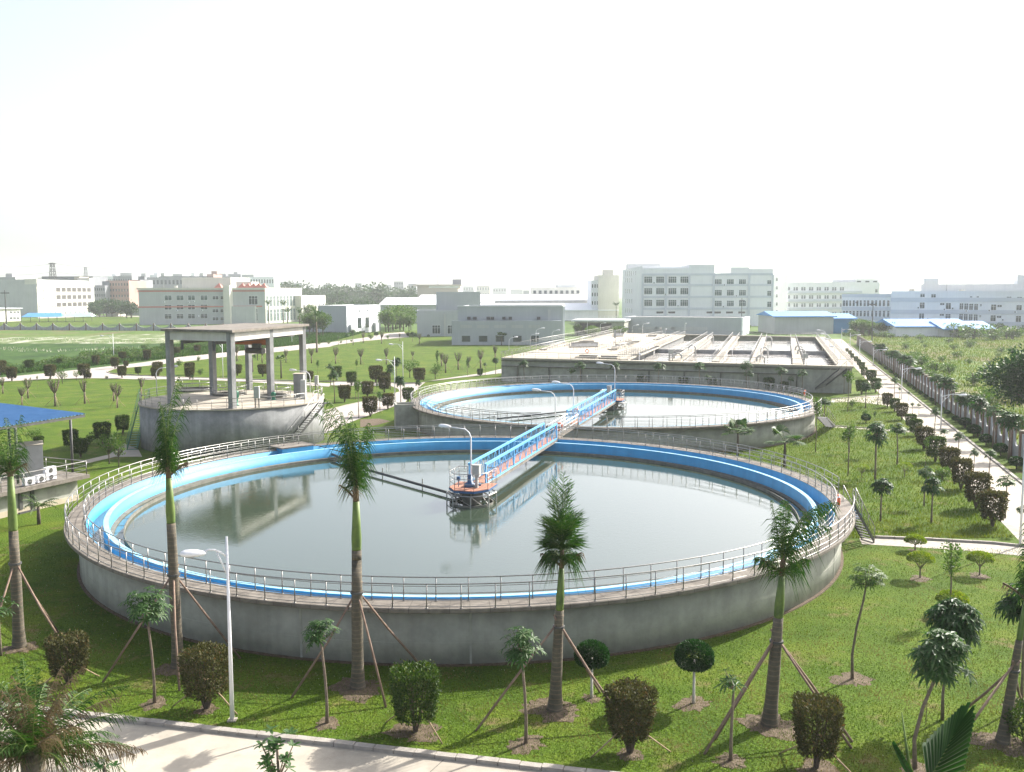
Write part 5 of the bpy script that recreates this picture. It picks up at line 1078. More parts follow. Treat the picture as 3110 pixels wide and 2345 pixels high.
for i,(k,x,yc) in enumerate([('a',2070,190),('a',1870,110),('a',1680,10),('a',1515,-40),('b',2150,860),('b',2050,860),('b',1880,640),('b',1740,590),('b',1480,500),('b',1380,385),('b',1320,345),('b',1230,300),('b',1160,270),('b',1080,280),('b',990,190),('b',930,190)]):
    u,v=px(k,x,yc); rx=(u-1555)/FPX   # stands half a metre inside the fence, where this line of sight meets it
    yy=(23.0-.9)/(rx*1.005-.28); p=Vector((rx*yy*1.005,yy,0)); put('lo' if i%2 else 'ld','%s tree from the near end of the line before fence'%ordw[i],k,x,0,yc,1.15,G6,p)
G7='small plants on the right lawn'
for kd,lab,k,x,y,yt,wf in [('mu','yellow topped shrub near tank steps on right lawn','a',265,1005,820,.95),('mu','yellow topped shrub in middle of right lawn','a',778,985,795,.95),('mu','spreading yellow topped shrub left of the fourth cube','a',1040,1030,850,1.0),('ba','dark ball bush on the upper right lawn','a',315,335,230,1.0),('bu','airy bush above the dark ball bush','a',300,240,175,1.0),
   ('bu','loose bush at cross path corner','a',155,145,45,1.0),('bu','soft bush behind the third cube shrub','a',1230,1010,850,1.2)]:
    put(kd,lab,k,x,y,yt,wf,G7)
G8='small trees growing under the basin front wall'
for i,(lab,k,x,yc) in enumerate([('leafy shrub tree at basin wall left, by the stairs','h',370,565),('small tree before the basin wall, second from stairs','h',1060,590),('pale low tree before the basin wall, under second','h',955,675),('pale leaved tree before basin wall, centre left','h',1485,590),('double crowned tree before basin wall, left of lamp post','h',2010,600),
   ('thin tree before basin wall, right of lamp post',3,1030,1100),('tree before basin wall centre right, upper crown',3,1480,1085),('tree before basin wall centre right, lower crown',3,1505,1185),('tree before basin wall right, bluish crown',3,1815,1150),('lower small tree before basin wall right end',3,1905,1235),('bright tree before basin wall right end',3,2015,1170),('low plants tree before basin wall middle',3,1105,1225)]):
    dx,dy=ray(k,x,yc)[0],ray(k,x,yc)[1]; a=O-BV*(2.2+(i%3)*.8); t_=(a.dot(BV))/(dx*BV.x+dy*BV.y); p=Vector((dx*t_,dy*t_,0)); put('lo','%s'%lab,k,x,0,yc,1.05,G8,p)
G9='low shrubs at foot of the basin front wall'
for i,(lab,x,yc) in enumerate([('leftmost dark low shrub at basin wall foot',470,1235),('dark low shrub at the wall foot, left of centre',870,1255),('dark low shrub at wall foot, centre',1150,1262),('square dark shrub at wall foot, right of centre',1690,1265),('small dark shrub at wall foot, far right',1840,1300)]):
    dx,dy=ray(3,x,yc)[0],ray(3,x,yc)[1]; a=O-BV*1.6; t_=(a.dot(BV))/(dx*BV.x+dy*BV.y); put('cg',lab,3,x,0,yc,1.0,G9,Vector((dx*t_,dy*t_,0)))
# --- fan palms beside the far tank, small palms at the left
def fanpalm(label,p,h,nf,L,r,lm='palm',sp=.95,group=None):
    t=thing('fan_palm',label,'palm tree',tuple(p),0,group); MB().tube([(0,0,-.05),(0,0,h*.35),(0,0,h*.7)],[.16,.13,.10],9).build('trunk',M['barkd'],t,True)
    for i in range(nf):
        a=i*2.399; el=r.uniform(-.1,1.2); pet=L*.8; d=np.array([math.cos(a)*math.cos(el),math.sin(a)*math.cos(el),math.sin(el)]); c=d*pet; Q=[]
        s=np.cross(d,[0,0,1.]); s/=np.linalg.norm(s); uu=np.cross(s,d)
        for j in range(17):
            b=-1.9+3.8*j/16; e=d*math.cos(b)+s*math.sin(b); e=e/np.linalg.norm(e); w_=np.cross(e,uu); w_/=np.linalg.norm(w_); m1=c+e*L*.38; tp=c+e*L*.62-np.array([0,0,.16*L])
            Q.append([c,m1+w_*.055*L,tp,m1-w_*.055*L])
        f_=obj('fan_leaf',qmesh('fan_leaf',Q,LM[lm]),t,(0,0,h*.7)); MB().tube([(0,0,0),tuple(c*.6+np.array([0,0,.05])),tuple(c)],.018,5).build('petiole',M['shaft'],f_)
    return t
gp='fan palms between the two tanks and path'
fanpalm('fan palm between far tank wall and near tank, left one',g('C',1205,330),ht('C',1205,330,90),13,1.35,R1_,group=gp)
fanpalm('fan palm right of its twin, before the far tank end',g('C',1555,415),ht('C',1555,415,150),12,1.45,R1_,group=gp)
fanpalm('shaggy fan palm seen between the tower right columns',g(9,1570,690),ht(9,1570,690,420),10,1.0,R1_)
fanpalm('small fan palm seen beside the tower rear column',g(9,1270,620),ht(9,1270,620,430),9,.9,R1_)
fanpalm('fan palm by the grey plant building window',g('h',95,400),ht('h',95,400,250),10,1.6,R1_)
fanpalm('fan palm among bushes left of basin rear',g('h',390,380),ht('h',390,380,255),10,1.6,R1_)
t=thing('small_palm','short young palm on grass in front of the pump house',"palm tree",tuple(g(10,440,1640)))
hh=ht(10,440,1640,1380); MB().tube([(0,0,-.05),(0,0,hh*.3),(0,0,hh*.75)],[.12,.13,.09],9).build('trunk',M['barkd'],t,True)
for i in range(11):
    pts,Q=frond(i*2.4,R1_.uniform(.3,1.1),1.5,1.1,R1_,20,.32,.03,.7); f_=obj('frond',qmesh('frond',Q,LM['palm']),t,(0,0,hh*.75)); MB().tube([tuple(q) for q in pts],.015,4,False).build('rachis',M['shaft'],f_)
def tallpalm(label,p,h,r,L=2.6,group='slim royal palms in the distance'):
    t=thing('royal_palm',label,'palm tree',tuple(p),0,group); MB().tube([(0,0,-.1),(0,0,1),(0,0,h*.6),(0,0,h*.72)],[.38,.26,.20,.15],9).build('trunk',M['bark'],t,True); MB().tube([(0,0,h*.72),(0,0,h*.78),(0,0,h*.86)],[.16,.17,.08],8).build('crownshaft',M['shaft'],t,True)
    for i in range(8):
        pts,Q=frond(i*2.4,R1_.uniform(.8,1.4),L,1.0,R1_,16,.7,.10,1.0); obj('frond',qmesh('frond',Q,LM['palm']),t,(0,0,h*.85))
for lab,k,x,y,yt in [('tall slim royal palm at left edge of the big lawn','f',405,445,-190),('thin palm before white red trimmed factory, leftmost',1,1905,560,360),('thin palm before white red trimmed factory, second',1,1808,560,358),('thin palm before the white factory, third',1,1935,600,410),('thin palm before the white factory, rightmost',1,2015,600,420),
   ('thin palm before low building by the basin, tall one',3,225,760,530)]:
    tallpalm(lab,g(k,x,y),ht(k,x,y,yt),R1_)
# --- plants around the pump house and tower foot
for kd,lab,k,x,y,yt,wf in [('fl','flowering bush tree between pump house and tower stairs','10',1230,960,590,.75),('fl','leaning pale flowered tree right of its neighbour','10',1340,1000,580,.6),('fl','spreading tree behind the grey machine housing','10',400,760,560,1.0),('bu','small leafy bush left of tower foot shrubs','10',1000,740,600,1.0),
   ('fl','bare spreading small tree at left road, white flowers','e',930,810,560,.8),('fl','thin bare small tree near the road fork','e',1140,770,610,.7),('bu','small bush at tip of lawn','e',1590,745,690,.9),('sa','thin sapling on left lawn by the road','e',560,880,680,.5),('ss','twiggy tree before tower path, behind tower','9',640,760,650,1.0),
   ('bu','bush seen between tower columns on lawn','9',720,650,580,1.0),('bu','bush by road kerb, left of tower column','9',500,560,480,.9),('bu','bush behind road, right of tower column','9',705,510,455,.9)]:
    put(kd,lab,int(k) if k.isdigit() else k,x,y,yt,wf,'small plants around pump house and tower')
# --- the far road edge
for i,(kd,lab,k,x,y,yt) in enumerate([('bu','round bush on the far pale road edge, right','f',1460,240,185),('bu','topiary bush before small white house, left','f',1210,250,150),('ba','round topiary before small white house, right','f',1290,210,145),('bu','bush on near side of far road, beside tall palm','f',440,330,285),('bu','bush right of the tall palm on road side','f',580,320,260),
  ('bu','bush at road side before small grey house','f',760,310,265),('lo','dark tree on far road before white house','f',945,335,90),('lo','tree on far road before grey house wall','f',850,330,150),('lo','tree on far road, right of tall palm','f',725,330,190),('bu','low bush left of white house on road','f',920,290,250),
  ('cg','rounded plant by road end, grey annex','f',1760,205,150),('bu','low plants at grey annex foot, left','f',1860,200,140),('ba','round bush at grey annex window','f',2065,220,180),('ld','tree before grey annex, tall','f',1830,280,130),('cr','dark shrub left of tall palm in weeds','f',440,215,160),('cr','dark shrub right of tower rear column','f',240,240,180),('sa','thin tree between road and white house','f',1280,240,160)]):
    put(kd,lab,k,x,y,yt,1.0,'plants along the far road')
# --- big tree at the right edge, thickets, distant woods
p=g(4,2330,1560); spawn(kit_tree(16000,7.6,9.5,.42,R1_,'ball',.1,60,.35),'broadleaf_tree','big dense dark tree at the right edge beyond the fence','tree',Vector((67.5,121,0)))
for i in range(46):
    yy=RK.uniform(85,240); x_=fn(yy)+RK.uniform(1.5,9+yy*.03); kk=K_['bu'][i%3]; s=RK.uniform(1.2,2.6)
    spawn(kk,'bush','wild bush in the overgrown strip just outside the right fence','bush',(x_,yy,0),s*1.3,s,RK.uniform(0,6),'wild bushes outside the right fence')
for i in range(70):
    x_=RK.uniform(120,300); yy=RK.uniform(318,365)+ (x_-120)*-.05; s=RK.uniform(1.8,4.6)*(1 if x_>150 else .6)
    spawn(K_['bu'][i%3],'bush','tall bush in the thicket at far side of the wild field','bush',(x_,yy,0),s*1.6,s,RK.uniform(0,6),'bushes at the far side of the wild field')
for i in range(70):
    x_=RK.uniform(90,230); yy=RK.uniform(180,320); s=RK.uniform(.8,1.9)
    if x_<fn(yy)+4: continue
    spawn(K_['bu'][i%3],'bush','scattered low bush in the middle of the wild field','bush',(x_,yy,0),s*1.6,s,RK.uniform(0,6),'scattered bushes in the wild field')
for i in range(130):
    t_=RK.uniform(0,1); p=g('e',-100,640).lerp(g('e',2208,440),t_)+Vector((RK.uniform(-3,3),RK.uniform(0,1)**2*95,0)); s=RK.uniform(.6,1.5)*(1.3 if i<45 else 1)
    spawn(K_['bu'][i%3],'bush','weedy bush in the thicket beyond the left road','bush',p,s*1.8,s,RK.uniform(0,6),'weedy bushes beyond the left road')
for i,(k,x,y,yt) in enumerate([(2,95,500,385),(2,60,560,440),(2,650,560,410),(2,600,570,430),(2,720,565,430),(2,770,560,440),(2,700,540,420),(4,1380,860,790),(4,640,810,745),(4,560,815,755),(4,690,800,750),(4,720,820,770),(3,1500,800,745),(3,1600,800,755),(1,2080,600,450),(1,2130,600,425),(1,2170,610,440),(4,360,800,745),(4,420,800,750),(4,1680,830,770),(4,1800,825,765)]):
    put('tr','broadleaf tree in the green belt beside the factory walls',k,x,y,yt,1.0,'broadleaf trees beside the factory walls')
def grass(name,n,fx,h0,h1,seed,mt):
    r=np.random.default_rng(seed); XY=fx(r,n); n=len(XY); P=np.c_[XY,np.zeros(n)]; a=r.uniform(0,6.28,n); l=r.uniform(h0,h1,n); w=l*.16
    D=np.c_[np.cos(a)*.45*l,np.sin(a)*.45*l,l]; S=np.c_[-np.sin(a)*w,np.cos(a)*w,np.zeros(n)]
    o=obj(name,qmesh(name,np.stack([P-S,P+S,P+D+S*.15,P+D-S*.15],1),mt)); o['kind']='stuff'; return o
def dry(m,c,scale,lo,hi):   # dry and worn patches across the turf
    t=m.node_tree; L=t.links.new; P=t.nodes['Principled BSDF']; base=P.inputs['Base Color'].links[0].from_socket
    tc=t.nodes.new('ShaderNodeTexCoord'); n=t.nodes.new('ShaderNodeTexNoise'); n.inputs['Scale'].default_value=scale; n.inputs['Detail'].default_value=8; n.inputs['Roughness'].default_value=.7; L(tc.outputs['Object'],n.inputs['Vector'])
    r=t.nodes.new('ShaderNodeValToRGB'); r.color_ramp.elements[0].position=lo; r.color_ramp.elements[1].position=hi; L(n.outputs[0],r.inputs[0])
    mx=t.nodes.new('ShaderNodeMixRGB'); L(r.outputs[0],mx.inputs[0]); L(base,mx.inputs[1]); mx.inputs[2].default_value=tuple(c)+(1,); L(mx.outputs[0],P.inputs['Base Color'])
    for nd in t.nodes:
        if nd.type=='HUE_SAT': L(mx.outputs[0],nd.inputs['Color'])
    return m
LM['grass']=dry(leafmat('grass_blades',(.034,.074,.004),(.080,.130,.008),(.14,.15,.028),.3,.8),(.17,.125,.055),.34,.47,.64)
LM['grass2']=dry(leafmat('long_grass_blades',(.050,.100,.006),(.105,.155,.012),(.15,.17,.03),.3,.8),(.16,.17,.04),.12,.48,.66)
def fx1(r,n):
    y=27+ (r.uniform(0,1,n)**1.5)*38; x=r.uniform(-.56,.56,n)*y*1.05
    k=(y>36.3-.2365*(x+16.95))&(np.hypot(x-C1.x,y-C1.y)>24.4)&(x<20.39+.28*y-5.0)&(y<62)&~((np.abs(y-(61.5-.12*(x-22)))<1.3)&(x>21)); return np.c_[x,y][k]
grass('lawn_grass',230000,fx1,.035,.10,1,LM['grass'])
LM['clip']=leafmat('pale_clippings',(.45,.42,.32),(.62,.60,.50),None,.1,.8)
clp=grass('lawn_clippings',5200,fx1,.03,.055,9,LM['clip'])
def fx2(r,n):
    y=62+(r.uniform(0,1,n)**1.4)*85; x=r.uniform(14,62,n)
    k=(x<20.39+.28*y-4.9)&(x>13)&(np.hypot(x-C1.x,y-C1.y)>25.3)&(np.hypot(x-C2.x,y-C2.y)>24.6); return np.c_[x,y][k]
grass('long_grass',120000,fx2,.10,.22,2,LM['grass2'])
def fx3(r,n):
    y=85+(r.uniform(0,1,n)**1.2)*270; x=fn(y)+1+r.uniform(0,1,n)*170; return np.c_[x,y]
grass('wild_tall_grass',170000,fx3,.22,.55,3,LM['grass2'])
LM['weedb']=leafmat('weed_blades',(.02,.06,.008),(.045,.10,.014),(.08,.13,.022),.3,.8)
def fx4(r,n):
    t=r.uniform(0,1,n); a=g('e',-500,745); b=g(1,2212,640); d=r.uniform(0,1,n)**1.1*110
    x=a.x+(b.x-a.x)*t; y=a.y+(b.y-a.y)*t+d+2; return np.c_[x,y]
grass('weed_thicket',70000,fx4,.4,1.0,4,LM['weedb'])

def fx5(r,n):
    y=r.uniform(250,400,n); x=-y*.53+r.uniform(-40,175,n); z=np.sin(x*.06)*12+np.sin(x*.17+y*.03)*6
    k=(np.abs(y-(335+z))<7)|(np.abs(y-(285+z*.7))<5); k&=x<-112; return np.c_[x,y][k]
grass('rubble_heap',14000,fx5,.25,.7,12,LM['clip'])
# ================================================================ buildings
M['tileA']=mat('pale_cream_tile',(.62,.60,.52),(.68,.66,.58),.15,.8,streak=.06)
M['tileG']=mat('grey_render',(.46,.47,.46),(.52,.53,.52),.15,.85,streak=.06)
M['tileW']=mat('white_tile',(.80,.81,.81),(.86,.87,.87),.15,.7,streak=.05)
M['tileB']=mat('grey_blue_band',(.56,.59,.63),(.62,.65,.69),.15,.7)
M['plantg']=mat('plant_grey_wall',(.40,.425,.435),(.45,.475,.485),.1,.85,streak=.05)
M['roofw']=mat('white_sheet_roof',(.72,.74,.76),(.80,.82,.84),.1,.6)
M['roofg']=mat('flat_roof_grey',(.30,.30,.29),(.38,.38,.36),.2,.9)
M['redtrim']=mat('red_trim',(.48,.16,.12),(.54,.20,.15),.3,.7)
M['glass']=mat('window_glass',(.022,.032,.035),(.05,.07,.07),.4,.2,spec=.6)
M['glassg']=mat('green_window_glass',(.03,.07,.065),(.06,.11,.10),.4,.2,spec=.6)
M['gap']=mat('opening_shade',(.05,.048,.045),(.08,.075,.07),.5,.9)  # flat dark colour painted for the shade inside openings
M['pinkb']=mat('pinkish_brick',(.34,.20,.17),(.42,.27,.23),.1,.9)
M['cityg']=mat('city_grey',(.30,.305,.31),(.38,.385,.39),.05,.9)
M['cityc']=mat('city_cream',(.44,.38,.31),(.50,.44,.37),.05,.9)
M['cityb']=mat('city_dark',(.18,.19,.21),(.24,.25,.27),.05,.9)
class Bld:
    """a building on ground point p0, front along u, depth along the normal pointing away from us"""
    def __init__(s,label,p0,p1,depth,h,mt,nm='factory_building',group=None,parapet=.9,roof=True,vv=None):
        s.p0=Vector((p0.x,p0.y,0)); s.u=Vector((p1.x-p0.x,p1.y-p0.y,0)); s.L=s.u.length; s.u.normalize(); s.v=Vector((-s.u.y,s.u.x,0))
        if s.v.y<0 and abs(s.v.y)>.2: s.v=-s.v
        if vv is not None: s.v=vv
        s.h=h; s.D=depth; s.t=thing(nm,label,'building',tuple(s.p0),0,group)
        z=Vector((0,0,0)); s.z=z
        MB().obox(z,s.u,s.v,0,0,-.5,s.L,depth,h).build('wall',mt,s.t)
        if roof:
            r=MB().obox(z,s.u,s.v,.3,.3,h+.001,s.L-.3,depth-.3,h+.12).build('roof',M['roofg'],s.t)
            if parapet:
                q=MB(); q.obox(z,s.u,s.v,0,0,h+.002,s.L,.28,h+parapet); q.obox(z,s.u,s.v,0,depth-.28,h+.002,s.L,depth,h+parapet); q.obox(z,s.u,s.v,0,.281,h+.002,.28,depth-.281,h+parapet); q.obox(z,s.u,s.v,s.L-.28,.281,h+.002,s.L,depth-.281,h+parapet)
                q.build('parapet',mt,r)
    def box(s,nm,x0,y0,z0,x1,y1,z1,mt,par=None): return MB().obox(s.z,s.u,s.v,x0,y0,z0,x1,y1,z1).build(nm,mt,par or s.t)
    def fr(s,k,x,y,face='front'):      # a pixel -> (distance along the face, height)
        d=ray(k,x,y); a,n=(s.p0,s.v) if face=='front' else ((s.p0+s.u*s.L,s.u) if face=='right' else (s.p0,s.u))
        t=a.dot(n)/(d[0]*n.x+d[1]*n.y); P=Vector((d[0]*t,d[1]*t,0)); z=HC+d[2]*t
        return ((P-s.p0).dot(s.u) if face=='front' else (P-a).dot(s.v)),z
    def win(s,x,z0,z1,w,face='front',mt=None,nm='window',mull=1,frame=True):
        key=(round(w,1),round(z1-z0,1),face,nm,id(mt),id(s)); 
        ux,uy=(s.u,s.v) if face=='front' else ((s.v,-s.u) if face=='right' else (s.v,s.u))
        c=s.z+s.u*x if face=='front' else (s.u*s.L+s.v*x if face=='right' else s.v*x)
        h=z1-z0
        if key not in WC:
            g_=MB().obox(s.z,ux,uy,-w/2+.06,-.03,.06,w/2-.06,-.01,h-.06)
            f=MB(); e=.10
            f.obox(s.z,ux,uy,-w/2-.04,-.09,-.06,w/2+.04,-.001,.06); f.obox(s.z,ux,uy,-w/2-.04,-.09,h-.06,w/2+.04,-.001,h+.06); f.obox(s.z,ux,uy,-w/2-.04,-.09,.061,-w/2+.06,-.001,h-.061); f.obox(s.z,ux,uy,w/2-.06,-.09,.061,w/2+.04,-.001,h-.061)
            for i in range(mull): xx=-w/2+w*(i+1)/(mull+1); f.obox(s.z,ux,uy,xx-.05,-.08,.061,xx+.05,-.031,h-.061)
            if h>1.2: f.obox(s.z,ux,uy,-w/2+.061,-.075,h*.68,w/2-.061,-.032,h*.68+.09)
            WC[key]=(g_.mesh('pane',mt or M['glass']),f.mesh('frame',M['tileW']))
        a,b=WC[key]; w_=obj(nm,a,s.t,tuple(c+Vector((0,0,z0))))
        if frame: obj('frame',b,w_)
        return w_
    def grid(s,k,xs,ys,w,h,face='front',**kw):   # xs: list of (x,y) pixel centres for a column of windows at each row y
        for y in ys:
            for x in xs:
                a,z=s.fr(k,x,y,face); s.win(a,z-h/2,z+h/2,w,face,**kw)
WC={}
def bh(k,x,y,yt): return ht(k,x,y,yt)
# --- cream dormitory block, far left
p1=g('c',632,1012); p2=g('c',1582,965); h=ht('c',632,1012,380); dv=(p2-p1); Ld=dv.length; dv.normalize(); lv=Vector((-dv.y,dv.x,0))
b=Bld('cream factory dormitory with rows of open balconies, far left',p1+lv*78,p1,Ld,h-1,M['tileG'],parapet=1.0)
f0,f1=b.fr('c',700,480,'right')[1],b.fr('c',1500,460,'right')[1]
b.box('sun_toned_front',b.L+.001,0,-.3,b.L+.5,b.D,h-3.5,M['tileA']); b.box('stair_tower',b.L-8,-.02,h-3.4,b.L+.7,7,h+.3,M['tileA']); b.box('stair_tower',b.L-9,b.D-7,h-3.4,b.L+.7,b.D+.02,h+2.2,M['tileA'])  # paler slab puts the sunlit tone into this side's colour
b.box('cornice',b.L+.501,-.3,h-4.6,b.L+1.0,b.D+.3,h-3.6,M['tileA'])
ox=b.L; b.L+=.5
fh=(h-3.6)/4.15
for fl in (1,2,3):
    z0=fl*fh+1.0
    for i in range(7): 
        x=b.D*(.30+.64*(i+.5)/7*1.02); b.win(x,z0+.16,z0+fh*.62,b.D*.60/7*.92,'right',M['gap'],'balcony_shade_pane',0,False)  # dark panes carry the balcony shade in their colour
        b.box('balcony_front',b.L+.001,x-b.D*.044,z0-1.4,b.L+.35,x+b.D*.044,z0+.15,M['tileA'])
    for x in (.025,.10,.23,.28,.975): b.win(b.D*x,z0,z0+fh*.42,1.6,'right',M['glass'])
for i in range(12): b.win(b.D*(.03+.94*i/11),.8,3.2,2.2,'right',M['glass'])
b.L=ox
# --- dark long block behind it
pA=atd('c',-200,900,760); pB=atd('c',870,900,760)
# low cream house at the left edge
p1,p2=g('c',-250,1100),g('c',350,1080); b=Bld('low cream house with flat white eaves at left edge',p1,p2,22,ht('c',300,1085,900),M['tileA'],'house')
b.box('eaves',-1,-1,b.h+.95,b.L+1,23,b.h+1.4,M['roofw'])
for x in (185,245,305):
    a,z=b.fr('c',x,925); b.win(a,z-.8,z+.5,1.6,mt=M['glass']); a,z=b.fr('c',x,1025); b.win(a,z-.9,z+.6,1.8)
# --- white factory with red trim
p1,p2=g(1,938,524),g(1,1782,514); h=ht(1,938,524,290)
pe=g(1,2027,499); b=Bld('white factory with red trim lines and little red roof peaks',p1,p2,(pe-p2).length,h,M['tileG'],parapet=0,vv=(pe-p2).normalized())
b.box('red_band',-.25,-.25,h-.9,b.L+.2,-.001,h-.25,M['redtrim']); zb=b.fr(1,1200,405)[1]; b.box('red_band',-.2,-.2,zb-.3,b.L*.98,-.001,zb+.35,M['redtrim'])
b.box('cornice',-.5,-.6,h+.13,b.L+.6,.5,h+1.1,M['tileA']); b.box('cornice',b.L-.5,.501,h+.13,b.L+.6,b.D,h+1.1,M['tileA'])
for y in (343,407,470): b.grid(1,[1125,1205,1283,1370],[y],3.5,2.5,mt=M['glassg'] if y<380 else M['glass'])
for y in (343,434,490): b.grid(1,[1450,1506],[y],3.1,1.9)
for y in (362,466): b.grid(1,[1723],[y],4.6,4.6 if y<400 else 6.6,mull=2)
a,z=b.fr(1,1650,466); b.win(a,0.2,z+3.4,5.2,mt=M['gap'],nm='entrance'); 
x0,_=b.fr(1,1532,400); x1,_=b.fr(1,1577,400); b.box('stair_tower',x0,-3.5,-.3,x1,0-.001,h+2.4,M['tileA']); b.box('porch',x1+.001,-1.8,-.3,x1+12,-.002,h*.52,M['tileG'])
x0,_=b.fr(1,1110,250); x1,_=b.fr(1,1345,250); b.box('penthouse',x0,14,h+.121,x1+8,34,h+6.8,M['tileA'])
x0,_=b.fr(1,1540,280); b.box('penthouse',x0,8,h+.121,x0+8,16,h+4.4,M['tileA'])
for x in (1462,1630,1672,1714,1752,1790):
    a,z=b.fr(1,x,275); q=Vector((0,0,h+1.12)); c=b.u*a+b.v*2
    MB().add([tuple(c+b.u*i+b.v*j+q) for i,j in ((-2,-1.5),(2,-1.5),(2,1.5),(-2,1.5))]+[tuple(c+q+Vector((0,0,2.6)))],[(0,1,4),(1,2,4),(2,3,4),(3,0,4),(3,2,1,0)]).build('roof_peak',M['redtrim'],b.t)
b.box('sun_toned_front',b.L+.001,0,-.3,b.L+.4,b.D,h-.1,M['tileA']); ox=b.L; b.L+=.4  # sun side given paler tile than the wall, its brightness held in colour
for i in range(11):
    for (z0,z1) in ((1,h*.42),(h*.50,h*.82)): b.win(b.D*(.05+.9*i/10),z0,z1,b.D*.065,'right',M['glassg'],mull=2)
b.L=ox
b_red=b
p1,p2=g(1,2028,502),g(1,2190,490); b=Bld('lower cream wing joined right of the red trimmed factory',p1,p2,60,ht(1,2190,490,335),M['tileA'])
for i in range(6):
    for z in (2,7): b.win(b.L*(.1+.8*i/5),z,z+2.8,2.4,mt=M['glass'])
# --- small things fixed to the walls and roofs of the factories
def fittings(b,k,pts,roof=0,seed=1):
    r=random.Random(seed)
    for x,y in pts:
        a,z=b.fr(k,x,y); q=b.u*a; t_=MB().obox(q,b.u,b.v,-.55,-.5,z-.4,.55,-.01,z+.4).build('wall_air_conditioner',M['roofw'],b.t); MB().obox(q,b.u,b.v,-.35,-.52,z-.25,.1,-.501,z+.25).build('fan_grille',M['dark'],t_)
    for i in range(roof):
        x,y=r.uniform(4,b.L-6),r.uniform(5,15); h_=r.uniform(1.2,2.4); m=MB(); c=b.u*x+b.v*y
        if i%2: m.tube([c+Vector((0,0,b.h+.1)),c+Vector((0,0,b.h+.1+h_))],1.1,12); m.build('roof_tank',M['tileA'],b.t)
        else: m.tube([c+Vector((0,0,b.h)),c+Vector((0,0,b.h+h_+1.5))],.12,5); m.build('vent_pipe',M['roofg'],b.t)
fittings(b_red,1,[(1098,370),(1300,368),(1357,430),(1185,520-90),(1330,470),(1265,375)],7,3)
# --- plant buildings in grey and white
p0,p1,p2=g(2,148,580),g(2,335,588),g(2,567,562); h=ht(2,335,588,395)
b=Bld('small grey and white plant house beside the far pale road',p0,p1,(p2-p1).length,h-.9,M['plantg'],'plant_building',vv=(p2-p1).normalized()); b.box('sun_toned_front',b.L+.05,0.1,-.3,b.L+.5,b.D*.86,h,M['roofw'])  # whiter skin paints the sunlight on the right-hand side
for yy,z0,z1 in ((.40,2,h*.55),(.66,2,h*.55)): 
    q=b.u*(b.L+.5)+b.v*(b.D*.86*yy); MB().obox(q,b.v,-b.u,-1.9,-.15,z0,1.9,-.001,z1).build('tall_window',M['glass'],b.t)
for yy in (.12,.93): 
    q=b.u*(b.L+.5)+b.v*(b.D*.86*yy); MB().obox(q,b.v,-b.u,-2,-1.6,0,2,-.001,3.8).build('porch',M['plantg'],b.t)
for yy in (.40,.66):
    q=b.u*(b.L+.5)+b.v*(b.D*.86*yy); MB().add([tuple(q+b.v*i+b.u*j+Vector((0,0,z))) for i,j,z in ((-1,0,h-2.6),(1,0,h-2.6),(0,0,h-1.4),(0,1.2,h-2.4))],[(0,1,2),(0,3,1),(1,3,2),(2,3,0)]).build('wall_vent',M['plantg'],b.t)
p1,p2=g(2,1085,655),g(2,1790,655); h=ht(2,1085,655,400)
b=Bld('long grey plant building with high blank wall, behind big lawn',p1,p2,34,h-.9,M['plantg'],'plant_building')
b.box('sun_toned_front',b.L+.02,.3,-.3,b.L+.6,33.6,h-.1,M['roofw']); x0,z0=b.fr(2,1090,495); b.box('lower_block',-1.5,-3.5,-.3,b.L*.985,-.01,z0,M['plantg']);  # sun-side skin coloured white against grey wall, light put into colour
b.v=b.v
sv=b.p0; b.p0=b.p0-b.v*3.5; b.t_=b.t
for x in (1140,1255,1368,1485,1600):
    a,z=b.fr(2,x,617); q=b.u*a-b.v*3.5; MB().obox(q,b.u,b.v,-1.3,-.08,z-.9,1.3,-.001,z+.9).build('window',M['glass'],b.t)
    a,z=b.fr(2,x,535); q=b.u*a-b.v*3.5; MB().obox(q,b.u,b.v,-1.8,-.06,z-.45,1.8,-.001,z+.45).build('wall_panel',M['tileG'],b.t)
b.p0=sv
for x in (1160,1200,1290,1318,1395,1438,1628): a,z=b.fr(2,x,478); q=b.u*a; MB().obox(q,b.u,b.v,-.5,-.9,z-.45,.5,-.01,z+.4).build('wall_fan',M['dark'],b.t)
x0,_=b.fr(2,1690,450); b.box('drain_pipe',x0,-.3,z0,x0+.8,-.01,h-1,M['tileG']); b.box('coping',-.1,-.2,h+.01-.0,b.L+.7,.3,h+.2,M['roofw'])
p1,p2=g(2,812,602),g(2,1100,600); h=ht(2,812,602,430); b=Bld('grey plant annex with tall windows, left of the long one',p1,p2,30,h-.9,M['plantg'],'plant_building')
for x in (940,1043): a,z=b.fr(2,x,555); b.win(a,z-1.6,z+1.6,3.0,mt=M['glass'],mull=2)
x0,_=b.fr(2,945,400); b.box('upper_block',x0,6,h+.02,b.L+8,24,h+7,M['plantg']); x1,_=b.fr(2,990,450); b.box('drain_pipe',x1,-.4,0,x1+.7,-.01,h-1,M['tileG'])
p1,p2=g(3,300,835),g(3,1425,850); h=ht(3,300,835,670); b=Bld('long low grey building directly behind the aeration basin',p1,p2,18,h-.4,M['plantg'],'plant_building',parapet=.4)
b.box('end_wall',b.L+.01,-.3,-.3,b.L+.6,17.7,h,M['roofw'])
for x in (530,695,850,1000): a,z=b.fr(3,x,785); b.win(a,z-.8,z+.8,8,mt=M['tileG'],frame=False)
p1,p2=g(3,1655,790),g(3,1905,800); b=Bld('small grey flat roofed house behind basin right rear',p1,p2,12,ht(3,1655,790,718),M['tileG'],'plant_building',parapet=.4)
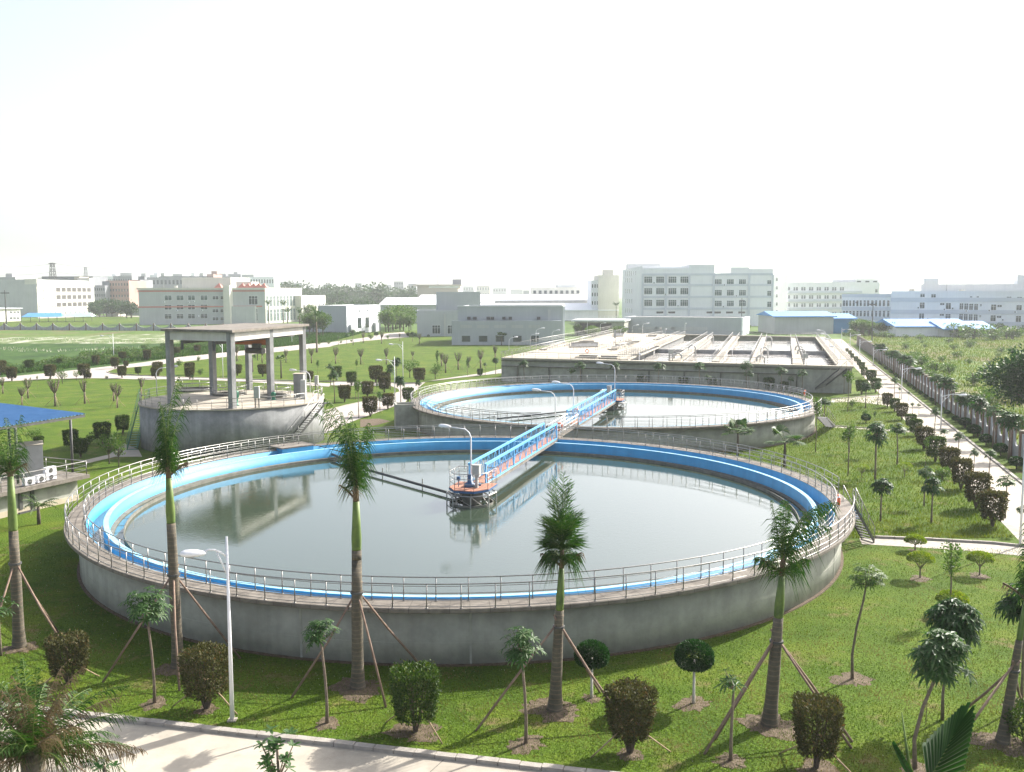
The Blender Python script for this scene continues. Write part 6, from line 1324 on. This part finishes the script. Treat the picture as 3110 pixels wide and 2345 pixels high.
p1,p2=g(4,10,815),g(4,300,818); b=Bld('small white flat roofed house left of blue shed',p1,p2,12,ht(4,300,818,728),M['tileG'],'plant_building',parapet=.4); a,z=b.fr(4,120,785); b.win(a,.5,z+1.6,4,mt=M['gap'],frame=False)
p1,p2=g('h',985,275),g('h',1590,280); b=Bld('open concrete platform building between plant and basin rear',p1,p2,14,ht('h',1590,280,110),M['conc'],'plant_building',parapet=0)
b.box('deck',-1,-1.5,b.h+.13,b.L+.6,15,b.h+.7,M['tileW']); b.box('opening',2,-.05,1,b.L*.75,-.001,b.h-.6,M['gap']); m=MB()  # opening is a dark sheet painted for the shade inside
for q in range(14): m.obox(b.z,b.u,b.v,b.L*q/13-.05,-1.3,b.h+.7,b.L*q/13+.05,-1.2,b.h+2.2)
for zz in (1.5,2.1): m.obox(b.z,b.u,b.v,0,-1.3,b.h+zz,b.L,-1.2,b.h+zz+.08)
m.build('railing',M['steelw'],b.t)
# --- long white industrial sheds
def shed(label,pts,z0,z1,mt,rise=4,nm='industrial_shed',wall=None,group=None,p0=None):
    a,b_,dep=pts; u=(b_-a); L=u.length; u.normalize(); v=Vector((-u.y,u.x,0)); v=v if v.y>0 else -v
    t=thing(nm,label,'building',(a.x,a.y,0),0,group); z=Vector((0,0,0))
    MB().obox(z,u,v,.5,.5,-.3,L-.5,dep-.5,z1).build('wall',wall or M['tileW'],t)
    m=MB(); P=lambda x,y,h: tuple(u*x+v*y+Vector((0,0,h)))
    m.add([P(-.5,-.5,z1+.01),P(L+.5,-.5,z1+.01),P(L+.5,dep/2,z1+rise),P(-.5,dep/2,z1+rise),P(L+.5,dep+.5,z1+.01),P(-.5,dep+.5,z1+.01),P(-.5,-.5,z1-.4),P(L+.5,-.5,z1-.4)],[(0,1,2,3),(3,2,4,5),(0,3,5),(1,4,2),(0,6,7,1)]); m.build('roof',mt,t); return t
a=atd(2,560,375,520); b_=atd(2,1110,388,520); a.z=b_.z=0; shed('low white roofed shed behind the grey plant annex, left',(a,b_,60),0,HC+ray(2,560,388)[2]/ray(2,560,388)[1]*520,M['roofw'],3.6,wall=M['tileG'])
a=atd(2,800,348,640); b_=atd(2,2150,372,640); shed('very long white roofed factory shed behind the plant buildings',(Vector((a.x,a.y,0)),Vector((b_.x,b_.y,0)),90),0,HC+ray(2,1400,372)[2]/ray(2,1400,372)[1]*640,M['roofw'],5,wall=M['roofg'])
a=atd(2,1328,350,600); b_=atd(2,2022,352,600); shed('grey clerestory strip with white roof edge above the long shed',(Vector((a.x,a.y,0)),Vector((b_.x,b_.y,0)),20),0,a.z-.6,M['roofw'],1.2,wall=M['roofg'])
a=atd(2,1150,430,560); b_=atd(2,2160,430,560); shed('white roofed shed in front of the very long one, right',(Vector((a.x,a.y,0)),Vector((b_.x,b_.y,0)),50),0,HC+ray(2,1700,425)[2]/ray(2,1700,425)[1]*560,M['roofw'],3.8,wall=M['tileW'])
# --- beige office block and blocks on the skyline
def block(label,k,x0,x1,yt,dist,mt,dep=40,rows=0,cols=0,nm='distant_building',group=None,top=None,y1=None,wm=None,pent=0):
    a,b_=atd(k,x0,yt,dist),atd(k,x1,yt,dist); h=a.z; B=Bld(label,a,b_,dep,max(h-.8,3),mt,nm,group,parapet=.8)
    if y1 is not None:
        c=atd(k,x0,y1,dist).z
    else: c=2
    if rows:
        w_=MB(); 
        for r in range(rows):
            zt=h-1.4-(h-1.4-c)*(r+.15)/rows; zb_=zt-(h-1.4-c)/rows*.45
            for q in range(cols): xx=B.L*(q+.5)/cols; wd=B.L/cols*.28; B.win(xx,zb_,zt,wd*2,mt=wm or M['glass'],frame=False)
    if pent: B.box('stair_house',B.L*.3,dep*.3,h+.1,B.L*.3+pent,dep*.3+6,h+3.4,mt)
    return B
B_=block('beige flat roofed office block below the tall lattice mast',2,812,1085,262,780,M['cityc'],30,0,0)
a,z=B_.fr(2,990,267); B_.win(a,z-1,z+1,24,mt=M['roofw'],nm='strip_window',frame=False); a,z=B_.fr(2,890,290); B_.box('roof_slab',-3,-3,B_.h+.85,B_.L+3,33,B_.h+1.9,M['cityc']); B_.box('water_tank',B_.L*.86,5,B_.h+2.0,B_.L*.86+7,12,B_.h+6,M['cityb'])
def mast(label,k,x,y,yt,dist,w,mt,nm='lattice_mast',cat='mast',arms=0):
    a=atd(k,x,y,dist); top=atd(k,x,yt,dist).z; t=thing(nm,label,cat,(a.x,a.y,0)); m=MB(); n=10; h=top
    f=lambda z:w*(1-.72*z/h)
    for sx,sy in ((-1,-1),(1,-1),(1,1),(-1,1)): m.tube([(sx*f(0),sy*f(0),-.3),(sx*f(h),sy*f(h),h)],w*.06,4)
    for i in range(n):
        z0,z1=h*i/n,h*(i+1)/n
        for a_,b_ in (((-1,-1),(1,-1)),((1,-1),(1,1)),((1,1),(-1,1)),((-1,1),(-1,-1))):
            m.tube([(a_[0]*f(z0),a_[1]*f(z0),z0),(b_[0]*f(z1),b_[1]*f(z1),z1)],w*.04,3); m.tube([(b_[0]*f(z0),b_[1]*f(z0),z0),(a_[0]*f(z1),a_[1]*f(z1),z1)],w*.04,3)
    m.build('lattice',mt,t)
    if arms:
        q=MB()
        for zz,l in ((.70,arms),(.985,arms*.25)): q.tube([(-l,0,h*zz-.3),(0,0,h*zz+.4),(l,0,h*zz-.3)],w*.07,4)
        q.build('cross_arm',mt,t)
    return t
mast('dark lattice power pylon rising over the dormitory roof','c',905,700,100,820,4.2,M['dark'],'power_pylon','pylon',13)
mast('smaller pale lattice tower right of the dark pylon','c',1450,500,170,1100,3.6,M['cityb'],arms=5)
mast('thin tall radio mast above the beige office block',2,952,320,70,800,.9,M['cityb'])
mast('very faint thin mast above middle of the sheds',2,1853,320,105,1300,.9,M['cityg'])
m=MB()
for yy,sag in ((112,3),(250,3)):
    for x0,x1 in ((-600,905),(905,2800)):
        pts=[]
        for i in range(13): q=i/12; a=atd('c',x0+(x1-x0)*q,yy+(0 if x1==905 else 60*q),820); pts.append((a.x,a.y,a.z-sag*4*q*(1-q)))
        m.tube(pts,.09,3)
tag(m.build('power_line',M['dark']),'thin power cables strung across the hazy sky from the dark pylon','cable')
sky_=[('white grey rooftop block behind pylon, left edge','c',-100,255,340,900,'cityg',3,8),('dull long block behind the dormitory roof','c',700,1560,330,880,'cityb',0,0),('small pale roof house right of dormitory top','c',1245,1330,335,860,'cityc',0,0),
 ('pale blocky flats right of small pylon','c',1745,2010,330,1250,'tileW',3,8),('flat roofed flats with water tank, far left skyline','c',2020,2212,270,1300,'cityg',3,6),
 ('brick pink block right of the dormitory','c',1780,2160,400,800,'pinkb',5,8),('dark block beside the pink one, left','c',1580,1760,480,790,'cityb',4,5),('hazy block behind the pink one','c',1900,2212,320,980,'cityg',3,8),
 ('pinkish tower seen left of red trimmed factory','d',0,120,300,840,'pinkb',6,3),('brown grey block left of the factory roof','d',110,250,275,900,'cityb',5,4),('long grey block above red trimmed factory roof','d',180,1240,235,1000,'cityg',3,16),
 ('dark wide roof block above factory penthouse','d',560,1370,215,1100,'cityb',2,14),('orange tinted tower behind factory penthouse','d',1370,1480,180,1050,'pinkb',5,3),('grey block right of the orange tower','d',1480,1890,255,1000,'cityg',3,8),
 ('pale domed flats behind, first from left','d',170,345,170,1500,'cityg',0,0),('pale flats behind, second from left','d',415,540,188,1500,'tileW',0,0),('small stair head on skyline, third','d',595,655,165,1450,'cityg',0,0),('pale flats on the skyline, fourth','d',800,960,178,1500,'cityg',0,0),('narrow tower on the skyline, fifth','d',1105,1165,165,1500,'tileW',0,0),
 ('narrow flared tower on the skyline, sixth','d',1240,1310,165,1500,'cityg',0,0),('wide pale mansard block, left of two','d',1540,1690,175,1500,'cityb',0,0),('wide pale mansard block, right of two','d',1730,1940,180,1500,'cityb',0,0),('pale mansard block, farthest right','d',1960,2160,190,1480,'cityg',0,0),
 ('long white striped block behind white factory','d',1960,2500,230,1250,'tileW',3,12),
 ('hazy low block right of the factory roof',1,1820,1940,235,1700,'cityg',0,0),('hazy low block on skyline before the wood',1,1950,2030,242,1800,'cityg',0,0),
 ('hazy city block behind the wood, first',2,395,440,242,1900,'cityg',3,3),('hazy dark city tower behind the wood',2,655,718,232,1700,'cityb',5,4),('hazy city block left of beige office',2,752,805,248,1700,'cityb',3,4),('faint city block behind wood, middle',2,580,640,255,2000,'cityg',2,4),('faint city block behind wood, left middle',2,180,235,252,2000,'cityg',2,3),('faint city block behind wood, centre',2,470,520,258,2100,'cityg',2,3),
 ('faint city block right of beige office, first',2,1120,1190,265,2300,'cityg',2,4),('faint city block right of beige office, second',2,1210,1300,262,2300,'cityc',2,5),('faint city block right of beige office, third',2,1320,1410,275,2400,'cityg',2,5),('faint city block right of beige office, fourth',2,1440,1520,285,2400,'cityg',0,0),
 ('faint pair block beyond sheds',2,1525,1565,292,1800,'cityb',0,0),
 ('pale block with paired windows above shed roofs',2,1583,1910,272,700,'tileA',3,9),('narrower upper part of the paired window block',2,1755,1880,255,705,'tileW',0,0),
 ('pale tall block left of the big white factory',2,2030,2168,190,560,'tileA',0,0),('lower white block with small windows, left of tall one',2,1982,2032,225,565,'tileW',4,3)]
for i,(lab,k,x0,x1,yt,dist,mt,r_,c_) in enumerate(sky_): block(lab,k,x0,x1,yt,dist,M[mt],32,r_,c_,group='buildings on the hazy skyline',y1=None,pent=6 if i%3==0 and x1-x0>100 else 0)
# --- the big white factory on the right
p1,p2=g(3,470,765),g(3,1180,765); h=ht(3,470,765,215)
def wf(lab,x0,x1,yt,yb,dep=30,**kw):
    a,b_=atd(3,x0,yt,462),atd(3,x1,yt,462); return Bld(lab,a,b_,dep,a.z-.8,M['tileW'],**kw)
bw=Bld('big white five storey factory with green windows, right of centre',atd(3,475,200,462),atd(3,1730,230,462),40,atd(3,1000,262,462).z-.8,M['tileW'])
for x0,x1,yt in ((2-1680+1680,1,0),):
    pass
for x0,x1,yt in ((475,925,205),(925,1168,170),(1500,1728,210),(1325,1500,195)):
    a,_=bw.fr(3,x0,400); c,_=bw.fr(3,x1,400); z=bw.fr(3,x0,yt)[1]; bw.box('raised_roof_block',a+.01,.02,bw.h+.85,c-.01,22,z,M['tileW'])
for y in (262,365,478,590):
    _,z=bw.fr(3,1000,y); bw.box('floor_band',-.05,-.22,z-.6,bw.L+.05,-.001,z+.4,M['tileB'])
for x in (478,702,925,1160,1500,1725):
    a,_=bw.fr(3,x,400); bw.box('pilaster',a-.5,-.45,-.2,a+.5,-.221,bw.h+.7,M['tileB'])
for y in (315,425,538):
    for x in (533,647,765,880): a,z=bw.fr(3,x,y); bw.win(a,z-1.5,z+1.5,3.8,mt=M['glassg'],mull=3)
for y in (338,440,543):
    for x in (1205,1321,1437): a,z=bw.fr(3,x,y); bw.win(a,z-1.35,z+1.35,3.3,mt=M['glassg'],mull=3)
    a,z=bw.fr(3,1694,y+8); bw.win(a,z-1.3,z+1.3,1.9,mt=M['glassg'])
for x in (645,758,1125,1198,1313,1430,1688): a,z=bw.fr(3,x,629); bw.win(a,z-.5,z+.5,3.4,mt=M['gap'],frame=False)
fittings(bw,3,[(590,345),(700,455),(820,565),(1265,365),(1380,470),(1255,572)],8,5)
lw=Bld('slanting left wing of the big white factory, closely windowed',atd(3,285,200,540),atd(3,474,200,466),30,atd(3,380,205,500).z-.8,M['tileW'])
for y in (255,320,425,520,610):
    for x in range(318,470,19): a,z=lw.fr(3,x,y); lw.win(a,z-1.2,z+1.2,1.9,mt=M['glass'],frame=False)
lw.box('stair_tower',0,2,lw.h+.85,8,20,lw.h+4,M['tileW'])
b=Bld('stair block joining the big white factory to the balcony wing',atd(3,1732,270,470),atd(3,1868,270,478),30,atd(3,1800,270,474).z-.8,M['tileW'])
for y in (312,393,470,548,622): a,z=b.fr(3,1766,y); b.win(a,z-.8,z+.8,1.5,mt=M['glass'])
b=Bld('white wing with long balcony bands, middle right',atd(3,1868,335,500),atd(4,830,330,520),30,atd(3,2100,340,505).z-.8,M['tileW'])
for r,y in enumerate((403,482,560,640)):
    _,z=b.fr(4,200,y); b.box('balcony_band',0,-1.2,z-2.3,b.L*.79,-.001,z-1.1,M['tileB'])
    for x in range(20,470,74): a,z=b.fr(4,x,y); b.win(a-.75,z-.9,z+1.0,1.15,mt=M['glass']); b.win(a+.75,z-.9,z+1.0,1.15,mt=M['glass'])
    for x in range(-180,10,74): a,z=b.fr(4,x,y-2); b.win(a-.75,z-.9,z+1.0,1.15,mt=M['glass'])
a,_=b.fr(4,610,330); c,_=b.fr(4,830,330); z=b.fr(4,700,308)[1]; b.box('rooftop_block',a,1,b.h+.85,c,20,z,M['tileW'])
for x in (640,720,795): a,z=b.fr(4,x,340); q=b.u*a; MB().obox(q,b.u,b.v,-1.3,.93,z-.7,1.3,.99,z+.7).build('window',M['glass'],b.t)
a,z=b.fr(4,795,420); b.win(a,z-1,z+1,1.6,mt=M['glass'])
b=Bld('grey banded lower building with tall narrow windows',atd(4,470,405,410),atd(4,940,450,396),25,atd(4,700,465,400).z-.8,M['tileW'])
for y in (465,590,680): _,z=b.fr(4,700,y); b.box('floor_band',-.05,-.3,z-.8,b.L,-.001,z+.6,M['tileB'])
for y in (540,640): 
    for x in (485,512,545,578,614,646,683,717,756,793,830,868,910,947): a,z=b.fr(4,x,y); b.win(a,z-1.3,z+1.2,1.0,mt=M['glass'],mull=0)
for x in (640,675,710,820,860,905): a,z=b.fr(4,x,770); b.win(a,z-1.2,z+1.1,1.3,mt=M['glass'])
b.box('upper_block',0,2,b.h+.85,b.L*.33,20,b.h+5,M['tileW']) if 0 else None
b=Bld('long white factory with grey bands filling the right edge',atd(4,940,415,384),atd(4,2600,455,362),40,atd(4,1600,425,372).z-.8,M['tileW'])
for y0 in (487,604,715): _,z=b.fr(4,1600,y0+18); b.box('floor_band',-.05,-.3,z-.8,b.L,-.001,z+.7,M['tileB'])
for x,y,w,hh in ((1238,466,3.6,3.8),(1344,469,3.6,3.8),(2068,495,3.6,3.8),(2168,497,3.6,3.8),(1234,562,4.0,6.6),(1486,568,4.0,6.6),(1920,582,4.0,6.6),(2164,588,4.0,6.6),(1229,665,4.0,6.6),(1482,672,4.0,6.6),(1915,685,4.0,6.6),(2158,692,4.0,6.6),
   (1427,549,3.4,2.4),(1423,653,3.4,2.4),(1978,567,3.4,2.4),(1972,671,3.4,2.4),(1611,571,3.0,6.8),(1657,573,3.0,6.8),(1704,575,3.0,6.8),(1752,577,3.0,6.8),(1607,672,3.0,6.8),(1653,674,3.0,6.8),(1700,676,3.0,6.8),(1748,678,3.0,6.8),(1797,560,1.4,2.8),(1792,665,1.4,2.8),(1705,480,1.8,1.6),(1768,480,1.8,1.6),(2155,800,3.6,3),(1965,795,3.6,2)):
    a,z=b.fr(4,x,y); b.win(a,z-hh*.18,z+hh*.18,w*.46,mt=M['glass'])
fittings(b,4,[(1200,583),(1290,690),(1450,600),(2128,625),(1880,610),(1530,590),(2010,700),(1660,615)],6,7)
a,_=b.fr(4,1240,380); c,_=b.fr(4,2215,380); z=b.fr(4,1600,392)[1]; b.box('set_back_storey',a,9,b.h+.85,c+60,30,b.h+3.6,M['tileW'])
a,_=b.fr(4,1262,350); c,_=b.fr(4,1400,350); z=b.fr(4,1330,328)[1]; b.box('rooftop_block',a,9.01,b.h+3.61,c,24,z+1.2,M['tileW']); a,_=b.fr(4,2175,380); b.box('rooftop_block',a,9.01,b.h+3.61,a+12,24,b.h+7,M['tileW'])
# --- blue roofed sheds
def blueshed(label,k,x0,x1,ye,yr,dist,dep,wall,rise,hw=None):
    a,b_=atd(k,x0,ye,dist),atd(k,x1,ye,dist); z=(a.z+b_.z)/2; return shed(label,(Vector((a.x,a.y,0)),Vector((b_.x,b_.y,0)),dep),0,z,M['blueroof'] if 0 else M['skyblue'],rise,'blue_roofed_shed',wall)
M['skyblue']=mat('sky_blue_sheet',(.07,.25,.56),(.09,.29,.60),.3,.6); M['bluewall']=mat('blue_sheet_wall',(.06,.25,.48),(.08,.29,.53),.3,.6)
blueshed('blue sheet roofed shed with dark open front behind basin',3,1740,2330,665,620,372,26,M['tileG'],1.7)
blueshed('shed with solid blue wall and blue roof beside it',4,275,600,685,650,376,20,M['bluewall'],1.7)
blueshed('wide blue roofed shed before the right factory',4,980,1700,762,700,345,22,M['tileW'],2.4)
blueshed('lower blue roofed shed joining on its right',4,1440,1930,785,715,340,20,M['tileG'],2.4)
p1,p2=g(4,1105,835),g(4,1345,835); b=Bld('small white flat house below the wide blue roof',p1,p2,8,ht(4,1200,835,752),M['tileW'],'house',parapet=.3)
t=thing('open_shelter','long low blue and pale green shelter roof behind left fence','shelter',tuple(g('c',360,1100)))
a=g('c',360,1100); b_=g('c',1540,1090); u=(b_-a); L=u.length; u.normalize(); v=Vector((-u.y,u.x,0))
for i,(x0,x1,mm) in enumerate(((0,L*.58,'skyblue'),(L*.58+.01,L,'palegreen'))):
    if mm=='palegreen': M[mm]=mat('pale_green_sheet',(.30,.45,.40),(.36,.50,.45),.3,.6)
    q=MB(); P=lambda x,y,z: tuple(u*x+v*y+Vector((0,0,z)))
    q.add([P(x0,0,3.0),P(x1,0,3.0),P(x1-2,7,5.2),P(x0+2,7,5.2),P(x1,14,3.0),P(x0,14,3.0)],[(0,1,2,3),(3,2,4,5),(0,3,5),(1,4,2)]); q.build('roof',M[mm],t)
for i in range(9): MB().tube([u*(L*i/8)+v*.8+Vector((0,0,0)),u*(L*i/8)+v*.8+Vector((0,0,3.0))],.12,5).build('post',M['dark'],t)
p1,p2=g('c',1790,1000),g('c',1990,1000); b=Bld('small kiosk with pale green roof beside far lawn',p1,p2,10,ht('c',1790,1000,930),M['tileA'],'house',parapet=0); b.box('eaves',-1.5,-1.5,b.h+.13,b.L+1.5,11.5,b.h+.9,M['palegreen']); b.box('roof_tank',b.L*.45,3,b.h+.91,b.L*.6,6,b.h+4,M['roofw'])
p1,p2=g('c',2040,985),g('c',2340,985); b=Bld('low grey house left of the red trimmed factory',p1,p2,14,ht('c',2040,985,880),M['cityg'],'house',parapet=.3)
sheet('far_lawn',[g('c',-500,1120),g('c',360,1080),g('c',640,1040),g('c',1600,1000),g('c',2212,1010),g(1,935,470),g(1,935,505),g('c',1600,1150),g('c',-500,1180)],M['lawn'],.02)
sheet('far_road',[g('c',640,1020),g('c',1590,992),g('c',2400,998),g('c',2400,1010),g('c',1600,1006),g('c',640,1038)],M['road'],.06)
# utility poles
for lab,k,x,y,yt,w_ in (('dark brick stack pole at far left before cream house','c',110,1130,560,.8),('tall utility pole before the grey banded building, left',4,622,800,508,.55),('tall utility pole before the grey banded building, right',4,752,900,520,.4),('thin utility pole before the big white factory',3,1427,790,490,.4),('thin utility pole at left of the low grey building',3,104,680,475,.4)):
    p=g(k,x,y); hh=ht(k,x,y,yt); t=thing('utility_pole',lab,'pole',tuple(p)); MB().tube([(0,0,-.2),(0,0,hh)],[w_*.5,w_*.3],6).build('pole',M['dark'],t); MB().obox(Vector((0,0,0)),Vector((1,0,0)),Vector((0,1,0)),-w_*3,-.08,hh*.9,w_*3,.08,hh*.93).build('cross_bar',M['dark'],t)
# --- hazy woods and trees among the buildings
RW=np.random.default_rng(77)
def tree_at(x_,y_,h_,label,group,kind='tf'): s=h_/HK[kind]; spawn(K_[kind][int(RW.integers(0,3))],'broadleaf_tree',label,'tree',(x_,y_,0),s*RW.uniform(1.0,1.5),s,RW.uniform(0,6),group)
for i in range(46):
    q=i/45; a=atd(2,-60+900*q,300,RW.uniform(800,1150)); tree_at(a.x,a.y,RW.uniform(15,27)*(1.15-.35*q),'hazy tree of the far wood between white factory and office','trees of the hazy far wood')
for i in range(26):
    a=atd('c',1590+RW.uniform(0,640),800,RW.uniform(640,760)); tree_at(a.x,a.y,RW.uniform(7,13),'tree in the dark clump between dormitory and red trimmed factory','trees between the two left factories')
for i in range(30):
    a=atd(2,160+RW.uniform(0,460),360,RW.uniform(520,700)); tree_at(a.x,a.y,RW.uniform(7,12),'dark green tree behind the small grey and white plant house','trees behind the small plant house')
for i in range(16):
    a=atd(4,480+RW.uniform(0,600),780,RW.uniform(350,375)); tree_at(a.x,a.y,RW.uniform(3,6),'small tree at the far end of the right path','trees at the far end of the right path','tr')
for i in range(12):
    a=atd(2,570+RW.uniform(0,230),500,RW.uniform(400,470)); tree_at(a.x,a.y,RW.uniform(6,11),'bushy tree between the small plant house and grey annex','trees between the plant buildings','tr')
for i in range(10):
    a=atd('h',1000+RW.uniform(0,600),200,RW.uniform(330,372)); tree_at(a.x,a.y,RW.uniform(2.5,5),'small tree behind the rear of the basin','trees behind the basin rear','tr')
# ---------------------------------------------------------------- haze
hz=MB().box(-2400,-60,-1.1,2400,4300,130).build('haze',bpy.data.materials.new('haze_air'))
hz['kind']='stuff'; hm=hz.data.materials[0]; hm.use_nodes=True; ht_=hm.node_tree; ht_.nodes.clear()
pv=ht_.nodes.new('ShaderNodeVolumePrincipled'); pv.inputs['Color'].default_value=(.93,.96,1,1); pv.inputs['Density'].default_value=.00018; pv.inputs['Anisotropy'].default_value=.3
ho=ht_.nodes.new('ShaderNodeOutputMaterial'); ht_.links.new(pv.outputs[0],ho.inputs['Volume'])
